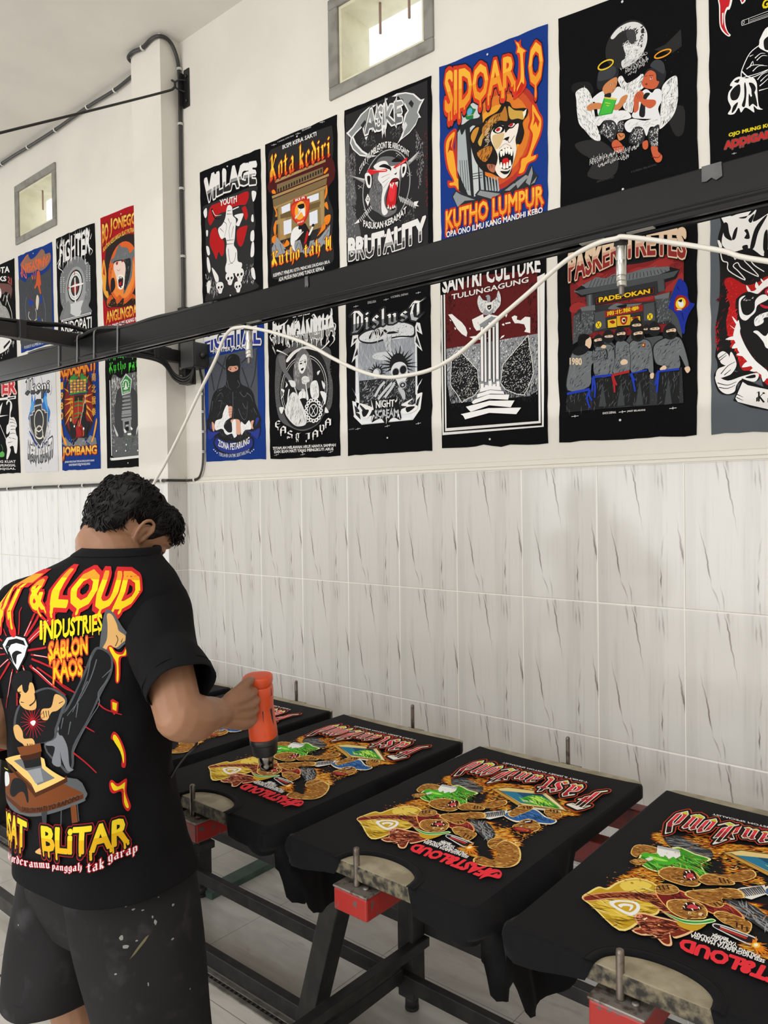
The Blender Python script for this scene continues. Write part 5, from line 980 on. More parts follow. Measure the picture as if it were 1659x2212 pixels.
('p',198,[483,770,497,774,504,761,490,760]),('p',198,[507,775,545,775,548,766,511,766]),('p',198,[505,844,515,845,525,825,515,807,508,825]),('p',198,[555,803,576,811,596,802,592,782,619,772,652,790,688,781,686,683,644,698,657,713,645,744,605,757,578,761,565,781]),('p',198,[468,678,482,696,503,699,496,688]),('p',198,[370,698,385,702,392,689]),('p',198,[235,786,246,784,242,772]),
('p',198,[116,810,129,802,127,790,119,794]),('p',198,[75,867,90,861,90,852]),('p',199,[93,614,120,642,151,650,217,586,296,502,299,453,312,379,264,335,213,322,168,301,131,361,86,415,79,441]),('n',200,300,13.2,5.4,0.8,91,[93,614,120,642,151,650,217,586,296,502,299,453,312,379,264,335,213,322,168,301,131,361,86,415,79,441]),
('n',201,140,10.8,4.8,2.2,101,[93,614,120,642,151,650,217,586,296,502,299,453,312,379,264,335,213,322,168,301,131,361,86,415,79,441]),('n',199,60,12,5.4,1.4,111,[93,614,120,642,151,650,217,586,296,502,299,453,312,379,264,335,213,322,168,301,131,361,86,415,79,441]),('l',200,4.2,4.2,[93,614,120,642]),('l',200,4.2,4.2,[120,642,151,650]),('l',200,4.2,4.2,[151,650,217,586]),
('l',200,4.2,4.2,[217,586,296,502]),('l',200,4.2,4.2,[296,502,299,453]),('l',200,4.2,4.2,[299,453,312,379]),('l',200,4.2,4.2,[312,379,264,335]),('l',200,4.2,4.2,[264,335,213,322]),('l',200,4.2,4.2,[213,322,168,301]),('l',200,4.2,4.2,[168,301,131,361]),('l',200,4.2,4.2,[131,361,86,415]),('l',200,4.2,4.2,[86,415,79,441]),('l',200,4.2,4.2,[79,441,93,614]),
('p',199,[673,671,682,594,700,505,706,429,666,341,639,304,586,315,505,353,471,398,487,509,549,566]),('n',200,300,13.2,5.4,0.8,92,[673,671,682,594,700,505,706,429,666,341,639,304,586,315,505,353,471,398,487,509,549,566]),('n',201,140,10.8,4.8,2.2,102,[673,671,682,594,700,505,706,429,666,341,639,304,586,315,505,353,471,398,487,509,549,566]),
('n',199,60,12,5.4,1.4,112,[673,671,682,594,700,505,706,429,666,341,639,304,586,315,505,353,471,398,487,509,549,566]),('l',200,4.2,4.2,[673,671,682,594]),('l',200,4.2,4.2,[682,594,700,505]),('l',200,4.2,4.2,[700,505,706,429]),('l',200,4.2,4.2,[706,429,666,341]),('l',200,4.2,4.2,[666,341,639,304]),('l',200,4.2,4.2,[639,304,586,315]),('l',200,4.2,4.2,[586,315,505,353]),
('l',200,4.2,4.2,[505,353,471,398]),('l',200,4.2,4.2,[471,398,487,509]),('l',200,4.2,4.2,[487,509,549,566]),('l',200,4.2,4.2,[549,566,673,671]),('s',202,[318,984,346,949,388,930,387,882,359,865,330,873,309,913,303,951]),('s',202,[462,987,479,943,475,896,450,871,422,852,409,920,444,943]),('n',203,40,35.9,3,0.9,93,[310,980,388,924,373,866,316,888]),
('n',203,40,35.9,3,2.2,94,[466,981,479,919,429,857,416,919]),('s',204,[367,969,389,974,402,957,402,921,423,905,422,858,387,846,344,859,374,914,378,943]),('p',200,[363,925,420,924,422,882,391,863,366,885]),('p',195,[377,907,409,908,408,884,391,875,379,889]),('l',198,5.4,5.4,[387,891,400,893]),('p',181,[367,963,380,961,371,951]),('p',205,[301,812,401,849,481,818,442,759,343,756]),
('p',198,[301,818,394,848,415,835,315,794]),('p',198,[408,842,477,819,477,810,415,829]),('p',179,[322,781,350,776,348,423,319,427]),('p',198,[325,777,347,774,344,424,323,426]),('l',204,4.2,4.2,[344,768,342,424]),('p',179,[350,770,374,767,371,415,348,417]),('p',198,[354,767,370,764,368,415,351,417]),('l',204,4.2,4.2,[368,759,365,415]),('p',179,[381,802,407,797,405,429,379,432]),
('p',198,[385,798,404,795,401,429,382,432]),('l',204,4.2,4.2,[401,789,398,430]),('p',179,[414,766,437,763,435,408,411,410]),('p',198,[417,763,433,760,431,408,415,410]),('l',204,4.2,4.2,[431,755,428,408]),('p',179,[437,804,466,800,464,422,435,426]),('p',198,[441,801,463,797,460,423,438,425]),('l',204,4.2,4.2,[461,792,458,423]),('p',205,[316,421,346,420,347,369,317,371]),
('p',198,[320,408,343,408,344,369,321,371]),('p',205,[348,408,378,407,379,357,349,359]),('p',198,[353,396,375,396,376,357,353,358]),('p',205,[377,432,407,431,408,381,378,383]),('p',198,[381,420,404,420,405,381,382,382]),('p',205,[407,408,437,407,437,357,408,358]),('p',198,[411,395,434,395,434,357,412,358]),('p',205,[437,422,466,422,467,371,438,373]),('p',198,[441,410,463,410,464,372,442,373]),
('p',179,[316,373,380,387,471,372,477,347,394,362,315,352]),('p',206,[316,375,380,390,471,374,477,349,394,364,315,354]),('p',179,[294,342,394,359,491,340,498,321,393,335,293,317]),('p',206,[294,344,394,361,491,342,498,324,394,337,293,320]),('p',179,[271,307,379,330,535,315,524,283,386,302,263,281,249,291]),('p',206,[271,310,379,333,535,317,525,285,386,305,264,283,249,293]),
('p',179,[204,267,386,289,572,274,544,234,385,260,241,230,219,251]),('p',206,[204,270,386,292,572,276,544,236,385,263,241,233,219,253]),('p',179,[161,222,378,243,618,224,584,186,385,212,196,185,181,211]),('p',206,[161,224,378,245,618,227,584,189,385,214,196,187,181,213]),('t','SANTRI',[24,1048,336,1041,338,1162,26,1179],2,0.045,[],0,0,1),
('t','CULTURE',[375,1043,765,1044,767,1155,377,1168],2,0.045,[],0,0,1),('t','TULUNGAGUNG',[99,994,681,998,681,1032,100,1030],2,0.03,[],0,-0.1,0),
],
'pasker': [
('p',207,[81,969,750,998,746,573,94,613]),('n',208,200,15.1,8.1,0.7,101,[81,957,750,987,746,573,94,613]),('n',209,100,46.5,5.8,0.2,102,[104,977,747,949,719,877,117,914]),('s',207,[117,950,183,985,260,988,347,999,408,987,347,964,247,961,234,927]),('s',207,[432,987,527,1007,664,1000,708,974,641,944,550,946,444,950]),('s',179,[91,986,196,1019,396,1024,408,998,310,995,215,967,117,944]),
('s',179,[420,1007,516,1033,747,1004,747,960,664,1006,585,984,456,988]),('s',210,[111,976,157,985,202,982,260,982,297,962,247,955,240,926,202,922,143,927,117,950]),('s',210,[444,950,491,963,550,957,608,979,675,981,697,960,664,933,584,927,503,938]),('s',210,[83,816,129,832,181,811,174,782,115,774,82,786]),('s',210,[460,797,519,792,566,806,583,774,525,768,478,782]),
('s',210,[646,813,708,857,741,884,746,828,707,802,662,793]),('p',179,[107,903,169,934,247,949,309,942,596,942,669,932,730,903,708,857,606,843,201,856,149,859]),('p',211,[163,929,234,951,309,942,584,944,669,932,675,909,584,893,246,901,182,907]),('p',212,[110,902,175,903,584,899,669,899,724,901,697,871,595,863,220,870,156,870]),('l',213,3.5,2.9,[201,904,227,953]),('l',213,3.5,2.9,[224,904,248,951]),
('l',213,3.5,2.9,[247,904,269,950]),('l',213,3.5,2.9,[270,904,290,948]),('l',213,3.5,2.9,[293,904,311,947]),('l',213,3.5,2.9,[315,904,331,946]),('l',213,3.5,2.9,[338,904,351,944]),('l',213,3.5,2.9,[360,904,372,943]),('l',213,3.5,2.9,[382,904,392,941]),('l',213,3.5,2.9,[404,904,412,940]),('l',213,3.5,2.9,[425,904,432,939]),('l',213,3.5,2.9,[447,904,451,937]),('l',213,3.5,2.9,[468,904,471,936]),
('l',213,3.5,2.9,[490,904,491,935]),('l',213,3.5,2.9,[511,904,510,933]),('l',213,3.5,2.9,[532,904,529,932]),('l',213,3.5,2.9,[553,904,549,931]),('l',213,3.5,2.9,[574,904,568,930]),('l',213,3.5,2.9,[594,904,587,928]),('l',213,3.5,2.9,[615,904,605,927]),('l',213,3.5,2.9,[635,904,624,926]),('l',213,3.5,2.9,[656,904,643,924]),
('l',211,8.1,4.7,[237,951,259,952,309,933,353,951,432,938,521,946,584,944,599,952]),('l',211,9.3,2.3,[641,921,669,921,672,932]),('l',211,9.3,2.3,[110,903,136,889]),('l',211,9.3,2.3,[160,930,182,913]),('p',213,[181,859,246,865,607,866,646,870,651,812,594,789,245,794,187,804]),('p',212,[188,864,223,864,226,797,189,798]),('p',211,[201,862,214,862,214,799,201,800]),
('p',212,[607,866,641,868,646,802,612,803]),('p',179,[239,837,589,835,590,796,240,795]),('p',214,[245,833,586,831,586,801,246,800]),('p',179,[250,829,582,829,582,804,251,803]),('t','PADEPOKAN',[264,807,565,805,565,831,264,837],215,0.055,[],0,0,0),('p',213,[135,789,245,794,583,757,679,796,683,616,582,632,147,642,100,636,108,757]),('p',211,[148,799,239,798,241,768,156,776]),
('p',211,[589,785,674,791,668,759,594,767]),('p',212,[156,776,232,769,218,631,146,635]),('p',212,[594,767,668,759,678,639,610,634]),('p',212,[102,752,145,769,140,606,97,588]),('p',212,[673,702,700,675,738,596,738,530,683,616]),('n',216,90,17.4,5.8,1.2,103,[108,757,238,771,224,630,107,611]),('n',216,60,17.4,5.8,1.2,104,[594,767,679,757,683,616,610,634]),
('n',179,90,17.4,5.8,1.2,105,[108,757,679,757,683,616,113,610]),('p',212,[238,753,301,754,306,653,237,646]),('p',212,[528,750,588,751,593,648,530,658]),('e',217,261,678,18,20),('l',179,3.5,2.9,[252,694,269,661]),('l',179,3.5,2.9,[270,691,252,664]),('e',217,564,675,16,19),('l',179,3.5,2.9,[556,691,571,659]),('l',179,3.5,2.9,[572,688,555,662]),
('s',211,[320,763,369,784,424,768,501,760,519,757,466,744,369,749]),('s',179,[369,766,430,767,418,746]),('p',218,[301,751,525,750,526,713,302,713]),('t','南北猴拳',[313,720,504,723,504,748,314,746],219,0.02,[],0,0,0),('p',179,[314,699,512,692,515,637,316,645]),('p',220,[317,696,369,696,371,649,319,651]),('p',221,[372,710,452,706,453,647,374,653]),('p',220,[454,690,508,687,510,644,456,650]),
('s',222,[393,701,414,703,435,694,429,663,412,654,396,668]),('e',223,413,680,12,14),('s',179,[405,684,423,684,417,670]),('s',218,[328,685,350,690,362,676,347,670]),('s',218,[459,684,483,689,501,677,483,671]),('l',212,4.7,3.5,[721,855,616,633]),('s',224,[718,844,751,835,770,795,772,756,783,716,807,701,777,656,757,599,752,555,738,563,717,644,684,694,667,714]),('l',225,7,2.3,[739,668,749,622]),
('l',225,7,2.3,[715,811,729,787]),('s',222,[709,757,734,763,764,744,777,706,745,684,706,682,698,714]),('e',226,733,719,27,30),('s',2,[717,728,739,735,750,711,739,696,726,704]),('s',179,[720,735,740,740,737,724]),('l',2,4.7,2.9,[712,690,739,682]),('p',213,[62,187,143,302,737,374,743,179,600,181,238,190]),('n',227,260,4.7,4.1,0.7,121,[251,195,272,348,742,351,743,185]),
('p',228,[60,298,201,308,206,193,48,188]),('n',229,24,46.5,4.7,1.3,136,[60,298,201,308,206,193,48,188]),('p',228,[228,377,341,376,348,192,213,186]),('n',229,24,46.5,4.7,1.3,132,[228,377,341,376,348,192,213,186]),('p',228,[347,375,447,381,454,194,348,192]),('n',229,24,46.5,4.7,1.3,133,[347,375,447,381,454,194,348,192]),('p',228,[456,368,556,379,560,190,451,186]),
('n',229,24,46.5,4.7,1.3,131,[456,368,556,379,560,190,451,186]),('p',228,[608,362,725,365,721,181,600,181]),('n',229,24,46.5,4.7,1.3,132,[608,362,725,365,721,181,600,181]),('p',230,[284,336,305,203,258,202]),('p',230,[396,335,415,196,370,195]),('p',230,[503,333,522,190,478,188]),('p',230,[664,330,682,180,640,178]),('s',179,[422,553,464,599,523,584,546,530,440,533]),
('s',212,[425,554,465,597,521,583,543,531,442,535]),('s',179,[535,554,564,561,638,556,609,503,580,485]),('s',212,[537,553,565,560,635,555,608,505,581,487]),('s',179,[230,563,293,596,361,544,360,456,304,434]),('s',212,[234,561,294,592,358,543,358,459,304,438]),('s',231,[451,624,455,660,486,680,516,647,516,614,485,599]),('s',232,[467,647,509,645,511,631,468,636]),('l',179,4.1,2.3,[475,644,489,642]),
('l',179,4.1,2.3,[496,642,506,641]),('s',231,[520,597,523,622,544,636,565,613,565,591,544,580]),('s',232,[531,613,560,612,561,603,532,606]),('l',179,4.1,2.3,[537,611,546,610]),('l',179,4.1,2.3,[551,610,558,610]),('s',231,[553,587,557,624,589,645,619,611,619,577,588,562]),('s',232,[569,610,612,609,614,595,571,600]),('l',179,4.1,2.3,[578,607,592,606]),('l',179,4.1,2.3,[599,606,609,605]),
('s',231,[287,585,291,621,322,641,352,608,352,576,321,561]),('s',232,[303,608,345,606,347,593,304,598]),('l',179,4.1,2.3,[311,605,325,603]),('l',179,4.1,2.3,[332,603,342,603]),('s',179,[236,532,268,558,336,554,360,497,347,375,234,383]),('s',211,[239,530,269,554,334,550,357,497,344,381,237,388]),('n',233,34,34.9,4.7,1,141,[236,532,355,539,347,381,234,389]),
('n',179,34,40.7,5.2,0.8,142,[236,532,355,539,347,381,234,389]),('s',179,[367,561,416,566,458,525,469,442,444,387,347,381,360,456]),('s',211,[369,557,416,561,455,522,466,444,443,392,350,386,363,457]),('n',233,34,34.9,4.7,1,143,[367,555,452,531,444,393,353,386]),('n',179,34,40.7,5.2,0.8,144,[367,555,452,531,444,393,353,386]),
('s',179,[446,544,488,561,546,552,575,508,585,359,562,362,545,387,456,374,451,456]),('s',211,[449,539,489,556,545,548,572,506,582,364,560,366,543,390,459,378,454,456]),('n',233,34,34.9,4.7,1,145,[452,543,569,532,562,384,462,385]),('n',179,34,40.7,5.2,0.8,146,[452,543,569,532,562,384,462,385]),('s',179,[580,507,638,545,716,544,748,500,780,369,764,365,726,442,725,365,614,361,636,387,591,415]),
('s',211,[586,504,640,539,714,539,745,497,775,372,760,369,724,442,723,368,617,365,639,389,596,416]),('n',233,34,34.9,4.7,1,147,[592,506,732,531,726,376,619,366]),('n',179,34,40.7,5.2,0.8,148,[592,506,732,531,726,376,619,366]),('s',179,[93,540,139,564,204,537,286,525,311,528,311,474,229,461,215,415,201,320,57,311,72,463]),
('s',211,[98,536,142,559,203,533,282,522,305,525,305,474,227,461,214,417,201,327,64,319,78,463]),('n',233,34,34.9,4.7,1,149,[93,534,204,525,201,332,70,322]),('n',179,34,40.7,5.2,0.8,150,[93,534,204,525,201,332,70,322]),('n',233,34,34.9,4.7,1,151,[204,531,305,523,304,475,229,467]),('n',179,34,40.7,5.2,0.8,152,[204,531,305,523,304,475,229,467]),('s',179,[99,539,152,580,204,549,178,522,132,516]),
('t','1980',[79,468,158,455,158,499,79,511],234,0.06,[],0,0,0),('s',231,[359,582,363,622,396,643,427,609,426,572,395,560]),('s',232,[378,610,420,612,421,595,381,596]),('l',179,4.7,2.3,[381,608,395,607]),('l',179,4.7,2.3,[404,608,415,608]),('s',235,[377,596,418,595,405,572,395,570]),('s',231,[460,568,464,611,497,632,530,597,529,558,496,545]),('s',232,[475,598,519,600,520,582,478,583]),
('l',179,4.7,2.3,[482,595,497,595]),('l',179,4.7,2.3,[506,595,517,595]),('s',235,[478,583,520,582,507,558,496,556]),('s',231,[232,568,235,605,265,623,294,593,294,559,264,548]),('s',232,[239,595,278,597,280,581,242,582]),('l',179,4.7,2.3,[252,591,265,591]),('l',179,4.7,2.3,[273,591,283,591]),('s',235,[248,581,286,580,274,559,265,557]),('s',231,[640,554,644,598,678,620,710,584,710,543,677,530]),
('s',232,[659,584,703,587,705,568,663,569]),('l',179,4.7,2.3,[663,582,677,582]),('l',179,4.7,2.3,[687,582,698,582]),('s',235,[659,570,701,569,688,543,677,541]),('s',232,[185,605,211,614,220,582,210,548,191,562,178,576]),('s',235,[133,607,146,635,185,636,208,614,185,599,178,570,152,568,136,582]),('s',232,[394,446,415,458,436,446,433,429,403,427]),('s',232,[619,377,642,394,656,379,636,364]),
('s',232,[753,367,775,372,783,352,769,337,758,349]),('s',232,[565,356,585,359,582,331,567,332]),('s',232,[277,544,293,557,311,545,299,535]),('s',222,[520,530,537,528,534,511,524,513]),('e',226,528,522,5,5),('p',236,[60,304,205,317,208,301,60,289]),('p',236,[225,385,341,383,342,370,226,371]),('p',237,[344,382,446,392,447,378,344,367]),('p',236,[453,375,548,385,547,375,455,369]),
('p',236,[605,370,724,370,725,358,605,359]),('l',236,15.1,9.3,[208,301,188,261,206,199]),('l',236,15.1,9.3,[204,302,204,271,220,240]),('l',236,15.1,9.3,[228,377,240,322,236,256]),('l',236,15.1,9.3,[228,377,224,330,220,294]),('l',237,15.1,9.3,[347,372,356,315,358,274]),('l',237,15.1,9.3,[347,372,359,339,372,314]),('l',236,15.1,9.3,[456,368,468,326,479,267]),
('l',236,15.1,9.3,[456,371,468,344,483,331]),('l',236,15.1,9.3,[611,362,607,311,601,249]),('l',236,15.1,9.3,[608,362,602,323,590,290]),('t','PASKER',[78,958,396,1018,398,1158,80,1128],[(0,238),(0.5,239),(0.62,240)],0.04,[(241,0.1),(242,0.06)],0,-0.05,0),('t','TRETES',[420,1019,766,945,767,1110,422,1152],[(0,238),(0.4,239),(0.55,240)],0.04,[(241,0.1),(242,0.06)],0,0.15,0),
('t','9 SCREEN. PASKER TRETES.',[464,1142,635,1144,635,1158,464,1157],2,0.02,[],0,0,0),('t','KAOS DEPAN.',[285,155,366,154,366,167,286,168],2,0.02,[],0,0,0),('t','JAKET BELAKANG',[431,153,536,151,536,164,431,165],2,0.02,[],0,0,0),('l',2,2.9,2.9,[88,158,134,159]),('l',2,2.9,2.9,[111,166,111,151]),('l',2,2.9,2.9,[382,159,424,160]),('l',2,2.9,2.9,[403,167,403,152]),('l',2,2.9,2.9,[670,154,709,155]),
('l',2,2.9,2.9,[689,162,689,148]),('l',2,2.9,2.9,[694,1152,733,1147]),('l',2,2.9,2.9,[714,1157,714,1142]),
],
'lion': [
('s',91,[38,1014,55,1091,42,1163,61,1170,99,1155,143,1138,223,1151,310,1134,449,1114,445,168,274,202,233,280,137,314,28,386,28,473,23,562,41,675,48,849]),('n',243,120,28.6,12.6,0.8,111,[36,816,277,768,274,241,137,314,34,443]),('s',244,[69,792,102,809,178,754,246,763,277,779,448,767,447,604,277,656,167,710,118,691,86,743]),
('s',244,[80,726,129,735,123,661,128,603,154,484,202,352,274,286,274,230,233,280,153,324,127,413,84,517,79,599,96,666]),('n',245,90,22.9,8,0.9,112,[75,797,140,773,128,545,201,329,153,324,84,494]),('n',244,30,22.9,8,1.4,113,[23,591,40,582,39,443,22,445]),('s',130,[134,579,155,564,144,520,160,466,186,411,218,361,254,323,275,298,274,264,254,278,212,316,175,367,138,417,122,466,111,508]),
('s',130,[125,563,107,606,153,541]),('s',130,[119,535,95,562,147,513]),('s',130,[113,502,73,490,142,480]),('s',130,[124,466,105,439,152,444]),('s',130,[145,411,127,402,173,389]),('s',130,[177,361,153,335,205,340]),('s',130,[214,328,191,308,241,307]),('s',130,[245,296,253,249,272,275]),('s',130,[183,719,215,718,236,737,277,768,349,776,348,721,277,729,230,699,204,703]),
('s',130,[182,724,178,754,205,705]),('s',130,[219,734,225,762,242,715]),('s',130,[250,756,246,774,273,737]),('s',91,[140,698,183,719,235,698,277,723,398,711,447,604,445,277,295,306,233,359,191,421,160,483,144,554,134,630]),('s',130,[140,675,150,696,172,701,150,679,150,645,161,609,187,599,214,622,219,667,246,690,272,685,277,662,230,642,219,610,198,591,171,573,144,600]),
('n',130,14,11.5,3.4,0.2,114,[161,689,209,686,209,669,161,677]),('s',130,[214,571,235,591,276,600,348,605,348,566,266,574,255,548,219,537]),('s',130,[208,510,229,512,265,479,296,519,347,522,347,411,275,415,255,452,229,490]),('n',91,60,28.6,4,1.2,115,[214,600,348,594,347,411,255,447]),('s',246,[240,646,277,628,318,627,276,617,251,627]),('e',246,277,701,13,15),('e',130,280,701,5,6),
('s',3,[13,306,33,350,28,415,61,434,94,435,132,349,115,317,180,315,228,292,227,258,137,257,126,206,71,200,32,227]),('s',2,[33,414,61,431,91,401,83,355,55,365,44,384]),('s',2,[24,316,38,343,83,361,100,423,127,356,105,312,77,298,32,292]),('s',2,[21,305,82,274,153,289,222,298,233,280,212,254,153,272,126,246,115,213,76,205,38,238]),('s',3,[169,282,212,291,217,276,191,274]),
('l',3,4.6,2.3,[39,396,78,420]),('l',3,4.6,2.3,[44,384,78,408]),('l',3,4.6,2.3,[49,313,83,350,121,368]),('l',3,4.6,2.3,[66,305,99,330]),('l',3,4.6,2.3,[32,268,82,251,126,264]),('l',3,4.6,2.3,[38,244,82,234,120,247]),('p',3,[109,167,153,278,274,213,445,190,444,75,273,101,190,125]),('p',2,[120,178,156,260,180,240,274,208,445,182,444,86,273,109,190,137,131,159]),('l',3,4.6,1.7,[126,200,158,180]),
('l',3,4.6,1.7,[125,183,158,163]),('g','Ke',[219,151,299,132,300,185,219,208],3,0.02,[],0,0,0),('g','diri',[304,132,425,115,425,170,305,188],3,0.02,[],0,0,0),('s',3,[44,1169,61,1170,72,1133,99,1155,116,1127,170,1142,223,1154,233,1132,279,1114,320,1137,449,1114,448,767,278,802,236,788,173,783,75,855,48,930,38,1014,60,1095]),
('s',2,[50,1161,72,1130,102,1131,110,1123,175,1135,220,1146,196,1119,175,1096,142,1106,196,1107,228,1127,211,1069,279,1092,331,1118,449,1103,448,913,278,913,257,884,195,938,114,938,65,978,60,1020,74,1080,58,1125]),('s',3,[69,1093,88,1091,96,1040,109,997,71,1029]),('s',3,[120,1046,137,1059,126,1005,109,1003]),('s',3,[169,1034,185,1036,195,989,169,995,179,1015]),
('s',3,[190,1086,217,1108,206,1071,196,1068]),('s',3,[160,957,184,957,184,929,163,939]),('s',3,[216,1023,248,1066,279,1086,237,1012,216,939,195,932]),('s',3,[263,995,279,1008,278,902,258,918]),('l',2,5.2,4,[46,1012,59,910,87,887,92,845,172,780,141,830,114,864,136,877,157,843,236,785,199,840,168,881,163,911]),('l',2,5.2,4,[189,894,215,848,262,805]),('l',2,5.2,4,[87,927,114,916,125,896,136,922]),
('s',2,[38,1016,54,998,60,974,46,977]),
],
'kota': [
('t','KOTA',[163,1133,692,1059,696,1138,167,1212],2,0.05,[],0,0,0),('t','TEKS',[158,1048,600,968,603,1032,162,1114],2,0.05,[],0,0,0),('t','21',[635,948,741,889,745,978,639,1024],247,0.05,[(2,0.14),(3,0.2)],0,0,0),('s',248,[172,1019,634,929,747,862,743,793,704,736,685,791,571,844,482,829,167,920]),('n',249,30,32,6.4,1.6,201,[249,997,634,923,616,862,245,932]),
('s',2,[213,911,307,946,412,926,453,847,420,794,299,790]),('e',250,402,886,21,13),('e',3,303,868,39,20),('s',251,[237,788,389,774,475,693,562,658,645,573,655,469,224,539]),('n',2,60,38.4,5.8,1.3,202,[298,764,475,693,645,573,640,471,285,529]),('l',252,17.9,14.1,[540,811,492,742]),('l',252,16.6,12.8,[643,812,563,678]),('l',253,14.1,10.2,[584,797,624,718,718,574,741,455]),
('s',2,[213,322,658,249,684,194,579,131,354,103,202,117]),('p',3,[478,178,657,236,670,209,491,144]),('n',254,40,32,5.1,1.3,203,[243,317,629,253,508,187,236,179]),('l',2,11.5,5.1,[714,215,712,171]),('l',2,11.5,5.1,[749,204,746,134]),('l',2,11.5,5.1,[771,207,769,169]),('l',2,11.5,5.1,[623,138,621,93]),('l',2,11.5,5.1,[593,116,591,78]),('l',2,11.5,5.1,[534,105,532,73]),
('l',2,11.5,5.1,[444,91,442,65]),('l',2,11.5,5.1,[369,88,368,69]),
],
'bluelogo': [
('s',255,[-6,889,170,817,254,863,568,824,760,851,810,864,804,170,776,115,268,37,24,71,-4,359,-3,675]),('n',256,60,73.2,9.8,1.5,204,[20,859,794,779,791,172,25,103]),('n',257,50,54.9,4.9,1.4,205,[20,859,794,779,791,172,25,103]),('s',258,[241,599,347,568,358,529,277,512]),('s',258,[531,589,570,582,573,509,527,505]),('p',258,[468,338,520,348,514,215,463,236]),
('s',259,[44,1049,143,1103,239,1132,317,1059,449,1068,581,1117,656,1082,680,1041,792,1029,801,944,698,888,570,872,468,905,362,896,229,917,150,971]),('l',260,18.3,7.3,[53,959,91,895,125,1026]),('l',260,18.3,7.3,[134,918,199,861,179,1014]),('l',260,18.3,7.3,[229,917,261,1028,296,916]),('l',260,18.3,7.3,[334,871,358,817,390,921]),('l',260,18.3,7.3,[411,807,427,877,469,923]),
('l',260,18.3,7.3,[519,895,538,1012,571,902]),('l',260,18.3,7.3,[610,906,641,1026,687,908]),('l',260,18.3,7.3,[700,935,765,963,792,1029]),('l',260,18.3,7.3,[99,1044,184,1107,266,1126]),('t','INFEASPHY',[66,932,737,909,742,1010,71,1037],260,0.04,[],0,0,3),('s',261,[467,881,531,874,553,779,563,716,536,697,558,620,532,613,496,681,472,722,419,695,393,712,435,753,450,799]),
('l',238,7.3,3.7,[243,648,295,595,373,563,412,562]),('l',238,7.3,3.7,[318,530,261,453]),('l',238,6.1,3.1,[549,410,558,342]),('s',262,[447,604,480,605,503,546,473,453,440,447,424,529]),('l',262,9.8,6.1,[408,465,431,400,415,335]),('l',262,13.4,8.5,[248,455,231,396,309,334]),('l',262,8.5,6.1,[570,316,593,251,603,195]),('l',262,14.6,8.5,[335,317,441,337]),('s',263,[305,254,385,260,410,232,344,230]),
('l',264,3.1,3.1,[189,640,156,521,188,347]),('l',264,3.1,3.1,[595,583,652,422,645,273]),('t','PUKRITI KUPUKAR DO',[105,29,633,22,635,55,106,66],265,0.03,[],0,0,0),
],
'fighter': [
('s',266,[187,862,316,918,421,927,543,890,621,833,718,772,730,568,723,407,681,344,717,257,96,277,78,365,124,410,74,504,74,759]),('n',267,80,41,8.2,1.3,211,[99,838,717,752,718,287,98,309]),('n',268,90,30.7,7.2,0.6,212,[99,838,717,752,718,287,98,309]),('e',269,406,568,223,247),('e',270,404,610,167,173),('e',271,404,610,147,156),('e',272,404,608,98,111),('e',218,403,590,61,62),
('r',266,404,610,126,136,5.1),('l',273,14.3,14.3,[398,777,396,726]),('l',273,14.3,14.3,[229,614,282,611]),('p',2,[391,696,416,701,417,422,391,395]),('s',2,[282,613,388,624,572,609,571,593,428,600]),('l',274,4.1,2,[538,584,514,589]),('l',274,4.1,2,[517,517,497,532]),('l',274,4.1,2,[466,473,455,495]),('l',274,4.1,2,[398,466,399,489]),('l',274,4.1,2,[330,498,343,516]),
('l',274,4.1,2,[282,561,304,568]),('l',274,4.1,2,[266,637,292,632]),('l',274,4.1,2,[288,706,309,690]),('l',274,4.1,2,[341,748,352,726]),('l',274,4.1,2,[410,754,409,731]),('l',274,4.1,2,[477,721,463,704]),('l',274,4.1,2,[523,659,502,652]),('s',267,[232,423,400,425,584,412,497,274,394,281,271,343]),('s',275,[143,354,234,475,295,412,269,301,119,305]),('s',275,[519,321,605,429,682,354,659,287]),
('l',267,9.2,9.2,[85,767,106,756]),('l',267,9.2,9.2,[84,744,105,733]),('l',267,9.2,9.2,[83,721,104,710]),('l',267,9.2,9.2,[82,698,103,687]),('l',267,9.2,9.2,[81,674,102,664]),('l',267,9.2,9.2,[80,651,101,641]),('l',267,9.2,9.2,[79,628,100,618]),('l',267,9.2,9.2,[78,605,99,595]),('l',267,9.2,9.2,[150,754,171,744]),('l',267,9.2,9.2,[149,731,170,721]),('l',267,9.2,9.2,[148,708,169,698]),
('l',267,9.2,9.2,[147,685,168,675]),('l',267,9.2,9.2,[146,662,167,652]),('l',267,9.2,9.2,[145,639,166,629]),('l',267,9.2,9.2,[144,616,165,606]),('l',267,9.2,9.2,[143,593,164,583]),('l',267,9.2,9.2,[659,774,678,764]),('l',267,9.2,9.2,[658,752,677,742]),('l',267,9.2,9.2,[657,730,676,720]),('l',267,9.2,9.2,[656,708,676,698]),('l',267,9.2,9.2,[655,686,675,676]),('l',267,9.2,9.2,[654,663,674,653]),
('l',267,9.2,9.2,[653,641,673,631]),('l',267,9.2,9.2,[652,619,672,609]),('l',267,9.2,9.2,[718,762,737,752]),('l',267,9.2,9.2,[717,740,736,730]),('l',267,9.2,9.2,[716,718,735,708]),('l',267,9.2,9.2,[715,696,734,686]),('l',267,9.2,9.2,[714,674,734,664]),('l',267,9.2,9.2,[713,652,733,642]),('l',267,9.2,9.2,[712,630,732,620]),('l',267,9.2,9.2,[712,607,731,598]),('l',44,22.5,22.5,[85,274,737,254]),
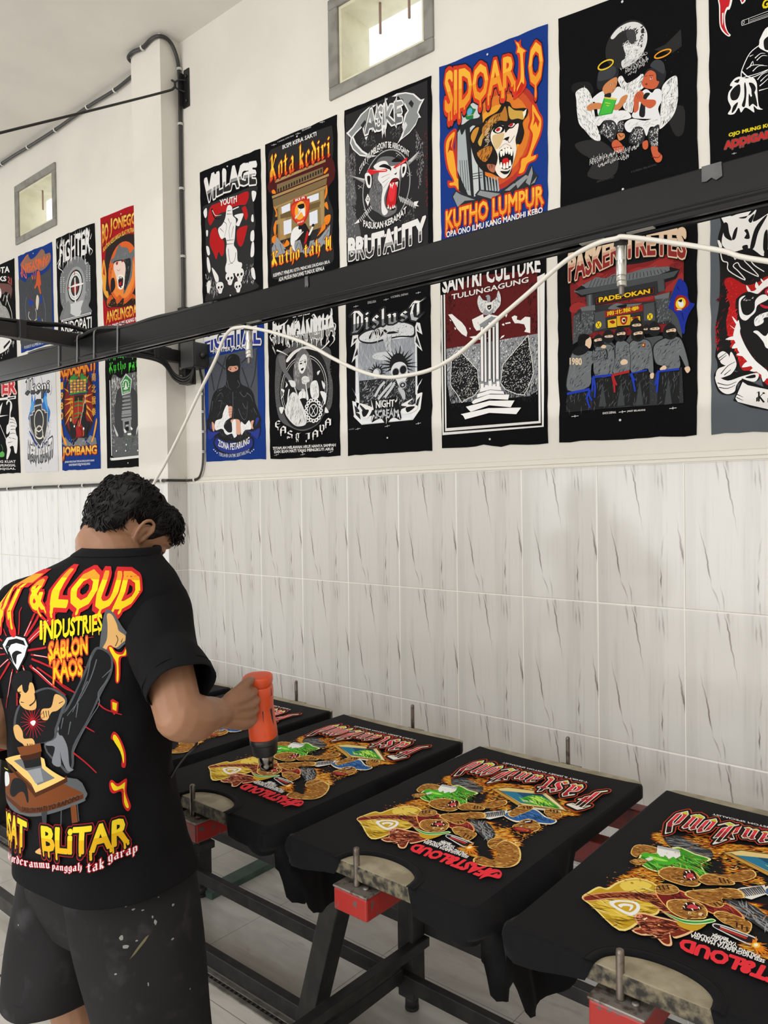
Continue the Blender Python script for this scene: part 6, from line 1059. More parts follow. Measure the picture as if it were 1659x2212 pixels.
('l',276,7.2,7.2,[118,272,717,254]),('t','FIGHTER',[69,908,743,907,753,1156,80,1149],2,0.05,[],0,0,3),('l',2,14.3,2,[45,1094,25,1141,48,1178]),('l',2,14.3,2,[89,1115,113,1152,103,1176]),('l',2,14.3,2,[196,1091,219,1107,240,1118]),('l',2,14.3,2,[749,1037,770,1072,780,1090]),('l',2,14.3,2,[671,1065,683,1133,670,1156]),('l',2,14.3,2,[730,1071,736,1120,749,1137]),
('l',2,12.3,2,[530,1077,552,1103,602,1111]),('l',2,16.4,2,[70,929,46,881,121,834,162,794]),('l',2,16.4,2,[642,849,640,798,700,806]),('l',2,16.4,2,[117,1004,38,936,15,919]),('l',2,14.3,2,[706,966,792,906,742,867]),('t','KRIDOPATI',[79,137,740,97,745,222,85,258],2,0.03,[],0,0,0),('t','PASUKAN',[323,73,699,42,700,78,324,115],27,0.02,[],0,0,0),
],
'bojo': [
('s',277,[93,848,176,905,297,930,434,924,633,882,731,778,732,268,636,183,291,233,110,243,52,329,13,401,53,609]),('e',278,411,558,283,302),('e',279,410,516,224,229),('n',280,50,31.5,6.3,0.4,221,[134,861,394,876,307,663,101,535]),('n',281,70,27.3,4.2,0.3,222,[152,803,658,794,660,322,137,399]),('s',282,[2,641,48,761,93,601,77,443,117,414,134,335,94,353,35,418,18,508]),
('p',283,[26,615,51,718,72,584]),('s',284,[190,731,250,739,344,845,391,813,506,777,542,717,637,748,635,676,596,644,571,484,492,395,413,337,439,531,308,684,208,684]),('s',103,[229,691,445,676,559,652,534,491,433,365,401,539]),('n',285,50,27.3,5.2,1.2,223,[231,743,525,763,596,644,553,487,453,382]),('s',286,[248,676,308,684,425,660,461,589,437,469,415,400,317,408,300,475,264,567,236,625]),
('p',287,[278,680,328,680,317,651,287,652]),('p',287,[386,673,435,673,428,659,395,655]),('l',3,4.2,3.1,[305,601,334,584,364,599]),('s',288,[312,536,381,538,438,490,415,400,346,392,309,452]),('s',289,[325,517,380,517,414,484,396,414,347,407,323,449]),('p',1,[329,458,379,470,377,433,342,430]),('p',290,[321,518,341,514,330,492]),('p',290,[347,521,367,517,356,495]),('p',290,[371,517,390,513,379,491]),
('p',290,[337,420,357,416,346,394]),('p',290,[377,421,396,417,386,395]),('s',291,[182,519,242,528,259,430,177,392]),('s',292,[93,321,176,371,253,292,335,341,448,257,565,309,657,251,655,200,311,240,131,250]),('s',293,[111,275,235,328,292,254,411,296,428,230,582,264,636,193,291,222]),('n',282,36,35.7,5.2,0.8,224,[95,385,659,302,655,200,131,261]),
('t','BO',[24,929,147,938,154,1118,32,1132],[(0,294),(0.5,295)],0.05,[(296,0.1)],5,0,0),('t','J',[174,943,224,989,230,1147,181,1143],[(0,294),(0.5,295)],0.05,[(296,0.1)],0,0,0),('t','ONEGORO',[241,1017,847,963,851,1083,245,1133],[(0,294),(0.5,295)],0.05,[(296,0.1)],8,0,0),('t','IKATAN KELUARGA SILAT PUTRA INDONESIA',[41,833,843,853,845,898,42,881],295,0.03,[],0,1.6,0),
('t','ANGLINGDARMA',[74,93,852,74,856,179,78,216],[(0,294),(0.5,295)],0.05,[(296,0.08)],8,0,0),('t','OPA ONO ILMU KANG MANDHI',[65,24,815,29,816,66,66,67],2,0.04,[],0,0,0),
],
'shter': [
('t','FIGHTER',[-584,1095,763,971,772,1151,-574,1270],297,0.05,[(298,0.1)],10,0,0),('l',2,28,28,[38,960,519,936]),('p',2,[483,955,762,949,755,909,494,920]),('p',3,[532,942,725,939,722,923,536,926]),('p',2,[289,842,388,899,310,752]),('p',2,[284,743,545,727,283,723]),('l',2,9.7,9.7,[279,644,468,422]),
('s',2,[503,856,492,889,555,916,638,876,647,810,607,749,605,695,689,688,746,630,767,575,730,545,750,469,783,424,751,254,692,257,659,335,562,329,584,285,506,191,457,193,487,301,454,390,469,444,545,472,572,524,509,496,473,509,489,595,540,624,568,698,585,794,601,868,554,894]),('l',3,7.5,3.2,[579,675,675,657,722,632]),('l',3,7.5,3.2,[577,632,674,625,744,598]),('l',3,7.5,3.2,[599,587,696,580,743,566]),
('l',3,7.5,3.2,[597,544,694,542,741,523]),('l',3,7.5,3.2,[570,492,667,496,738,480]),('l',3,7.5,3.2,[544,450,616,434]),('l',3,7.5,3.2,[516,386,638,390]),('l',3,7.5,3.2,[640,433,735,416]),('s',299,[259,258,337,287,405,261,383,218,257,224]),('l',299,7.5,6.4,[316,376,363,318,335,265]),('t','MUNGKIN DIRI SING KUAT',[-721,183,716,127,718,159,-719,218],2,0.04,[],0,0,0),
('t','DUNYO ATINE GAWE NAMUNGGAL',[-724,130,714,82,716,114,-722,165],2,0.04,[],0,0,0),('t','SIJI GURU TUNGGAL',[-728,76,712,37,713,69,-726,112],2,0.04,[],0,0,0),
],
'ikspi': [
('s',300,[153,652,226,771,257,935,296,827,345,916,361,780,536,805,519,888,627,917,622,797,701,689,676,600,654,572,422,672,219,626]),('s',301,[202,732,275,850,316,774,302,702]),('s',301,[559,823,604,879,642,775,658,672]),('n',302,40,71.6,6.1,1.5,231,[190,482,295,330,644,350,711,446]),('n',303,40,16.4,8.2,0.6,232,[129,633,220,647,254,415,141,412]),
('n',303,40,16.4,8.2,0.6,233,[633,573,739,605,711,426,602,373]),('s',304,[168,505,296,350,447,270,644,350,731,405,644,360,427,322]),('p',305,[341,844,386,860,495,849,514,797,339,792]),('p',306,[178,697,245,697,242,728,292,734,295,796,514,797,522,735,597,718,606,692,659,692,641,512,581,374,436,275,298,382,193,545]),
('p',307,[195,685,263,687,260,719,309,725,312,784,501,788,507,728,579,711,589,685,644,683,626,513,569,383,437,291,313,386,211,543]),('p',308,[204,674,276,678,273,709,322,715,325,773,492,778,498,721,566,704,576,678,635,676,615,514,560,390,437,306,325,390,220,543]),('r',309,423,600,125,138,20.5),('r',310,423,600,125,138,5.1),
('l',309,18.4,18.4,[367,439,348,502,426,538,501,502,519,419,560,386,617,453,626,523]),('l',309,18.4,18.4,[326,514,333,431,409,395,496,400,520,460]),('l',310,4.1,4.1,[367,439,348,502,426,538,501,502,519,419,560,386,617,453]),('g','Ikspi',[95,872,698,850,708,1060,107,1133],[(0,311),(0.45,130)],0.02,[(166,0.1)],0,0,0),
('t','KERA SAKTI',[118,161,745,163,755,383,126,340],[(0,312),(0.4,313)],0.05,[(314,0.09)],0,-0.2,2),('l',315,5.1,2,[316,1011,331,1092,367,1150]),('l',315,5.1,2,[546,1007,506,1093,476,1147]),('l',315,5.1,2,[98,940,102,1013]),('l',315,5.1,2,[709,869,754,924,746,985]),
],
'kerasakti': [
('e',316,397,710,363,398),('e',317,397,710,312,365),('e',318,397,710,200,258),('p',319,[238,818,65,929,297,852]),('p',320,[243,828,75,924,279,849]),('p',319,[272,758,71,796,268,807]),('p',320,[265,768,81,795,262,799]),('p',319,[290,733,72,729,250,781]),('p',320,[276,741,82,731,251,771]),('p',319,[309,686,73,597,233,723]),('p',320,[288,690,83,602,240,712]),('p',319,[257,873,148,1040,343,887]),
('p',320,[268,881,156,1032,322,889]),('p',319,[454,886,640,1015,539,858]),('p',320,[475,886,633,1008,528,868]),('p',319,[488,847,702,903,555,807]),('p',320,[507,842,693,899,549,817]),('p',319,[508,808,703,798,537,760]),('p',320,[520,799,695,797,538,770]),('p',319,[540,765,710,697,511,722]),('p',320,[540,755,701,700,522,728]),('p',319,[561,712,715,586,494,684]),('p',320,[555,703,706,592,513,686]),
('p',319,[562,667,701,488,481,649]),('p',320,[553,658,692,496,502,647]),('p',319,[316,651,80,497,230,680]),('p',320,[294,650,90,505,240,669]),('p',321,[175,884,191,992,281,1058,411,1062,537,1033,607,956,613,839,591,809,206,826]),('s',322,[201,980,270,1043,411,1053,537,1022,597,957,575,927,409,1000,233,954]),('p',323,[226,999,283,994,282,971,225,975]),('p',324,[225,968,282,964,281,940,224,944]),
('p',323,[224,938,280,934,279,910,223,914]),('p',324,[222,908,279,904,278,880,221,884]),('p',323,[221,877,278,873,277,850,220,853]),('p',324,[300,992,357,988,356,965,299,969]),('p',323,[299,962,355,958,354,935,298,939]),('p',324,[298,932,354,928,353,904,297,908]),('p',323,[297,902,353,898,352,874,296,878]),('p',324,[295,872,352,868,351,844,294,848]),('p',323,[374,986,429,982,428,959,373,963]),
('p',324,[372,956,428,952,427,929,371,933]),('p',323,[371,926,427,922,426,899,370,903]),('p',324,[370,896,425,892,425,869,369,873]),('p',323,[369,866,424,862,423,839,368,842]),('p',324,[446,980,501,976,500,953,445,957]),('p',323,[445,950,500,946,499,923,444,927]),('p',324,[444,921,499,917,498,893,443,897]),('p',323,[442,891,497,887,496,864,441,867]),('p',324,[441,861,496,857,495,834,440,837]),
('p',323,[518,974,572,970,571,947,517,951]),('p',324,[517,945,571,941,570,917,516,921]),('p',323,[515,915,570,911,569,888,514,891]),('p',324,[514,885,569,881,568,858,513,862]),('p',323,[513,855,567,852,566,829,512,832]),('l',322,15,15,[206,837,402,839,591,830]),('p',316,[315,815,507,807,504,743,312,751]),('l',322,12.9,12.9,[311,740,398,748,493,734]),('l',322,12.9,12.9,[310,697,396,705,491,691]),
('l',322,12.9,12.9,[306,610,393,619,488,606]),('l',322,12.9,12.9,[304,567,391,576,486,563]),('l',325,9.7,9.7,[238,801,224,377]),('l',325,9.7,9.7,[281,797,268,374]),('l',325,9.7,9.7,[400,785,386,366]),('l',325,9.7,9.7,[505,775,493,359]),('l',325,9.7,9.7,[547,771,535,357]),('s',326,[195,587,250,582,259,527,323,500,413,591,423,568,344,477,317,349,292,285,249,299,210,411,192,510]),
('s',326,[477,607,541,612,558,525,640,498,573,386,612,320,529,336,513,443,451,491]),('s',326,[523,699,565,695,562,610,509,615]),('l',2,6.4,4.3,[570,811,454,555,396,452]),('e',327,227,557,22,22),('e',327,546,729,19,17),('s',328,[332,456,397,473,468,382,382,366]),('e',2,301,480,15,13),('e',2,502,439,17,15),('p',329,[15,302,97,374,184,314,291,264,115,263]),
('p',329,[270,265,381,345,509,337,568,259,420,246]),('p',329,[549,302,635,361,756,321,773,257,671,242]),('n',330,40,42.9,6.4,1,241,[27,312,186,357,715,334,753,258,115,268]),('s',320,[0,536,24,501,53,388,96,352,127,284,72,298,40,356,9,424]),('s',320,[774,529,786,486,737,364,683,284,663,295,696,346,729,428]),
('t','KERASAKTI',[-5,1047,768,1042,774,1187,4,1234],[(0,294),(0.5,295)],0.055,[(331,0.1)],12,0,0),('t','JOMBANG',[19,135,768,121,773,247,25,268],[(0,294),(0.5,295)],0.055,[(331,0.1)],10,0,0),('t','1',[12,912,71,911,75,994,16,995],332,0.04,[],0,0,0),('t','9',[7,799,66,799,70,882,11,882],332,0.04,[],0,0,0),('t','8',[2,687,61,687,65,770,6,770],332,0.04,[],0,0,0),
('t','0',[-3,574,56,575,60,657,1,657],332,0.04,[],0,0,0),('t','南',[694,930,780,924,783,1012,698,1019],332,0.015,[],0,0,0),('t','北',[689,806,775,801,778,889,693,895],332,0.015,[],0,0,0),('t','猴',[685,683,770,678,773,767,688,772],332,0.015,[],0,0,0),('t','拳',[680,559,765,555,768,644,683,648],332,0.015,[],0,0,0),
('t','JANGAN MENGATAKAN TENTANG KERAGUANNYA ORANG',[73,77,715,69,716,96,74,106],333,0.04,[],0,0,0),('t','WANI MENANTI KEDATAN KELUARGA',[161,45,628,41,629,66,162,71],333,0.04,[],0,0,0),
],
'green': [
('s',334,[122,932,298,912,390,940,515,945,706,932,822,852,796,107,660,109,359,109,119,120,105,332]),('n',335,120,48.9,8.8,1.3,251,[131,931,298,921,274,776,196,665,120,632]),('n',335,120,48.9,8.8,1.3,252,[515,945,824,917,813,607,628,682,544,787]),('n',336,80,23.5,6.8,1.4,253,[120,632,191,526,161,228,104,231]),('n',58,100,39.1,6.8,1.5,254,[124,751,197,684,165,328,102,171]),
('n',58,60,29.4,7.8,0.9,255,[127,330,803,305,796,116,120,140]),('n',337,60,15.7,6.8,1.4,256,[128,350,803,305,796,116,120,140]),('s',338,[238,799,349,808,364,727,341,612,319,495,330,317,203,345,172,527,197,684]),('s',338,[474,794,561,766,627,663,604,492,563,321,476,356,502,597,489,715]),('l',339,19.6,19.6,[331,715,471,713]),('l',340,4.9,4.9,[330,701,471,699]),('l',339,19.6,19.6,[326,676,474,674]),
('l',340,4.9,4.9,[326,662,474,660]),('l',339,19.6,19.6,[322,637,477,634]),('l',340,4.9,4.9,[322,623,477,621]),('l',339,19.6,19.6,[318,603,480,600]),('l',340,4.9,4.9,[318,589,480,587]),('l',339,19.6,19.6,[314,569,483,566]),('l',340,4.9,4.9,[314,555,483,552]),('l',339,19.6,19.6,[311,549,487,546]),('l',340,4.9,4.9,[310,536,487,533]),('l',339,19.6,19.6,[307,525,491,522]),
('l',340,4.9,4.9,[307,511,490,508]),('l',339,19.6,19.6,[303,491,494,487]),('l',340,4.9,4.9,[303,477,493,474]),('p',339,[328,495,481,502,477,376,333,376]),('p',58,[363,462,444,466,441,369,365,369]),('p',341,[380,432,434,432,433,408,379,406]),('p',235,[385,412,424,414,423,380,384,378]),('n',342,24,58.7,5.9,1.4,257,[313,338,529,343,505,189,308,200]),('e',2,196,176,11,9),('e',2,370,169,11,9),
('e',2,592,160,10,9),('e',2,385,230,11,9),('s',2,[352,394,396,362,368,349,350,365]),('s',2,[469,406,509,383,485,370]),('s',2,[413,341,475,342,475,322,421,326]),('s',343,[150,449,204,385,239,333,202,335]),('s',343,[619,414,590,339,572,321,582,378]),('p',344,[296,867,405,950,516,877,481,745,324,733]),('p',322,[314,860,404,931,498,873,469,756,339,748]),('e',2,349,826,11,9),('e',2,347,848,11,9),
('e',2,357,868,11,9),('e',2,377,881,11,9),('e',2,402,883,11,9),('e',2,427,875,11,9),('e',2,445,858,11,9),('e',2,454,837,11,9),('e',2,450,815,11,9),('p',2,[392,862,408,860,421,805,378,808]),('e',2,399,797,43,12),('l',322,2.9,2.9,[366,794,431,791]),('t','TAMAN SISWA',[347,754,455,757,455,773,347,769],2,0.03,[],0,0,0),('l',345,12.7,12.7,[97,916,104,131]),
('l',345,25.4,25.4,[90,106,137,94,659,99,829,100]),('g','Bumi reog',[62,1114,828,1044,832,1147,67,1224],346,0.02,[],16,0,0),('g','Kutho patria',[86,976,791,950,795,1067,90,1101],346,0.02,[],20,0,0),
],
'print': [
('n',347,54,63.9,22.1,0.5,301,[315,1568,303,1437,277,1315,209,1339,152,1416,248,1504]),('n',348,81,52.5,14.8,0.5,302,[315,1568,303,1437,277,1315,209,1339,152,1416,248,1504]),('n',349,81,43.9,10.4,0.5,303,[315,1568,303,1437,277,1315,209,1339,152,1416,248,1504]),('n',350,63,35.2,7.4,0.5,304,[315,1568,303,1437,277,1315,209,1339,152,1416,248,1504]),
('n',351,27,23.6,5.9,0.5,305,[315,1568,303,1437,277,1315,209,1339,152,1416,248,1504]),('n',347,24,63.9,22.1,0.5,306,[356,1013,322,971,243,1099,315,1070]),('n',348,36,52.5,14.8,0.5,307,[356,1013,322,971,243,1099,315,1070]),('n',349,36,43.9,10.4,0.5,308,[356,1013,322,971,243,1099,315,1070]),('n',350,28,35.2,7.4,0.5,309,[356,1013,322,971,243,1099,315,1070]),
('n',351,12,23.6,5.9,0.5,310,[356,1013,322,971,243,1099,315,1070]),('n',347,78,63.9,22.1,0.5,311,[242,983,206,866,31,905,-128,1171,-83,1231,16,1161,53,1060,170,1014]),('n',348,117,52.5,14.8,0.5,312,[242,983,206,866,31,905,-128,1171,-83,1231,16,1161,53,1060,170,1014]),('n',349,117,43.9,10.4,0.5,313,[242,983,206,866,31,905,-128,1171,-83,1231,16,1161,53,1060,170,1014]),
('n',350,91,35.2,7.4,0.5,314,[242,983,206,866,31,905,-128,1171,-83,1231,16,1161,53,1060,170,1014]),('n',351,39,23.6,5.9,0.5,315,[242,983,206,866,31,905,-128,1171,-83,1231,16,1161,53,1060,170,1014]),('n',347,60,63.9,22.1,0.5,316,[-187,1397,-230,1341,-389,1607,-352,1636,-274,1550]),('n',348,90,52.5,14.8,0.5,317,[-187,1397,-230,1341,-389,1607,-352,1636,-274,1550]),
('n',349,90,43.9,10.4,0.5,318,[-187,1397,-230,1341,-389,1607,-352,1636,-274,1550]),('n',350,70,35.2,7.4,0.5,319,[-187,1397,-230,1341,-389,1607,-352,1636,-274,1550]),('n',351,30,23.6,5.9,0.5,320,[-187,1397,-230,1341,-389,1607,-352,1636,-274,1550]),('n',347,18,63.9,22.1,0.5,321,[-162,1639,-185,1601,-274,1662,-227,1663]),('n',348,27,52.5,14.8,0.5,322,[-162,1639,-185,1601,-274,1662,-227,1663]),
('n',349,27,43.9,10.4,0.5,323,[-162,1639,-185,1601,-274,1662,-227,1663]),('n',350,21,35.2,7.4,0.5,324,[-162,1639,-185,1601,-274,1662,-227,1663]),('n',351,9,23.6,5.9,0.5,325,[-162,1639,-185,1601,-274,1662,-227,1663]),('n',347,42,76,26.3,0.5,326,[154,1015,60,910,-128,825,-162,888,71,1011,75,1103]),('n',348,62,62.5,17.6,0.5,327,[154,1015,60,910,-128,825,-162,888,71,1011,75,1103]),
('n',349,62,52.2,12.4,0.5,328,[154,1015,60,910,-128,825,-162,888,71,1011,75,1103]),('n',350,49,41.9,8.8,0.5,329,[154,1015,60,910,-128,825,-162,888,71,1011,75,1103]),('n',351,21,28.1,7.1,0.5,330,[154,1015,60,910,-128,825,-162,888,71,1011,75,1103]),('n',347,42,76,26.3,0.5,331,[-248,905,-373,970,-403,1049,-346,1094,-357,1184,-321,1011]),
('n',348,62,62.5,17.6,0.5,332,[-248,905,-373,970,-403,1049,-346,1094,-357,1184,-321,1011]),('n',349,62,52.2,12.4,0.5,333,[-248,905,-373,970,-403,1049,-346,1094,-357,1184,-321,1011]),('n',350,49,41.9,8.8,0.5,334,[-248,905,-373,970,-403,1049,-346,1094,-357,1184,-321,1011]),('n',351,21,28.1,7.1,0.5,335,[-248,905,-373,970,-403,1049,-346,1094,-357,1184,-321,1011]),
('n',347,54,76,26.3,0.5,336,[-175,1444,-226,1381,-357,1453,-352,1489,-283,1544]),('n',348,81,62.5,17.6,0.5,337,[-175,1444,-226,1381,-357,1453,-352,1489,-283,1544]),('n',349,81,52.2,12.4,0.5,338,[-175,1444,-226,1381,-357,1453,-352,1489,-283,1544]),('n',350,63,41.9,8.8,0.5,339,[-175,1444,-226,1381,-357,1453,-352,1489,-283,1544]),
('n',351,27,28.1,7.1,0.5,340,[-175,1444,-226,1381,-357,1453,-352,1489,-283,1544]),('n',347,30,76,26.3,0.5,341,[-100,1387,-127,1341,-272,1456,-231,1489]),('n',348,45,62.5,17.6,0.5,342,[-100,1387,-127,1341,-272,1456,-231,1489]),('n',349,45,52.2,12.4,0.5,343,[-100,1387,-127,1341,-272,1456,-231,1489]),('n',350,35,41.9,8.8,0.5,344,[-100,1387,-127,1341,-272,1456,-231,1489]),
('n',351,15,28.1,7.1,0.5,345,[-100,1387,-127,1341,-272,1456,-231,1489]),('s',352,[312,1008,295,980,235,978,161,1035,110,1023,85,1099,157,1093,248,1092]),('n',353,50,72.4,7.4,0.3,346,[309,1006,235,978,107,1035,95,1098,242,1087]),('s',352,[-51,1395,-81,1367,-142,1367,-226,1449,-228,1513,-165,1482,-106,1444]),('n',354,60,72.4,7.4,-0.7,347,[-56,1396,-144,1370,-223,1452,-223,1508,-117,1448]),
('s',355,[-231,1515,-247,1459,-291,1459,-344,1496,-307,1556,-269,1565]),('s',356,[-234,1515,-250,1462,-291,1462,-339,1497,-305,1553,-270,1561]),('n',357,30,35,8.8,0.4,349,[-231,1515,-247,1459,-291,1459,-344,1496,-307,1556,-269,1565]),('n',358,30,31.6,8.8,0.4,350,[-231,1515,-247,1459,-291,1459,-344,1496,-307,1556,-269,1565]),
('s',355,[-271,1686,-283,1651,-336,1649,-324,1586,-283,1535,-285,1463,-360,1482,-424,1579,-424,1655,-357,1705,-299,1717]),('s',356,[-275,1681,-287,1648,-336,1646,-325,1587,-286,1541,-289,1474,-358,1491,-417,1581,-418,1652,-355,1699,-301,1710]),('n',357,60,29.4,7.4,0.4,351,[-271,1686,-283,1651,-336,1649,-324,1586,-283,1535,-285,1463,-360,1482,-424,1579,-424,1655,-357,1705,-299,1717]),
('n',358,60,26.5,7.4,0.4,352,[-271,1686,-283,1651,-336,1649,-324,1586,-283,1535,-285,1463,-360,1482,-424,1579,-424,1655,-357,1705,-299,1717]),('l',359,5.9,4.5,[-292,1701,-295,1717]),('l',359,5.9,4.5,[-286,1674,-286,1689]),('l',359,5.9,4.5,[-291,1663,-289,1675]),('s',355,[71,1235,-5,1195,-59,1097,-91,1140,-60,1216,10,1256]),('s',356,[64,1232,-7,1195,-57,1104,-87,1143,-57,1214,8,1252]),
('n',357,26,29.4,7.4,0.4,353,[71,1235,-5,1195,-59,1097,-91,1140,-60,1216,10,1256]),('n',358,26,26.5,7.4,0.4,354,[71,1235,-5,1195,-59,1097,-91,1140,-60,1216,10,1256]),('p',360,[67,1014,18,945,-147,888,-176,888,-364,1034,-336,1041,-157,1114,-138,1115]),('p',361,[59,1017,12,955,-152,898,-175,903,-346,1031,-322,1031,-150,1093,36,1001]),('p',362,[60,1020,41,1009,-141,1092,-137,1113]),
('p',363,[-152,898,-175,903,-350,1032,-326,1030]),('p',364,[-142,1110,-330,1046,-338,1070,-148,1127]),('p',365,[20,1010,-167,924,-315,1026,-138,1081]),('p',366,[20,1010,-52,976,-178,1058,-138,1081]),('s',367,[-116,1051,-124,980,-165,948,-237,975,-312,1026,-246,1044,-183,1067]),('s',368,[-133,996,-172,960,-237,992,-272,1023,-217,1026,-164,1000]),
('n',369,40,69.2,8.8,-0.5,354,[-117,1037,-158,954,-300,1023,-194,1053]),('n',370,30,69.2,8.8,-0.5,363,[-117,1037,-158,954,-300,1023,-194,1053]),('t','FAST LOUD',[-170,1028,-121,1044,-137,1060,-186,1043],2,0.03,[],0,0,0),('s',371,[-147,1256,-141,1197,-177,1140,-226,1102,-305,1146,-364,1154,-362,1208,-304,1235,-262,1225,-232,1283]),
('s',372,[-152,1252,-149,1204,-182,1149,-229,1112,-306,1156,-358,1159,-356,1199,-300,1224,-256,1214,-225,1268]),('n',373,40,76,8.8,-0.3,356,[-154,1246,-188,1142,-304,1152,-357,1184,-268,1220]),('n',374,24,59.1,7.1,-0.3,357,[-154,1246,-188,1142,-304,1152,-357,1184,-268,1220]),('s',355,[-153,1226,-151,1145,-155,1099,-202,1078,-217,1125,-202,1200,-191,1246]),
('s',356,[-155,1221,-153,1146,-157,1104,-201,1084,-214,1127,-201,1197,-191,1240]),('n',357,26,35,8.8,0.4,358,[-153,1226,-151,1145,-155,1099,-202,1078,-217,1125,-202,1200,-191,1246]),('n',358,26,31.6,8.8,0.4,359,[-153,1226,-151,1145,-155,1099,-202,1078,-217,1125,-202,1200,-191,1246]),('l',359,7.1,5.3,[-167,1106,-185,1129]),('l',359,7.1,5.3,[-179,1097,-199,1123]),
('l',359,7.1,5.3,[-191,1092,-208,1116]),('s',355,[-273,1106,-268,1064,-328,1057,-362,1106,-348,1161,-302,1134]),('s',356,[-276,1106,-271,1067,-327,1061,-359,1106,-346,1157,-302,1132]),('n',357,26,35,8.8,0.4,360,[-273,1106,-268,1064,-328,1057,-362,1106,-348,1161,-302,1134]),('n',358,26,31.6,8.8,0.4,361,[-273,1106,-268,1064,-328,1057,-362,1106,-348,1161,-302,1134]),
('l',359,7.1,5.3,[-283,1062,-298,1086]),('l',359,7.1,5.3,[-298,1058,-313,1084]),('l',359,7.1,5.3,[-313,1056,-329,1083]),('s',355,[-239,1329,-245,1282,-246,1232,-286,1215,-333,1250,-347,1309,-315,1347,-272,1359]),('s',356,[-242,1326,-248,1282,-249,1236,-286,1221,-330,1252,-342,1307,-313,1343,-273,1354]),
('n',357,34,35,8.8,0.4,362,[-239,1329,-245,1282,-246,1232,-286,1215,-333,1250,-347,1309,-315,1347,-272,1359]),('n',358,34,31.6,8.8,0.4,363,[-239,1329,-245,1282,-246,1232,-286,1215,-333,1250,-347,1309,-315,1347,-272,1359]),('s',375,[-245,1339,-270,1318,-331,1307,-329,1340,-278,1362]),('s',376,[-257,1338,-280,1320,-316,1319,-295,1345]),('s',377,[-252,1257,-275,1219,-292,1254,-272,1265]),
('p',2,[-258,1256,-274,1230,-278,1239,-264,1264]),('e',378,-271,1304,4,8),('e',378,-302,1289,4,8),('e',379,-272,1303,2,5),('e',379,-302,1288,2,5),('l',380,8.8,5.3,[-256,1301,-275,1287]),('s',355,[67,1415,20,1353,-57,1307,-101,1312,-78,1365,-24,1403,29,1440]),('s',356,[61,1412,18,1354,-55,1311,-96,1316,-74,1365,-24,1401,26,1435]),
('n',357,26,35,8.8,0.4,364,[67,1415,20,1353,-57,1307,-101,1312,-78,1365,-24,1403,29,1440]),('n',358,26,31.6,8.8,0.4,365,[67,1415,20,1353,-57,1307,-101,1312,-78,1365,-24,1403,29,1440]),('p',381,[-52,1316,-72,1269,-134,1195,-156,1259,-124,1333,-80,1339]),('l',382,8.8,5.3,[-59,1303,-93,1338]),('l',382,8.8,5.3,[-64,1295,-98,1331]),('l',382,8.8,5.3,[-70,1288,-103,1324]),
('l',382,8.8,5.3,[-75,1280,-108,1318]),('l',382,8.8,5.3,[-80,1273,-113,1311]),('l',382,8.8,5.3,[-86,1265,-118,1304]),('l',382,8.8,5.3,[-91,1258,-123,1297]),('l',382,8.8,5.3,[-97,1250,-128,1290]),('l',382,8.8,5.3,[-102,1242,-133,1283]),('l',382,8.8,5.3,[-107,1235,-138,1276]),('l',382,8.8,5.3,[-113,1227,-143,1269]),('l',382,8.8,5.3,[-118,1220,-148,1262]),('l',382,8.8,5.3,[-124,1212,-153,1255]),
('s',383,[289,1319,315,1228,270,1176,223,1084,147,1101,82,1109,95,1182,44,1269,56,1326,172,1274,205,1345]),('s',384,[287,1313,305,1236,261,1188,215,1096,145,1111,91,1116,103,1179,56,1263,64,1313,179,1259,213,1334]),('n',385,80,100.3,8.9,-0.5,366,[282,1309,261,1188,99,1122,63,1261,69,1307,177,1262,214,1332]),
('n',386,60,86.4,7.4,-0.5,367,[282,1309,261,1188,99,1122,63,1261,69,1307,177,1262,214,1332]),('s',355,[349,1259,364,1188,338,1151,275,1147,266,1189,313,1242,318,1278]),('s',356,[347,1256,361,1189,336,1155,278,1151,270,1190,313,1240,318,1273]),('n',357,26,29.4,7.4,0.4,368,[349,1259,364,1188,338,1151,275,1147,266,1189,313,1242,318,1278]),
('n',358,26,26.5,7.4,0.4,369,[349,1259,364,1188,338,1151,275,1147,266,1189,313,1242,318,1278]),('s',355,[324,1331,306,1280,274,1286,281,1334]),('s',356,[322,1329,305,1282,275,1288,282,1332]),('n',357,26,29.4,7.4,0.4,370,[324,1331,306,1280,274,1286,281,1334]),('n',358,26,26.5,7.4,0.4,371,[324,1331,306,1280,274,1286,281,1334]),('p',387,[270,1187,290,1125,206,1109,185,1158,197,1221,238,1221]),
('p',388,[290,1125,206,1109,197,1130,280,1148]),('s',389,[309,1250,302,1215,240,1217,235,1192,213,1212,204,1183,183,1210,186,1249,207,1275,267,1265]),('s',390,[286,1237,241,1229,207,1234,244,1252]),('p',391,[286,1269,274,1239,258,1253,267,1281]),('s',355,[200,1362,205,1305,175,1266,105,1252,62,1297,52,1355,89,1385,154,1387]),
('s',356,[195,1359,200,1306,171,1270,107,1257,67,1299,58,1353,91,1381,152,1382]),('n',357,44,29.4,7.4,0.4,372,[200,1362,205,1305,175,1266,105,1252,62,1297,52,1355,89,1385,154,1387]),('n',358,44,26.5,7.4,0.4,373,[200,1362,205,1305,175,1266,105,1252,62,1297,52,1355,89,1385,154,1387]),('s',392,[114,1333,132,1273,105,1252,74,1307,88,1333]),('s',393,[106,1322,114,1289,98,1276,84,1310]),
('p',394,[121,1314,115,1310,106,1329]),('p',394,[129,1276,123,1271,114,1291]),('p',394,[122,1262,116,1257,106,1278]),('p',394,[91,1301,85,1296,76,1315]),('p',394,[97,1320,91,1315,82,1334]),('e',395,111,1360,5,8),('e',396,110,1359,2,5),('l',380,8.9,4.5,[132,1352,112,1342]),('e',397,58,1323,6,9),('s',355,[69,1307,56,1243,-24,1235,-47,1265,9,1313,35,1329]),
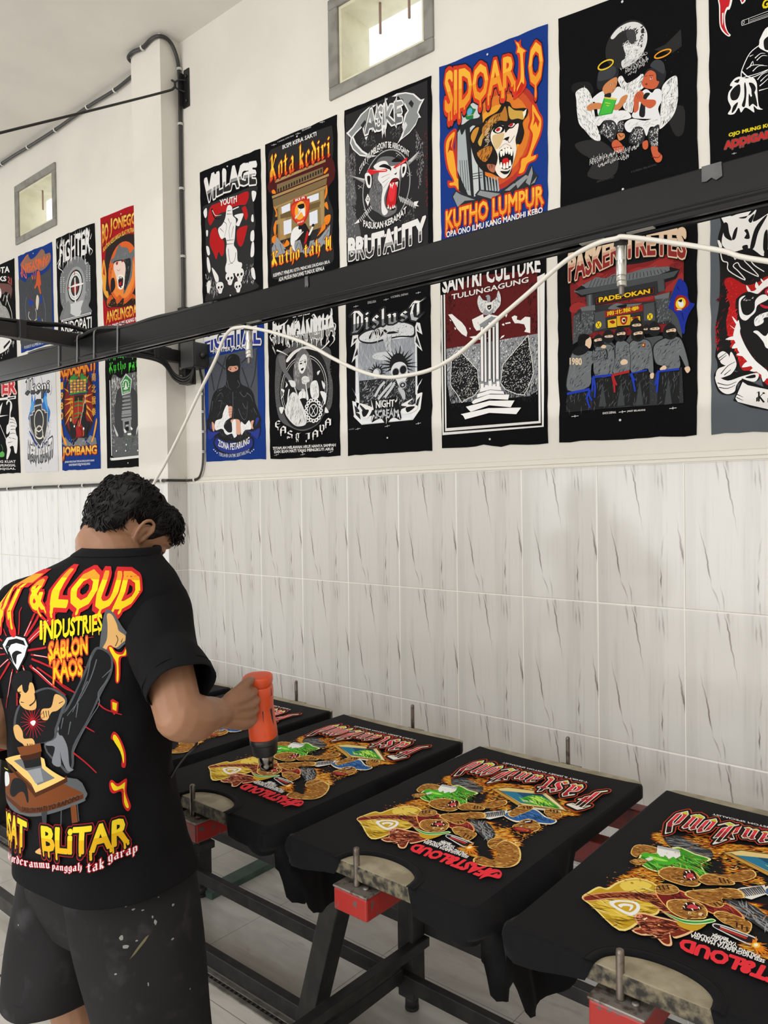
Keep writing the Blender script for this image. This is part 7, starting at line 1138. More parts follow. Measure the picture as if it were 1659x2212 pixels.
('s',356,[65,1305,53,1246,-21,1238,-42,1266,9,1311,34,1326]),('n',357,26,29.4,7.4,0.4,374,[69,1307,56,1243,-24,1235,-47,1265,9,1313,35,1329]),('n',358,26,26.5,7.4,0.4,375,[69,1307,56,1243,-24,1235,-47,1265,9,1313,35,1329]),('l',359,5.9,4.5,[11,1247,-7,1282]),('l',359,5.9,4.5,[-1,1242,-21,1275]),('l',359,5.9,4.5,[-15,1241,-31,1268]),
('s',398,[349,1702,348,1646,336,1590,308,1581,294,1509,254,1441,175,1444,123,1537,98,1631,117,1667,140,1706,127,1738,160,1817,294,1734]),('s',399,[344,1698,340,1653,328,1598,299,1589,287,1518,247,1450,179,1451,129,1537,106,1624,123,1659,149,1701,136,1732,166,1806,292,1728]),('s',400,[309,1679,256,1615,174,1573,130,1604,149,1684,180,1771,240,1735]),
('s',401,[284,1521,243,1455,187,1458,199,1529,241,1562]),('n',402,60,86.4,8.9,0.3,376,[326,1693,253,1571,180,1467,113,1613,150,1706,175,1798]),('n',403,40,86.4,7.4,0.3,377,[326,1693,253,1571,180,1467,113,1613,150,1706,175,1798]),('s',404,[340,1709,343,1674,277,1590,196,1531,140,1514,83,1571,7,1609,-46,1596,10,1641,62,1632,147,1583,181,1587,256,1637,315,1706]),
('s',405,[338,1705,338,1677,272,1595,192,1537,139,1523,87,1575,19,1611,-16,1604,16,1633,64,1621,149,1575,186,1582,262,1631,319,1701]),('n',406,50,86.4,8.9,0.1,378,[338,1680,192,1537,136,1524,22,1625,153,1574,263,1629]),('n',407,50,86.4,7.4,0.1,379,[338,1680,192,1537,136,1524,22,1625,153,1574,263,1629]),('s',408,[260,1672,238,1635,184,1610,157,1647,163,1704,213,1701]),
('s',409,[242,1669,228,1642,188,1624,170,1649,177,1689,215,1685]),('s',408,[228,1668,215,1645,187,1636,179,1660,183,1681,190,1652,210,1663,212,1678]),('s',410,[128,1791,117,1754,154,1705,148,1666,97,1655,41,1645,-33,1655,-3,1746,20,1733,-5,1791,16,1807,57,1778,93,1799]),('s',411,[122,1786,110,1756,147,1708,141,1674,92,1664,36,1653,-24,1660,6,1740,29,1724,4,1784,19,1796,61,1769,97,1790]),
('n',412,70,49.6,8.9,0.5,380,[115,1781,145,1710,92,1664,-9,1666,28,1732,22,1785]),('n',413,60,49.6,7.4,0.5,381,[115,1781,145,1710,92,1664,-9,1666,28,1732,22,1785]),('e',414,142,1691,10,14),('e',415,147,1691,2,4),('e',415,137,1690,2,4),('l',416,8.9,3,[122,1704,117,1684]),('e',417,70,1704,3,5),('s',418,[27,1642,-49,1577,-39,1659,4,1672]),
('s',419,[155,1512,152,1454,92,1430,3,1451,-66,1419,-140,1476,-116,1508,-64,1524,-22,1514,9,1496,72,1559,74,1590]),('s',420,[149,1510,144,1462,87,1440,-2,1461,-69,1429,-131,1475,-109,1501,-59,1515,-16,1506,15,1487,78,1550,79,1581]),('n',421,50,80.8,8.9,-0.3,382,[147,1510,87,1440,-71,1432,-117,1474,-16,1506]),('n',422,50,80.8,7.4,-0.3,383,[147,1510,87,1440,-71,1432,-117,1474,-16,1506]),
('s',355,[152,1505,173,1452,142,1413,110,1416,91,1448,115,1490]),('s',356,[151,1502,170,1452,141,1416,111,1419,94,1449,116,1487]),('n',357,26,29.4,7.4,0.4,384,[152,1505,173,1452,142,1413,110,1416,91,1448,115,1490]),('n',358,26,26.5,7.4,0.4,385,[152,1505,173,1452,142,1413,110,1416,91,1448,115,1490]),('l',359,5.9,4.5,[164,1450,147,1478]),('l',359,5.9,4.5,[156,1436,137,1466]),
('l',359,5.9,4.5,[143,1425,126,1452]),('s',355,[71,1451,67,1415,20,1378,-18,1325,-72,1296,-103,1345,-44,1392,-62,1439,-47,1473,-1,1472,45,1464]),('s',356,[65,1447,61,1415,17,1380,-17,1331,-68,1304,-97,1349,-42,1393,-59,1437,-44,1469,-2,1468,41,1460]),('n',357,44,29.4,7.4,0.4,386,[71,1451,67,1415,20,1378,-18,1325,-72,1296,-103,1345,-44,1392,-62,1439,-47,1473,-1,1472,45,1464]),
('n',358,44,26.5,7.4,0.4,387,[71,1451,67,1415,20,1378,-18,1325,-72,1296,-103,1345,-44,1392,-62,1439,-47,1473,-1,1472,45,1464]),('l',359,5.9,4.5,[-35,1417,-58,1425]),('l',359,5.9,4.5,[-34,1435,-57,1452]),('l',359,5.9,4.5,[-29,1448,-47,1464]),('s',355,[79,1590,102,1534,66,1492,24,1472,-24,1504,-39,1560,-21,1587,22,1613]),('s',356,[75,1587,97,1535,64,1496,24,1477,-20,1507,-35,1559,-18,1584,22,1608]),
('n',357,44,29.4,7.4,0.4,388,[79,1590,102,1534,66,1492,24,1472,-24,1504,-39,1560,-21,1587,22,1613]),('n',358,44,26.5,7.4,0.4,389,[79,1590,102,1534,66,1492,24,1472,-24,1504,-39,1560,-21,1587,22,1613]),('s',392,[43,1553,44,1501,12,1494,-9,1516,20,1556]),('s',393,[32,1540,31,1509,11,1506,1,1524]),('p',394,[49,1536,44,1532,35,1549]),('p',394,[50,1511,44,1506,36,1524]),
('p',394,[29,1494,23,1489,15,1507]),('p',394,[6,1511,1,1506,-7,1524]),('p',394,[21,1536,15,1531,7,1548]),('e',423,-18,1552,7,11),('e',397,-25,1553,3,5),('e',395,14,1568,5,7),('e',396,13,1568,2,4),('s',424,[88,1614,24,1622,-27,1595,-55,1556,-71,1568,-31,1624,19,1643]),('s',425,[82,1616,20,1628,-31,1600,-58,1564,-66,1570,-26,1618,20,1639]),
('s',44,[-72,1602,-83,1575,-193,1580,-209,1605,-196,1639,-114,1619]),('s',426,[-76,1601,-87,1582,-193,1588,-202,1603,-191,1631,-112,1612]),('l',427,16.3,13.3,[-95,1598,-180,1606]),('l',129,5.9,4.5,[-92,1588,-180,1594]),('s',355,[-50,1522,-71,1484,-147,1491,-173,1516,-173,1580,-116,1561,-92,1559]),('s',356,[-55,1523,-75,1487,-145,1494,-170,1517,-169,1577,-116,1559,-94,1557]),
('n',357,34,29.4,7.4,0.4,390,[-50,1522,-71,1484,-147,1491,-173,1516,-173,1580,-116,1561,-92,1559]),('n',358,34,26.5,7.4,0.4,391,[-50,1522,-71,1484,-147,1491,-173,1516,-173,1580,-116,1561,-92,1559]),('l',359,5.9,4.5,[-129,1530,-136,1558]),('l',359,5.9,4.5,[-146,1533,-154,1563]),('l',359,5.9,4.5,[-162,1537,-171,1565]),('l',428,10.4,1.5,[-220,1624,-245,1622]),('l',428,10.4,1.5,[-223,1629,-262,1636]),
('l',428,10.4,1.5,[-223,1634,-276,1662]),('l',428,10.4,1.5,[-222,1638,-252,1661]),('l',428,10.4,1.5,[-219,1640,-251,1679]),('l',428,10.4,1.5,[-215,1640,-238,1691]),('l',428,10.4,1.5,[-211,1638,-223,1659]),('l',428,10.4,1.5,[-207,1634,-206,1653]),('l',428,10.4,1.5,[-205,1628,-185,1633]),('l',428,10.4,1.5,[-204,1623,-204,1619]),('l',428,10.4,1.5,[-205,1619,-197,1598]),
('l',428,10.4,1.5,[-208,1617,-201,1576]),('l',428,10.4,1.5,[-212,1617,-224,1604]),('l',428,10.4,1.5,[-216,1619,-239,1600]),('e',350,-214,1629,11,17),('e',429,-213,1627,6,10),('n',430,90,13.3,10.4,0.5,392,[351,1620,315,1266,329,961,-128,1171,-403,1631,-219,1475,145,1386]),('n',348,90,13.3,10.4,0.5,393,[351,1620,315,1266,329,961,-128,1171,-403,1631,-219,1475,145,1386]),
('n',430,80,15.9,12.4,0.5,394,[-138,1357,-300,1368,-382,1164,-309,914,-367,1269,-352,1458]),('g','Fast',[-407,710,-82,690,-126,951,-417,1003],[(0,431),(0.12,432),(0.42,433),(0.68,434),(0.9,435)],0.02,[(436,0.24),(437,0.19),(438,0.055)],0,0,0),('g','and',[-63,713,116,716,100,894,-62,901],[(0,431),(0.12,432),(0.42,433),(0.68,434),(0.9,435)],0.02,[(436,0.24),(437,0.19),(438,0.055)],0,0,0),
('g','Loud',[84,724,335,716,330,1027,84,972],[(0,431),(0.12,432),(0.42,433),(0.68,434),(0.9,435)],0.02,[(436,0.24),(437,0.19),(438,0.055)],0,0,0),('t','T-SHIRT & JERSEY CUSTOM SPECIALIST',[-275,647,215,662,206,685,-282,671],2,0.03,[],0,0,0),('t','INDUSTRIES',[-152,682,13,689,8,708,-157,701],439,0.03,[],0,0,0),('t','FAST&LOUD',[-386,1721,-13,1733,-29,1806,-377,1811],440,0.09,[],0,0,0),
('s',440,[-413,1718,-436,1739,-444,1775,-403,1786,-388,1824,-380,1766,-389,1726]),('s',441,[-417,1732,-429,1744,-420,1760,-400,1767]),('s',440,[-416,1746,-425,1752,-412,1770]),('t','SESUNGGUHNYA MANUSIA',[-257,1694,-32,1692,-35,1715,-259,1716],2,0.06,[],0,0,0),('t','PALING MULIA ADALAH',[-239,1677,-39,1673,-42,1697,-240,1700],2,0.06,[],0,0,0),
('t','YANG MAU',[-165,1655,-88,1655,-90,1679,-167,1678],2,0.06,[],0,0,0),('t','BEKERJA',[-135,1638,-86,1641,-88,1665,-137,1662],2,0.06,[],0,0,0),
],
'back': [
('l',442,6.4,5.1,[-111,2448,-151,2477,-192,2507]),('l',442,7.7,6.1,[-107,2465,-137,2515,-172,2565]),('l',443,2.6,1.3,[-112,2472,-152,2537]),('l',442,6.4,5.1,[-90,2476,-101,2538,-121,2600]),('l',442,8.9,7.2,[-69,2470,-54,2525,-40,2581]),('l',443,2.6,1.3,[-67,2478,-48,2549]),('l',442,10.2,8.2,[-57,2486,-26,2560,-18,2630]),('l',442,14.1,11.2,[-37,2480,3,2546,36,2609]),
('l',443,2.6,1.3,[-29,2490,21,2574]),('l',442,3.8,3.1,[-11,2510,47,2608,100,2701]),('l',442,21.7,17.4,[-47,2463,-8,2509,23,2555]),('l',443,2.6,1.3,[-39,2470,4,2529]),('l',442,8.9,7.2,[-47,2431,-5,2442,27,2452]),('l',442,6.4,5.1,[-21,2419,38,2414,107,2407]),('l',443,2.6,1.3,[-10,2419,67,2412]),('l',442,7.7,6.1,[-17,2403,49,2380,126,2354]),('l',442,10.2,8.2,[-20,2377,45,2324,129,2270]),
('l',443,2.6,1.3,[-9,2370,80,2301]),('l',442,6.4,5.1,[3,2372,109,2312,232,2249]),('l',442,5.1,4.1,[-53,2374,-16,2317,14,2261]),('l',443,2.6,1.3,[-50,2365,-3,2293]),('l',442,10.2,8.2,[-82,2359,-73,2286,-60,2213]),('l',442,6.4,5.1,[-106,2353,-131,2271,-166,2184]),('l',443,2.6,1.3,[-112,2341,-143,2234]),('l',442,10.2,8.2,[-123,2380,-175,2327,-259,2268]),
('l',442,7.7,6.1,[-125,2396,-172,2365,-246,2328]),('l',443,2.6,1.3,[-128,2392,-200,2350]),('l',442,6.4,5.1,[-123,2415,-172,2406,-239,2394]),('l',442,6.4,5.1,[-122,2427,-174,2430,-239,2432]),('l',443,2.6,1.3,[-129,2427,-195,2432]),('l',442,7.7,6.1,[-125,2441,-182,2462,-267,2480]),('p',441,[-183,2450,-157,2481,-99,2493,-52,2487,-31,2452,-39,2408,-70,2346,-90,2350,-140,2398]),
('p',444,[-165,2446,-146,2476,-100,2486,-58,2480,-37,2452,-46,2411,-76,2352,-120,2394]),('p',445,[-147,2439,-134,2468,-95,2477,-61,2471,-46,2451,-64,2455,-91,2459,-115,2451,-128,2431,-100,2377,-131,2405]),('s',444,[-129,2425,-111,2445,-87,2453,-60,2443,-65,2431,-92,2434,-107,2420]),('s',445,[-110,2408,-86,2429,-58,2422,-82,2410,-87,2373]),
('t','FAST',[-443,2512,-112,2557,-218,2736,-628,2715],[(0,446),(0.45,447),(0.75,448)],0.06,[(449,0.13)],10,0,0),('t','&',[-54,2589,-5,2595,-93,2721,-199,2710],[(0,446),(0.45,447),(0.75,448)],0.05,[(449,0.1)],4,0,0),('t','LOUD',[4,2604,355,2602,424,2749,-52,2762],[(0,446),(0.45,447),(0.75,448)],0.06,[(449,0.13)],16,0,0),('t','INDUSTRIES',[1,2476,244,2524,226,2593,-12,2555],447,0.05,[],14,0,1),
('t','SABLON',[44,2404,201,2434,185,2503,34,2473],[(0,450),(0.6,451)],0.05,[(452,0.1)],10,0,0),('t','KAOS',[71,2330,188,2350,179,2416,63,2406],[(0,450),(0.6,451)],0.05,[(452,0.1)],8,0,0),('s',453,[235,2584,250,2604,285,2583,324,2541,359,2509,369,2485,351,2467,331,2451,302,2457,287,2421,252,2428]),
('s',454,[248,2587,271,2584,301,2547,315,2523,348,2504,358,2488,340,2474,319,2457,286,2466,272,2437,256,2446,270,2488,261,2542]),('l',455,3.8,2.6,[314,2463,320,2487,308,2505]),('l',455,3.8,1.9,[336,2477,341,2492]),('s',449,[280,2458,296,2466,319,2445,349,2440,360,2461,368,2461,373,2424,347,2413,358,2328,339,2326,324,2390,304,2421]),
('s',447,[288,2457,299,2458,325,2434,354,2431,364,2452,367,2427,337,2417,351,2334,343,2331,330,2396,311,2424]),('p',449,[338,2254,346,2260,379,2244,391,2207,376,2196,354,2216]),('p',447,[348,2248,373,2241,381,2211,360,2219]),('l',442,5.1,3.8,[284,2245,329,2220,415,2194]),('l',442,5.1,3.8,[87,2325,122,2300,167,2284]),('l',442,3.8,2.6,[190,2383,217,2380]),('l',442,3.2,1.9,[190,2497,212,2500]),
],
'back2': [
('s',456,[214,2434,240,2462,293,2441,313,2412,315,2355,290,2286,267,2197,227,2087,239,2010,219,1982,175,2007,78,2069,99,2184,142,2222,176,2314]),('s',196,[227,2431,246,2452,290,2433,305,2405,305,2362,279,2293,259,2197,214,2086,228,2017,217,1993,172,2021,87,2070,109,2178,152,2215,184,2314]),('l',457,5.2,3,[215,2427,209,2350,197,2294]),('l',457,5.2,3,[241,2413,222,2328,192,2251,158,2195]),
('l',457,5.2,3,[214,2328,194,2273,179,2210]),('l',457,5.2,3,[193,2244,201,2190]),('l',457,5.2,3,[179,2174,181,2126]),('l',457,5.2,3,[311,2376,276,2342]),('l',457,5.2,3,[302,2334,273,2286,290,2244,269,2190,242,2128,224,2065]),('l',457,5.2,3,[142,2187,142,2145]),
('s',458,[82,2083,114,2108,133,2144,110,2171,138,2124,157,2118,193,2077,221,2010,243,1997,217,1991,177,2035,161,2062,180,2008,134,2017,132,2074,93,2077]),('s',456,[-74,2130,-59,2192,-33,2233,9,2282,59,2301,111,2284,143,2250,134,2187,126,2144,116,2100,-18,2065,-52,2089]),('s',459,[-57,2137,-42,2202,-25,2234,14,2275,60,2294,103,2277,126,2249,121,2186,113,2143,106,2099,-30,2070]),
('s',454,[88,2275,123,2263,135,2243,111,2214,88,2205,75,2175,49,2179,48,2215,82,2225]),('l',455,3.7,2.2,[111,2241,126,2249]),('l',455,3,2.2,[54,2209,62,2185]),('l',455,3,2.2,[64,2210,72,2186]),('l',455,3,2.2,[74,2211,82,2187]),('s',454,[-73,2122,-44,2139,-20,2117,-13,2088,18,2095,33,2076,28,2039,3,2041,-18,2065,-57,2080]),('l',455,3,2.2,[1,2070,8,2042]),('l',455,3,2.2,[11,2072,19,2045]),
('l',455,3,2.2,[19,2074,28,2046]),('l',460,3.7,1.5,[17,2161,71,2168]),('l',460,3.7,1.5,[17,2161,71,2148]),('l',460,3.7,1.5,[17,2161,65,2129]),('l',460,3.7,1.5,[17,2161,56,2113]),('l',460,3.7,1.5,[17,2161,41,2102]),('l',460,3.7,1.5,[17,2161,25,2096]),('l',460,3.7,1.5,[17,2161,10,2097]),('l',460,3.7,1.5,[17,2161,-3,2103]),('l',460,3.7,1.5,[17,2161,-15,2116]),('l',460,3.7,1.5,[17,2161,-23,2133]),
('l',460,3.7,1.5,[17,2161,-29,2152]),('l',460,3.7,1.5,[17,2161,-26,2174]),('l',460,3.7,1.5,[17,2161,-20,2193]),('l',460,3.7,1.5,[17,2161,-12,2208]),('l',460,3.7,1.5,[17,2161,-1,2220]),('l',460,3.7,1.5,[17,2161,10,2225]),('l',460,3.7,1.5,[17,2161,25,2223]),('l',460,3.7,1.5,[17,2161,40,2216]),('l',460,3.7,1.5,[17,2161,55,2204]),('l',460,3.7,1.5,[17,2161,65,2187]),
('s',444,[9,2159,22,2169,30,2163,22,2147]),('s',459,[-101,2297,-83,2336,-37,2357,-6,2352,0,2316,7,2282,0,2252,-11,2287,-50,2289,-61,2266]),('s',454,[-60,2277,-34,2305,-10,2312,2,2310,17,2262,26,2219,7,2207,-21,2213,-41,2232,-38,2261]),('s',459,[-67,2294,-42,2312,-12,2322,-8,2290,-17,2271,-31,2280,-42,2304]),('l',455,5.2,3,[-61,2266,-38,2272]),('l',455,3.7,2.2,[-47,2251,-55,2241]),
('l',455,3.7,2.2,[-33,2233,-19,2233]),('l',455,5.2,3,[2,2224,18,2247,12,2275]),('e',454,-4,2298,5,15),('s',453,[-208,1897,-142,1915,223,1968,325,1915,326,1888,291,1868,-43,1769,-191,1773,-223,1825]),('p',461,[-211,1886,-75,1932,42,1990,221,1941,313,1908,-27,1803,-222,1816]),('p',462,[-226,1810,-27,1803,314,1905,318,1889,-28,1781,-205,1791]),
('t','SABLON MATI YO RAPOPO',[-18,1788,298,1885,296,1902,-17,1808],463,0.02,[],0,0,0),('p',464,[-178,1969,-140,1947,73,1874,228,1952,219,1975,66,1901]),('p',465,[-182,1964,-26,2019,73,2031,93,2027,109,2001,215,1965,73,1892,40,1917,-95,1958]),('p',466,[-75,1982,-4,2009,78,2018,91,1991,167,1964,80,1922,49,1949]),('p',467,[-1,1965,82,1990,111,1944,67,1926]),
('p',461,[-45,2045,61,2084,74,2053,-25,2012]),('p',468,[-31,2010,70,2053,75,2031,-13,1996]),('p',196,[-13,1996,73,2031,84,2000,-2,1969]),('p',469,[-2,1969,84,2000,87,1995,2,1961]),('s',196,[-110,1885,-61,1912,1,1907,25,1849,14,1839,-6,1868,-43,1857,-101,1822,-139,1831]),('s',307,[-208,1897,-142,1915,-137,1870,-195,1842,-219,1854]),('l',470,4.5,3.7,[-227,1915,-203,1919,-143,1927]),
('p',461,[259,1861,286,1866,300,1806,272,1801]),('p',181,[116,1825,147,1837,144,1782,124,1779]),('l',453,3.7,3.7,[217,1844,217,1765,199,1709]),('l',453,3.7,3.7,[291,1868,305,1809]),('s',454,[64,1663,111,1692,158,1697,114,1665,81,1658]),('s',449,[386,2109,392,2133,425,2112,472,2054,492,1996,471,1999,460,2041,425,2085]),('s',447,[398,2104,399,2122,428,2099,466,2048,478,2009,447,2056]),
('s',449,[430,1943,440,1952,472,1935,505,1948,517,1939,528,1889,551,1839,534,1822,510,1853,499,1901,462,1899,440,1915]),('s',447,[439,1936,446,1941,476,1923,506,1934,509,1934,518,1891,540,1840,531,1835,517,1858,508,1910,464,1909]),('l',442,5.2,3.7,[225,2062,278,2032,356,1982]),('l',442,4.5,3,[255,2158,300,2138]),
('t','PUSAT',[-328,1601,17,1653,20,1765,-329,1718],[(0,471),(0.5,472)],0.06,[(473,0.12),(474,0.09)],10,0,0),('t','BLiTAR',[109,1678,532,1708,542,1808,113,1777],[(0,471),(0.5,472)],0.06,[(473,0.12),(474,0.09)],18,0,0),('g','kabe orderanmu',[-228,1536,144,1618,146,1651,-228,1569],475,0.02,[(473,0.14)],0,0,0),('g','panggah',[158,1610,309,1626,314,1666,162,1645],475,0.02,[(473,0.14)],0,0,0),
('g','tak',[330,1626,405,1635,412,1676,335,1666],475,0.02,[(473,0.14)],0,0,0),('g','garap',[424,1643,556,1655,564,1690,429,1680],475,0.02,[(473,0.14)],0,0,0),
],
}
# ================================================================ printed cloth panels pinned on the wall
def cloth(name, h): return mat(name, srgb(h), rough=0.95, spec=0.1, bump=0.12, bscale=260)
M_CLOTH = {'k': cloth('black_cotton_panel', '#101012'), 'b': cloth('blue_cotton_panel', '#1c3a86'), 'r': cloth('red_cotton_panel', '#a81a22'), 'g': cloth('grey_cotton_panel', '#5a6066'), 'w': cloth('white_cotton_panel', '#dedee2')}
M_PINH = mat('pin_head', (.8, .8, .8), rough=.3)
POST = [
 ('village', 'k', (-.129, 2.997, .282, 2.976, .284, 2.385, -.126, 2.385), (-.129, 2.385), 'black printed panel reading VILLAGE YOUTH with a white robed figure over skulls', 1),
 ('kediri', 'k', (.314, 2.983, .721, 2.969, .724, 2.390, .318, 2.390), (.314, 2.39), 'black printed panel reading Kota kediri with a stone gate and red shield', 2),
 ('casker', 'k', (.762, 2.969, 1.166, 2.951, 1.163, 2.370, .764, 2.370), (.762, 2.37), 'black printed panel reading BRUTALITY with a screaming grey ape', 3),
 ('sidoarjo', 'b', (1.201, 2.965, 1.605, 2.945, 1.597, 2.364, 1.199, 2.375), (1.199, 2.375), 'blue printed panel reading SIDOARJO KUTHO LUMPUR with a roaring animal head and tower', 4),
 ('angels', 'k', (1.642, 2.945, 2.040, 2.914, 2.043, 2.360, 1.642, 2.360), (1.64, 2.36), 'black printed panel with two winged boys under a grey moon', 5),
 ('addigang', 'k', (2.074, 2.930, 2.48, 2.91, 2.48, 2.360, 2.073, 2.360), (2.072, 2.37), 'black printed panel reading OJO MUNG with a white outlined crouching figure', 6),
 ('fightal', 'b', (-.123, 2.310, .284, 2.300, .284, 1.690, -.120, 1.694), (-.121, 1.69), 'blue printed panel reading FIGHTAL with a masked man wrapping his fists', 7),
 ('ladies', 'k', (.312, 2.300, .713, 2.290, .713, 1.679, .313, 1.686), (.313, 1.682), 'black printed panel reading LADIES with a long haired woman and thorny lettering', 8),
 ('dislust', 'k', (.753, 2.295, 1.150, 2.290, 1.148, 1.678, .754, 1.680), (.754, 1.679), 'black printed panel reading Dislust with a spiky haired gas mask', 9),
 ('santri', 'k', (1.193, 2.295, 1.592, 2.290, 1.590, 1.679, 1.191, 1.681), (1.192, 1.68), 'black and maroon printed panel reading SANTRI CULTURE with a white column monument', 10),
 ('pasker', 'k', (1.629, 2.290, 2.039, 2.285, 2.035, 1.671, 1.629, 1.677), (1.629, 1.672), 'black printed panel reading PASKER TRETES with hooded men at a gate', 11),
 ('lion', 'g', (2.073, 2.290, 2.48, 2.285, 2.48, 1.665, 2.072, 1.672), (2.073, 1.672), 'grey printed panel with a white furred beast and ribbon at the right', 12),
 ('kota', 'k', (-2.405, 3.020, -1.999, 3.016, -1.991, 2.413, -2.400, 2.413), (-2.405, 2.413), 'black printed panel reading KOTA with a skull, cut by the left picture edge', 13),
 ('bluelogo', 'b', (-1.942, 3.015, -1.518, 3.004, -1.516, 2.434, -1.928, 2.432), (-1.935, 2.432), 'blue and grey printed panel with orange spiky lettering below the far window', 14),
 ('fighter', 'k', (-1.468, 3.011, -1.049, 2.999, -1.040, 2.402, -1.465, 2.405), (-1.465, 2.402), 'black printed panel reading KRIDOPATI with a round compass emblem', 15),
 ('bojo', 'r', (-.988, 3.005, -.575, 2.990, -.572, 2.405, -.974, 2.409), (-.985, 2.405), 'red printed panel reading BOJONEGORO with a wolf hooded face beside the pillar', 16),
 ('shter', 'k', (-2.400, 2.290, -1.993, 2.290, -1.976, 1.709, -2.390, 1.712), (-2.39, 1.708), 'black printed panel with red lettering and a white climbing tiger', 17),
 ('ikspi', 'w', (-1.949, 2.290, -1.510, 2.290, -1.499, 1.701, -1.914, 1.707), (-1.93, 1.705), 'white printed panel with a grey shield and blue flames', 18),
 ('kerasakti', 'b', (-1.450, 2.290, -1.040, 2.292, -1.039, 1.699, -1.451, 1.702), (-1.452, 1.702), 'blue printed panel reading JOMBANG with a green domed tower', 19),
 ('green', 'k', (-.970, 2.290, -.575, 2.290, -.570, 1.693, -.970, 1.696), (-.972, 1.695), 'black printed panel with green gothic lettering and a pentagon crest', 20),
]
def poster(key, mk, c, org, label, seed):
    R = random.Random(seed); TL, TR, BR, BL = [(c[i], c[i+1]) for i in (0, 2, 4, 6)]; edge = []
    for a, b, n, amp in ((TL, TR, 14, .0012), (TR, BR, 18, .0008), (BR, BL, 22, .0035 if key == 'santri' else .0014), (BL, TL, 18, .0008)):
        for i in range(n):
            t = i/n; edge.append((a[0]+(b[0]-a[0])*t+R.gauss(0, amp*.6), a[1]+(b[1]-a[1])*t+R.gauss(0, amp)))
    o3 = (org[0], -.003, org[1]); mb = MB(); mats = [M_CLOTH[mk]]
    yb = lambda x, z: -.0034
    # cloth: bent thin sheet built on a grid inside the edge outline
    N, K = 12, 16; g = []
    for j in range(K+1):
        for i in range(N+1):
            u, v = i/N, j/K
            x = (BL[0]*(1-u)+BR[0]*u)*(1-v)+(TL[0]*(1-u)+TR[0]*u)*v; z = (BL[1]*(1-u)+BR[1]*u)*(1-v)+(TL[1]*(1-u)+TR[1]*u)*v
            if i in (0, N): x += R.gauss(0, .0009)
            if j in (0, K): z += R.gauss(0, .003 if key == 'santri' and j == 0 else .0012)
            g.append((x, yb(x, z), z))
    n1 = len(g); vs = g+[(x, -.0002, z) for x, y, z in g]; W_ = N+1
    fs = [(j*W_+i, j*W_+i+1, (j+1)*W_+i+1, (j+1)*W_+i) for j in range(K) for i in range(N)]
    bd = [i for i in range(W_)]+[j*W_+N for j in range(1, K+1)]+[K*W_+i for i in range(N-1, -1, -1)]+[j*W_ for j in range(K-1, 0, -1)]
    fs += [(bd[i], bd[i]+n1, bd[(i+1) % len(bd)]+n1, bd[(i+1) % len(bd)]) for i in range(len(bd))]
    mb.add(vs, fs, 0, False)
    ik = Ink(((min(TL[0], BL[0])-org[0])*2000+3, (max(TR[0], BR[0])-org[0])*2000-3, (min(BL[1], BR[1])-org[1])*2000+4, (max(TL[1], TR[1])-org[1])*2000-4)).run(ART[key])
    ik.into(mb, mats, lambda u, v, w_: (org[0]+u/2000, yb(org[0]+u/2000, org[1]+v/2000)-.0005-w_, org[1]+v/2000))
    o = mb.build('printed_panel', mats, loc=o3)
    tag(o, label, 'poster', 'printed shirt panels pinned on the wall')
    for t in (0, 1):
        x = (TL[0]+TR[0])/2+R.uniform(-.01, .01) if t == 0 else (BL[0]+BR[0])/2+R.uniform(-.01, .01); z = (TL[1]+TR[1])/2-.022 if t == 0 else (BL[1]+BR[1])/2+(.055 if key in ('dislust', 'pasker') else .022)
        p = MB().lathe([(.0036, 0), (.0036, .0015), (.002, .003)], (x-o3[0], yb(x, z)-.002-o3[1], z-o3[2]), 10, axis=(0, -1, 0)).build('pin', M_PINH)
        p.parent = o
for q in POST: poster(*q)

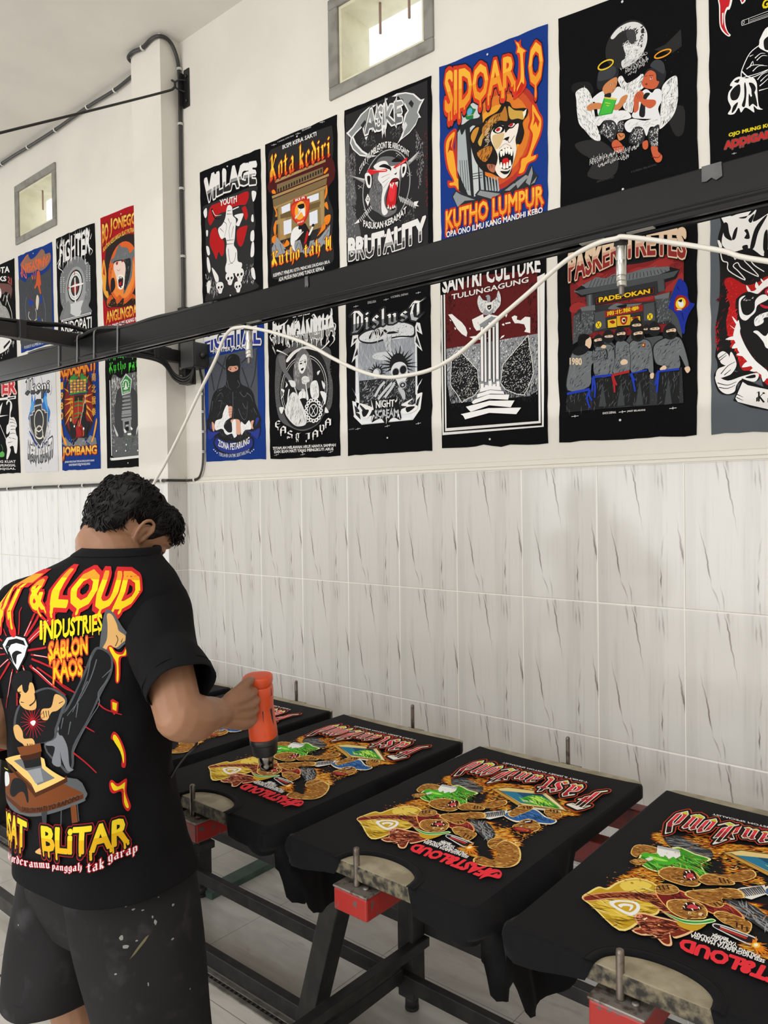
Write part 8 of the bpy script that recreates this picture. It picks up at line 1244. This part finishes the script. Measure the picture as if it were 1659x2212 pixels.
# ================================================================ black T-shirts stretched over the platens
M_COTTON = mat('black_cotton_jersey', (.0065, .0065, .0078), rough=.9, spec=.15, bump=.15, bscale=420)
M_COTTON.node_tree.nodes['Principled BSDF'].inputs['Sheen Weight'].default_value = .03
M_COTTON.node_tree.nodes['Principled BSDF'].inputs['Sheen Roughness'].default_value = .4
def lerp_tab(x, tab):
    for (a, va), (b, vb) in zip(tab, tab[1:]):
        if x <= b: 
            t = max(0, min(1, (x-a)/(b-a))); t = t*t*(3-2*t); return va+(vb-va)*t
    return tab[-1][1]
def shirt_mesh():
    hw = PW+.005; yb_, yf = -.243, YF-.003; zt = ZT+.004
    O = []          # (x, y, nx, ny, hang, inward tuck)
    def side(y, sgn):
        L = lerp_tab(-y, [(.24, .040), (.58, .046), (.66, .10), (.72, .175), (.80, .212), (.87, .222), (.925, .200), (.965, .115), (1.0, .062)])
        return L
    NS = 56
    for i in range(NS):                                    # right side, back to front
        y = yb_+(yf+.03-yb_)*i/(NS-1); O.append((hw, y, 1, 0, side(y, 1), 1 if y > -.62 else 0))
    for k in range(1, 6): a = math.radians(-k*15); O.append((hw-.03+.03*math.cos(a), yf+.03+.03*math.sin(a), math.cos(a), math.sin(a), .066, 0))
    nc, na, nd = .008, .088, .064
    for i in range(8): x = hw-.03-(hw-.03-nc-na)*(i+1)/9; O.append((x, yf, 0, -1, .066-.012*(i/8), 0))
    for i in range(25):                                    # neck opening
        a = PI*i/24; O.append((nc+na*math.cos(a), yf+nd*math.sin(a)**.8, 0, 0, .004, 2))
    for i in range(8): x = nc-na-(hw-.03-na+nc)*(i+1)/9; O.append((x, yf, 0, -1, .040+.022*(i/8), 0))
    for k in range(1, 6): a = math.radians(-90-k*15); O.append((-hw+.03+.03*math.cos(a), yf+.03+.03*math.sin(a), math.cos(a), math.sin(a), .062, 0))
    for i in range(NS):
        y = yf+.03+(yb_-yf-.03)*i/(NS-1); O.append((-hw, y, -1, 0, side(y, -1), 1 if y > -.62 else 0))
    for i in range(1, 12):                                 # hem across the back
        x = -hw+2*hw*i/12; O.append((x, yb_-.013*math.cos(x/hw*1.4), 0, .3, .004, 2))
    n = len(O); mb = MB(); mats = [M_COTTON]; R = random.Random(4); rows = []
    NR = 9
    for k in range(NR+1):
        row = []
        for i, (x, y, nx, ny, L, tk) in enumerate(O):
            t = k/NR; d = L*t; r = .007
            if d < r*1.57: a = d/r; out = r*math.sin(a)-r; dz = r*(1-math.cos(a))
            else: out = 0; dz = r+(d-r*1.57)
            if tk == 2: out = 0; dz = d
            fall = max(0, dz-.03)
            if tk == 1: out -= .9*max(0, dz-.034)
            else:
                wv = math.sin(i*.55)*.014+math.sin(i*.23+1)*.012
                out += (.034 if nx > .5 else .012 if nx < -.5 else .004)*math.sin(PI*min(1, t*1.15))*max(0, min(1, (-y-.64)/.1)) if abs(nx) > .5 else 0; out += .3*abs(wv)*min(1, fall/.02)+wv*min(1, (fall/.09)**2)-.06*fall
            row.append((x+nx*out, y+ny*out+(.25*fall*(-1 if nx else 0)*.25), zt-dz))
        rows.append(row)
    vs = [p for r_ in rows for p in r_]
    # inner top: grid-like fan through an inset ring, tessellated
    tri = tessellate_polygon([[Vector((p[0], p[1], 0)) for p in rows[0]]])
    tri = [t if (Vector(rows[0][t[1]])-Vector(rows[0][t[0]])).cross(Vector(rows[0][t[2]])-Vector(rows[0][t[0]])).z > 0 else t[::-1] for t in tri]
    mb.add(vs, [], 0)
    mb.add(vs, [(k*n+i, (k+1)*n+i, (k+1)*n+(i+1) % n, k*n+(i+1) % n) for k in range(NR) for i in range(n)], 0, True)
    mb.add(rows[0], [tuple(t) for t in tri], 0, False)
    ik = Ink().run(ART['print'])
    ik.into(mb, mats, lambda u, v, w_: (-u/2000, -v/2000, zt+.0006+w_), eps=1.2e-5)
    return mb, mats
def collar_mesh():
    zt = ZT+.004; yf = YF-.003; nc, na, nd = .008, .088, .064; rings = []
    for i in range(33):
        a = PI*i/32; c, s_ = math.cos(a), math.sin(a)**.8; p = []
        for w_, z in ((-.0005, -.002), (0, .0018), (.006, .0026), (.012, .0022), (.0155, .0006), (.0165, .0014), (.0185, .0012), (.0195, 0)):
            p.append((nc+(na+w_)*c, yf+(nd+w_)*s_-(.0 if 2 < i < 30 else .004), zt+z))
        rings.append(p)
    return MB().loft(rings, cap=False, closed=False)
mbs, msh = shirt_mesh()
SHL = ['black printed T-shirt on the platen hidden farthest left behind the worker', 'black printed T-shirt on the platen beyond the heat gun, partly behind the arm', 'black printed T-shirt on the platen under the orange heat gun', 'black printed T-shirt fully in view on the middle platen', 'black printed T-shirt on the platen cut by the right picture edge']
sh0 = mbs.build('t_shirt', msh); s_ = sh0.modifiers.new('cloth_thickness', 'SOLIDIFY'); s_.thickness = .0016; s_.offset = -1; s_.use_rim = True
sh0.modifiers.remove(s_)
col0 = collar_mesh().build('collar', M_COTTON, parent=sh0)
for i, cx in enumerate(PCX):
    if i == 0: o = sh0
    else:
        o = sh0.copy(); COL.objects.link(o); c = col0.copy(); COL.objects.link(c); c.parent = o
    o.location = (cx, 0, 0)
    tag(o, SHL[i], 't-shirt', 'freshly printed black T-shirts on the platens')
# ================================================================ the worker
def PD(px, py, d):
    """a measured point of the figure: picture position at depth d in front of the camera"""
    v = fwd+rr*((px-829.5)/1640)-uu*((py-1106)/1640)
    return CAMP+v*d
KEYS = [(.745,1.203,-1.265,.217,.168),(.80,1.190,-1.270,.205,.158),(.95,1.172,-1.28,.193,.142),(1.10,1.162,-1.28,.204,.138),(1.22,1.158,-1.275,.222,.132),(1.29,1.164,-1.268,.224,.122),(1.335,1.176,-1.258,.203,.108),(1.365,1.196,-1.248,.160,.096),(1.390,1.213,-1.240,.112,.084),(1.412,1.220,-1.232,.080,.072)]
def tring(z):
    z = max(KEYS[0][0], min(KEYS[-1][0], z))
    for p, q in zip(KEYS, KEYS[1:]):
        if z <= q[0]:
            t = (z-p[0])/(q[0]-p[0]); return [p[i]+(q[i]-p[i])*t for i in (1, 2, 3, 4)]
def tpt(th, z, grow=0.0, fold=True):
    cx, cy, a, b = tring(z); s, c = math.sin(th), math.cos(th); e = 2/2.3
    if fold:
        k = max(0, min(1, (1.33-z)/.1))
        g = grow+k*(.0022*math.sin(5*th+13*z)+.0020*math.sin(8*th-21*z)+.0035*math.sin(3*th+6*z)*max(0, 1.1-z)*2)
    else: g = grow
    t = max(0, min(1, (z-.85)/.35)); k = .30*t*t*(3-2*t); u = (a+g)*math.copysign(abs(s)**e, s); v = -(b+g)*math.copysign(abs(c)**e, c)
    return Vector((cx+u*math.cos(k)-v*math.sin(k), cy+u*math.sin(k)+v*math.cos(k), z))

M_SKIN = mat('brown_skin', (.35, .178, .103), rough=.5, spec=.4, var=.18, vscale=9, bump=.06, bscale=140)
_b = M_SKIN.node_tree.nodes['Principled BSDF']; _b.inputs['Subsurface Weight'].default_value = .08; _b.inputs['Subsurface Radius'].default_value = (.012, .005, .003)
M_HAIR = mat('black_hair', (.0045, .004, .0038), rough=.5, spec=.25)
M_TEE = mat('black_tee_cotton', (.0065, .0065, .0078), rough=.9, spec=.15, bump=.25, bscale=35)
M_SHORT = mat('faded_black_shorts', (.019, .0185, .020), rough=.85, spec=.2, var=1, vscale=16, var_col=(.052, .050, .054), vmin=.56, vmax=.80, bump=.2, bscale=60)

person = empty('person', (1.20, -1.27, 0))
tag(person, 'person in black printed T-shirt and black shorts bending over a platen with a heat gun', 'person')

# ---- skeleton points
HC_ear = PD(308, 1155, 1.655)
TH, PH = math.radians(8), math.radians(46)
hf = Vector((math.sin(TH)*math.cos(PH), math.cos(TH)*math.cos(PH), -math.sin(PH)))
hr = Vector((math.cos(TH), -math.sin(TH), 0)); hu = hr.cross(hf)
HS = .955
HC = HC_ear-(hr*.082+hf*.006)*HS
def hl(x, y, z): return HC+(hr*x+hf*y+hu*z)*HS
SH, EL, WR = Vector((1.325, -1.216, 1.298)), PD(388, 1548, 1.445), PD(478, 1541, 1.565)
SHL_, ELL, WRL = Vector((.97, -1.305, 1.275)), PD(-22, 1570, 1.60), Vector((.90, -1.05, .86))

def limb(mb, pts, rs, n=14, flat=None):
    """closed tapered limb along points with rounded ends"""
    P = spline(pts, 5); N = len(P); R = []
    for i in range(N):
        t = i/(N-1)*(len(rs)-1); k = min(int(t), len(rs)-2); f = t-k; f = f*f*(3-2*f); R.append(rs[k]+(rs[k+1]-rs[k])*f)
    d0 = (P[0]-P[1]).normalized(); d1 = (P[-1]-P[-2]).normalized()
    P = [P[0]+d0*R[0]*.85, P[0]+d0*R[0]*.55]+P+[P[-1]+d1*R[-1]*.55, P[-1]+d1*R[-1]*.85]
    R = [R[0]*.45, R[0]*.82]+R+[R[-1]*.82, R[-1]*.45]
    mb.tube(P, R, n)
body = MB()
# torso under the shirt, pelvis
body.loft([[tpt(2*PI*k/24, z, -.024, False) for k in range(24)] for z in (.75, .85, .95, 1.05, 1.15, 1.25, 1.30, 1.33, 1.355)], smooth=True)
body.loft([[Vector((1.202+.165*s*math.cos(2*PI*k/24), -1.265+.125*s*math.sin(2*PI*k/24), z)) for k in range(24)] for z, s in ((.90, .9), (.82, 1.0), (.74, 1.0), (.68, .85))])
# neck and head
limb(body, [Vector((1.212, -1.250, 1.335)), Vector((1.208, -1.238, 1.385)), hl(0, -.022, -.060), hl(0, -.010, -.010)], [.076, .064, .056, .050], 18)
HR = [(-.112, .028, .086, .015), (-.102, .045, .097, .030), (-.082, .058, .098, .047), (-.055, .066, .094, .064), (-.025, .071, .092, .084), (.005, .0745, .092, .093), (.032, .0765, .094, .097), (.055, .0745, .091, .096), (.076, .066, .079, .087), (.093, .047, .053, .062), (.102, .020, .022, .026)]
def head_ring(z):
    if z <= HR[0][0]: return HR[0][1:]
    for p, q in zip(HR, HR[1:]):
        if z <= q[0]:
            t = (z-p[0])/(q[0]-p[0]); return [p[i]+(q[i]-p[i])*t for i in (1, 2, 3)]
    return HR[-1][1:]
def head_pt(a, z, g=0.0):
    """a = 0 faces forward"""
    w_, f, b = head_ring(z); s, c = math.sin(a), math.cos(a); e = 2/2.25
    y = math.copysign(abs(c)**e, c)*((f if c > 0 else b)+g)
    return hl(math.copysign(abs(s)**e, s)*(w_+g), y, z+g*max(0, (z-.03)/.075)*.9)
body.loft([[head_pt(2*PI*k/32, z) for k in range(32)] for z in [-.112, -.102, -.09, -.075, -.055, -.035, -.015, .005, .025, .042, .056, .070, .082, .093, .102]])
limb(body, [hl(0, .088, .030), hl(0, .100, .004), hl(0, .111, -.020), hl(0, .098, -.030)], [.009, .011, .014, .010], 10)
for s in (-1, 1):
    limb(body, [hl(.010*s, .098, -.024), hl(.016*s, .094, -.028)], [.009, .007], 8)
    limb(body, [hl(.008*s, .088, .036), hl(.030*s, .088, .042), hl(.052*s, .068, .034)], [.008, .010, .008], 8)
    limb(body, [hl(.034*s, .084, .020), hl(.046*s, .074, .018)], [.010, .008], 8)
    limb(body, [hl(.045*s, .072, -.022), hl(.060*s, .045, -.020)], [.016, .012], 8)
limb(body, [hl(-.022, .090, -.058), hl(0, .099, -.055), hl(.022, .090, -.058)], [.005, .0085, .005], 8)
limb(body, [hl(-.018, .088, -.069), hl(0, .098, -.069), hl(.018, .088, -.069)], [.006, .009, .006], 8)
for s in (-1, 1):           # ears: rim, lobe, bowl
    E = lambda y, z, o=0.0: hl(s*(.073+o), .006+y, z)
    rim = [E(.012, .004, .004), E(.012, .022, .010), E(.002, .034, .014), E(-.012, .033, .018), E(-.021, .020, .021), E(-.020, .002, .019), E(-.013, -.014, .012), E(-.003, -.026, .006)]
    limb(body, rim, [.0035, .0042, .0042, .0045, .0045, .0042, .0045, .0065], 8)
    limb(body, [E(.004, .022, .002), E(-.006, .010, .004), E(-.006, -.006, .004), E(.000, -.020, .002)], [.007, .010, .009, .006], 8)
    limb(body, [E(-.004, .022, .010), E(-.012, .008, .012), E(-.006, -.010, .009)], [.0028, .0032, .003], 6)
    limb(body, [E(.011, -.002, .004), E(.010, -.012, .004)], [.0045, .0045], 6)
# arms
limb(body, [SH, SH.lerp(EL, .5)+Vector((.006, -.006, 0)), EL], [.050, .050, .046])
limb(body, [EL, EL.lerp(WR, .28)+Vector((.004, 0, -.004)), EL.lerp(WR, .7), WR], [.047, .0475, .036, .0275])
limb(body, [SHL_, SHL_.lerp(ELL, .5), ELL], [.050, .046, .040])
limb(body, [ELL, ELL.lerp(WRL, .3), WRL], [.040, .040, .025])
# legs and feet
LEGC = {-1: (131, 2150, 1.640, .108, .470), 1: (337, 2150, 1.530, .103, .420)}
for s, kx, ky, dd in ((-1, 178, 2185, 1.640), (1, 368, 2190, 1.525)):
    q = LEGC[s]; C = PD(*q[:3]); K = PD(kx, ky, dd); hip = Vector((1.203+.085*s, -1.262, .80)); an = Vector((K.x+.006*s, K.y-.03, .075))
    md = Vector((1.203+.092*s, -1.262, .66)); hm_ = Vector((C.x*.5+K.x*.5, C.y*.5+K.y*.5, .50))
    limb(body, [hip, md, hm_, K.lerp(an, .12)+Vector((0, -.004, 0)), an], [.080, .074, .058, .053, .034], 16)
    limb(body, [an+Vector((0, -.030, -.045)), an+Vector((0, .05, -.040)), an+Vector((.008*s, .13, -.052)), an+Vector((.010*s, .18, -.058))], [.030, .036, .030, .015], 12)
    for t in range(5):
        q = an+Vector((s*(-.026+.015*t)+.010*s, .185-.009*t*t*.55, -.062)); limb(body, [q-Vector((0, .02, 0)), q+Vector((0, .018, -.004))], [.010-.0008*t, .0085-.0008*t], 8)
# ---- hands
def hand(c, ax, kn_dir, pn, length, curl, grip_r, thumb_dir):
    """c wrist, ax wrist->knuckles, kn_dir across knuckles from index to little finger, pn palm normal (towards held thing)"""
    ax, kd, pn = ax.normalized(), kn_dir.normalized(), pn.normalized(); fl = []
    for i in range(4):
        off = (-.030+.020*i); kb = c+ax*(.076-.004*abs(i-1))+kd*off
        limb(body, [c+ax*.006+kd*off*.55, c+ax*.05+kd*off*.85-pn*.002, kb], [.0165, .0165, .0125], 10)
        L = (.042, .046, .042, .034)[i]*length; p = kb; d = ax; pts = [p]; an_ = 0
        for L_, a_ in ((L, curl[0]), (L*.68, curl[1]), (L*.55, curl[2])):
            an_ += a_; dd = ax*math.cos(an_)+pn*math.sin(an_); p = p+dd*L_; pts.append(p)
        limb(body, pts, [.0115, .0102, .0092, .0078], 10); fl.append(pts)
    t0 = c+ax*.022-kd*.024+pn*.006
    t1 = t0+(thumb_dir.normalized())*.040; t2 = t1+(thumb_dir.normalized()*.6+pn*.8).normalized()*.032; t3 = t2+(pn+ax*.2).normalized()*.022
    limb(body, [t0, t1, t2, t3], [.0175, .0125, .0112, .0085], 10)
    return fl
GT, GN = PD(555, 1459, 1.690), PD(577, 1659, 1.715)         # heat gun axis: rear cap, nozzle tip
ga = (GN-GT).normalized(); GL = (GN-GT).length
side = (-rr*.92-uu*.30+fwd*.16); side = (side-ga*side.dot(ga)).normalized()     # handle direction
hax = (PD(545, 1532, 1.625)-WR)
hand(WR, hax, (-uu+fwd*.10+rr*.05), (fwd*.85+rr*.1), 1.0, (1.55, 1.3, .9), .02, (uu*.45+rr*.45+fwd*.75))
hand(WRL, Vector((.05, .9, -.35)), Vector((-1, 0, 0)), Vector((0, -.3, -1)), 1.0, (.35, .5, .4), .03, Vector((.7, .6, -.2)))
bo = body.build('body', M_SKIN)
at(person, bo)
rm = bo.modifiers.new('skin_surface', 'REMESH'); rm.mode = 'VOXEL'; rm.voxel_size = .0032; rm.use_smooth_shade = True
sm = bo.modifiers.new('soften', 'SMOOTH'); sm.factor = .5; sm.iterations = 5

# ---- face details
for s in (-1, 1):
    at(person, MB().lathe([(.001, -.0105), (.0075, -.0075), (.0105, 0), (.0075, .0075), (.001, .0105)], hl(.031*s, .0775, .020), 14, axis=hf).build('eye', mat('eye_white', (.6, .57, .52), rough=.2)))
    at(person, MB().tube(spline([hl(.014*s, .0975, .040), hl(.032*s, .0955, .047), hl(.053*s, .079, .040)], 4), [.0022]*4+[.0030]*4+[.0012], 6).build('eyebrow', M_HAIR))
    at(person, MB().tube(spline([hl(.018*s, .091, .017), hl(.031*s, .0925, .016), hl(.046*s, .084, .015)], 4), .0016, 5).build('eyelash', M_HAIR))

# ---- hair: lumpy cap plus many curled locks
RH = random.Random(12)
def hair_low(a):
    """lower limit of the hair at angle a (0 front, pi back)"""
    q = abs((a+PI) % (2*PI)-PI)
    return lerp_tab(q, [(0, .068), (.7, .066), (1.05, .046), (1.25, .012), (1.42, -.004), (1.52, .036), (1.85, .030), (2.05, -.030), (2.5, -.088), (PI, -.102)])
def hair_pt(a, t, extra=0.0):
    """t = 0 at the hairline, 1 at the crown"""
    lo = hair_low(a); z = lo+(.1015-lo)*t
    q = abs((a+PI) % (2*PI)-PI); th = lerp_tab(t, [(0, .003), (.15, .008), (.5, .012), (1, .013)])*(1.35 if q < .9 else (1.5 if q > 2.0 else 1.0))
    if t < .35 and 1.1 < q < 1.6: th *= .45
    p0 = head_pt(a, z, th+extra)
    n = noise.noise(p0*38)*.0065+noise.noise(p0*85)*.004
    return head_pt(a, z, th+extra+n*min(1, t*4))
hm = MB(); NA, NT = 96, 30
hm.loft([[hair_pt(2*PI*k/NA, j/NT) for k in range(NA)] for j in range(NT+1)])
top = head_pt(0, .1015, .026)
LB = MB()
for i in range(2300):
    a = RH.uniform(0, 2*PI); t = RH.random()**.8*.97; q = abs((a+PI) % (2*PI)-PI)
    if 1.05 < q < 1.65 and t < .30: continue
    p = hair_pt(a, t, -.004); dn = (hair_pt(a, max(0, t-.08))-hair_pt(a, min(1, t+.05))).normalized(); out = (p-hl(0, -.01, .02)).normalized()
    sd = dn.cross(out).normalized(); L = RH.uniform(.014, .030)*(1.25 if q < .8 else 1)*(1.2 if q > 2.4 and t < .3 else 1)*(.6 if 1.0 < q < 1.7 and t < .5 else 1)
    sw = RH.gauss(0, .9); d = (dn*RH.uniform(.5, 1.2)+sd*sw*.8+(hf*.8 if q < 1.2 else dn*.3)).normalized(); cu = RH.uniform(-1, 1)
    p1 = p+d*L*.4+out*.006*RH.uniform(.2, 1.2); p2 = p+d*L*.8+sd*cu*.007+out*RH.uniform(-.001, .006); p3 = p+d*L*1.05+sd*cu*.013-out*RH.uniform(.000, .006)
    LB.tube(spline([p, p1, p2, p3], 3), [.0014, .0016, .0016, .0015, .0014, .0012, .0010, .0008, .0006, .0003], 4)
hr_o = hm.build('hair', M_HAIR); at(person, hr_o)
lk = LB.build('locks', M_HAIR); lk.parent = hr_o

# ---- T-shirt
tm = MB(); mats = [M_TEE]; NTH, NZ = 112, 76
rings = []
for j in range(NZ+1):
    z = .748+(1.412-.748)*j/NZ
    rings.append([tpt(2*PI*k/NTH, z, .0) for k in range(NTH)])
hem_in = [[tpt(2*PI*k/NTH, .748, g)+Vector((0, 0, dz)) for k in range(NTH)] for g, dz in ((-.006, .012), (-.0035, .0), (0, -.002))]
tm.loft(hem_in+rings, cap=False)
def sleeve(S, Emid, Eend, r0, r1, seed):
    M0 = Vector((1.19, -1.258, S.z)); P = [M0.lerp(S, .60)+Vector((0, 0, .012)), M0.lerp(S, .82)+Vector((0, 0, .010)), M0.lerp(S, 1.05)+Vector((0, 0, -.012)), S.lerp(Emid, .55), Emid, Emid.lerp(Eend, .5), Eend]; P = spline(P, 6); N = len(P); rs = []
    n = 36; rg = []; d = None
    for i, p in enumerate(P):
        t = i/(N-1); tg = (P[min(i+1, N-1)]-P[max(i-1, 0)]).normalized(); u = tg.cross(Vector((0, 1, 0))).normalized(); v = tg.cross(u)
        r = (r0+(r1-r0)*t)*(.60+.40*min(1, t*3.4))
        rg.append([p+u*((r*.92+.0022*math.sin(3*a+9*t+seed)+.0018*math.sin(5*a-14*t))*math.cos(a))+v*((r*1.06+.0022*math.sin(4*a+11*t+seed))*math.sin(a)) for a in [2*PI*k/n for k in range(n)]])
    c = P[-1]; tg = (P[-1]-P[-2]).normalized()
    rg += [[c+(q-c)*.985+tg*.002 for q in rg[-1]], [c+(q-c)*.955 for q in rg[-1]], [c+(q-c)*.94-tg*.02 for q in rg[-1]]]
    tm.loft(rg, cap=False)
    sm_ = MB(); sm_.tube([c+(q-c)*1.004-tg*.022 for q in rg[N-1]]+[c+(rg[N-1][0]-c)*1.004-tg*.022], .0011, 5, cap=False)
    return sm_
s1 = sleeve(Vector((1.312, -1.212, 1.310)), SH.lerp(EL, .45)+Vector((.000, -.002, 0)), PD(393, 1484, 1.452), .069, .0655, 1)
s2 = sleeve(Vector((.965, -1.305, 1.285)), SHL_.lerp(ELL, .45), SHL_.lerp(ELL, .82), .074, .068, 2)
ik = Ink().run(ART['back']+ART['back2'])
def back_fn(u, v, w_): 
    p = tpt(u/400, v/2000, .0014+w_); return p
ik.into(tm, mats, back_fn, eps=4e-5, maxlen=9)
tee = tm.build('t_shirt', mats); at(person, tee)
tag(tee, 'black T-shirt with yellow dripping lettering and a kicking figure on the back')
c_ = MB(); rg = []
for g, z in ((.001, 1.402), (.0045, 1.407), (.0042, 1.414), (.0005, 1.418), (-.003, 1.416), (-.003, 1.402)):
    rg.append([tpt(2*PI*k/64, min(z, 1.412), g, False)+Vector((0, .010*(z-1.405)/.02*1.0, max(0, z-1.412))) for k in range(64)])
co = c_.loft(rg, cap=False).build('collar', M_TEE, parent=tee)
for s_m in (s1, s2): s_m.build('sleeve_hem', M_TEE, parent=tee)

# ---- shorts
sh = MB()
sh.loft([[Vector((1.195+a*math.copysign(abs(math.sin(q))**.9, math.sin(q)), -1.262-b*math.copysign(abs(math.cos(q))**.9, math.cos(q)), z)) for q in [2*PI*k/64 for k in range(64)]] for z, a, b in ((.84, .165, .120), (.79, .182, .138), (.745, .200, .152), (.70, .203, .152), (.62, .180, .120))], cap=False)
for s in (-1, 1):
    hw, zl = LEGC[s][3:]; C = PD(*LEGC[s][:3]); rg = []
    for j in range(17):
        t = j/16; z = .75+(zl-.75)*t; x = 1.197+.092*s+(C.x-1.197-.092*s)*t; y = -1.262+(C.y+1.262)*t
        r = .108+(hw-.108)*t
        rg.append([Vector((x+(r+.003*math.sin(3*q+7*t)+.0025*math.sin(6*q-5*t))*math.sin(q), y-(r*(1.30-.16*t)+.004*math.sin(4*q+6*t+s))*math.cos(q), z+.006*math.sin(2*q+s)*t)) for q in [2*PI*k/48 for k in range(48)]])
    c = sum(rg[-1], Vector())/48
    rg += [[c+(q-c)*.985-Vector((0, 0, .002)) for q in rg[-1]], [c+(q-c)*.95 for q in rg[-1]], [c+(q-c)*.94+Vector((0, 0, .03)) for q in rg[-1]]]
    sh.loft(rg, cap=False)
so = sh.build('shorts', [M_SHORT]); at(person, so)
tag(so, 'faded black knee length shorts with pale paint specks')
# paint specks stuck on the shorts
spk = MB(); RS = random.Random(5); smats = [mat('dried_pale_ink', (.30, .30, .29), rough=.7), mat('dried_ochre_ink', (.16, .14, .075), rough=.8)]
_bv = BVHTree.FromPolygons([v for v in sh.v], sh.f)
def speck(px, py, w_, h_, mi=0, rot=0):
    dr_ = (PD(px, py, 1)-CAMP).normalized(); hit = _bv.ray_cast(CAMP, dr_)
    if hit[0] is None: return
    p, n = hit[0], hit[1]; n = n if n.dot(dr_) < 0 else -n
    u = n.cross(Vector((0, 0, 1))).normalized(); v = n.cross(u); k = 8; u, v = u*math.cos(rot)+v*math.sin(rot), v*math.cos(rot)-u*math.sin(rot)
    spk.add([p+n*.0008+u*(w_*math.cos(2*PI*i/k)*RS.uniform(.6, 1.1))+v*(h_*math.sin(2*PI*i/k)*RS.uniform(.6, 1.1)) for i in range(k)], [tuple(range(k))], mi)
for px, py, a, b in ((288, 1964, .004, .0022), (308, 1966, .004, .002), (329, 1980, .0022, .0035), (373, 1955, .005, .003), (335, 1992, .004, .006), (262, 2025, .005, .007), (295, 2032, .0035, .002), (373, 2028, .005, .002), (271, 2045, .007, .005), (250, 2104, .0035, .0018), (320, 2126, .002, .004), (410, 2136, .0022, .0022), (272, 1958, .0025, .0015), (342, 1938, .003, .0015), (40, 1998, .002, .002)): speck(px, py, a*.9, b*.9)
speck(303, 2043, .026, .0035, 1, .75)
spo = spk.build('paint_speck', smats); spo['kind'] = 'stuff'; spo.parent = so; spo.matrix_parent_inverse = Matrix.Identity(4)

# ================================================================ heat gun in the right hand
M_ORANGE = mat('orange_plastic', (.72, .085, .022), rough=.38, spec=.45, var=.35, vscale=26, vmin=.58, vmax=.75)
M_BPL = mat('black_heat_plastic', (.012, .012, .012), rough=.42)
M_NOZ = mat('nozzle_steel', (.33, .31, .29), rough=.22, metal=1.0, var=.4, vscale=40)
gun = empty('heat_gun', GT+ga*GL*.5)
tag(gun, 'orange heat gun with black collar and steel nozzle held over a printed shirt', 'heat gun')
f_ = GL/.213
gu = side; gv = ga.cross(gu).normalized()
def gring(h, a, b, n=36, off=0.0, p=2.6): 
    return [GT+ga*(h*f_)+gu*(math.copysign(abs(math.cos(q))**(2/p), math.cos(q))*a+off)+gv*(math.copysign(abs(math.sin(q))**(2/p), math.sin(q))*b) for q in [2*PI*k/n for k in range(n)]]
at(gun, MB().loft([gring(*r) for r in ((.022, .0285, .0285), (.026, .0315, .031), (.040, .0315, .031), (.050, .0300, .0300), (.070, .0285, .0285), (.095, .0290, .0290), (.120, .0305, .0300), (.137, .0310, .0305), (.141, .0295, .0295))]).build('body', M_ORANGE, bevel=.0015))
at(gun, MB().loft([gring(*r) for r in ((-.001, .020, .019), (.0, .030, .029), (.004, .0335, .032), (.014, .0330, .032), (.019, .0315, .0305), (.022, .0300, .0295))]).build('rear_cap', M_ORANGE, bevel=.001))
for k in range(9):
    q = PI*.98+.16*k+.3; c = GT+ga*(.036*f_)+gu*math.cos(q)*.0312+gv*math.sin(q)*.0308; tdir = (gu*-math.sin(q)+gv*math.cos(q)).normalized()
    at(gun, MB().bar(c-ga*.008, c+ga*.008, .0022, .003, up=tdir).build('vent_slot', M_BPL))
at(gun, MB().loft([gring(*r) for r in ((.140, .0290, .0290), (.142, .0310, .0305), (.152, .0310, .0305), (.154, .0285, .0285), (.176, .0270, .0270), (.180, .0235, .0235))], cap=True).build('front_collar', M_BPL, bevel=.001))
m = MB(); m.lathe([(.0165, .178*f_), (.0175, .180*f_), (.0175, .196*f_), (.0155, .199*f_), (.0160, .203*f_), (.0160, .213*f_), (.0135, .213*f_), (.0130, .195*f_)], GT, 28, axis=ga); at(gun, m.build('nozzle', M_NOZ))
# rating label on the side facing right
lb = MB(); n_ = 8; L0 = []
for h in (.072, .118):
    for k in range(n_+1):
        q = math.radians(196+k*6.2); rr0 = .0302 if h < .1 else .0308
        L0.append(GT+ga*(h*f_)+gu*math.cos(q)*rr0+gv*math.sin(q)*rr0)
lb.add(L0, [(k, k+1, n_+2+k, n_+1+k) for k in range(n_)]); 
at(gun, lb.build('rating_label', M_BPL))
hd0 = GT+ga*(.078*f_)+gu*.020
at(gun, MB().loft([[hd0+gu*t+ga*(.010*t/.12*2)+ga*(.0185*w_*math.cos(q))+gv*(.0150*w_*math.sin(q)) for q in [2*PI*k/20 for k in range(20)]] for t, w_ in ((0, 1.25), (.015, 1.05), (.05, 1.0), (.09, 1.0), (.112, 1.08), (.118, .9))]).build('handle', M_ORANGE, bevel=.001))
hd1 = hd0+gu*.118+ga*.019
cp = [hd1, hd1+gu*.02+ga*.008, PD(425, 1606, 1.625), PD(400, 1634, 1.610), PD(372, 1674, 1.600), PD(345, 1730, 1.61), Vector((1.18, -1.065, .70)), Vector((1.12, -1.06, .35)), Vector((1.02, -1.02, .03)), Vector((.7, -1.0, .008)), Vector((.1, -1.1, .008))]
at(gun, MB().tube(spline(cp, 6), .0032, 8).build('cord', M_CABLE))
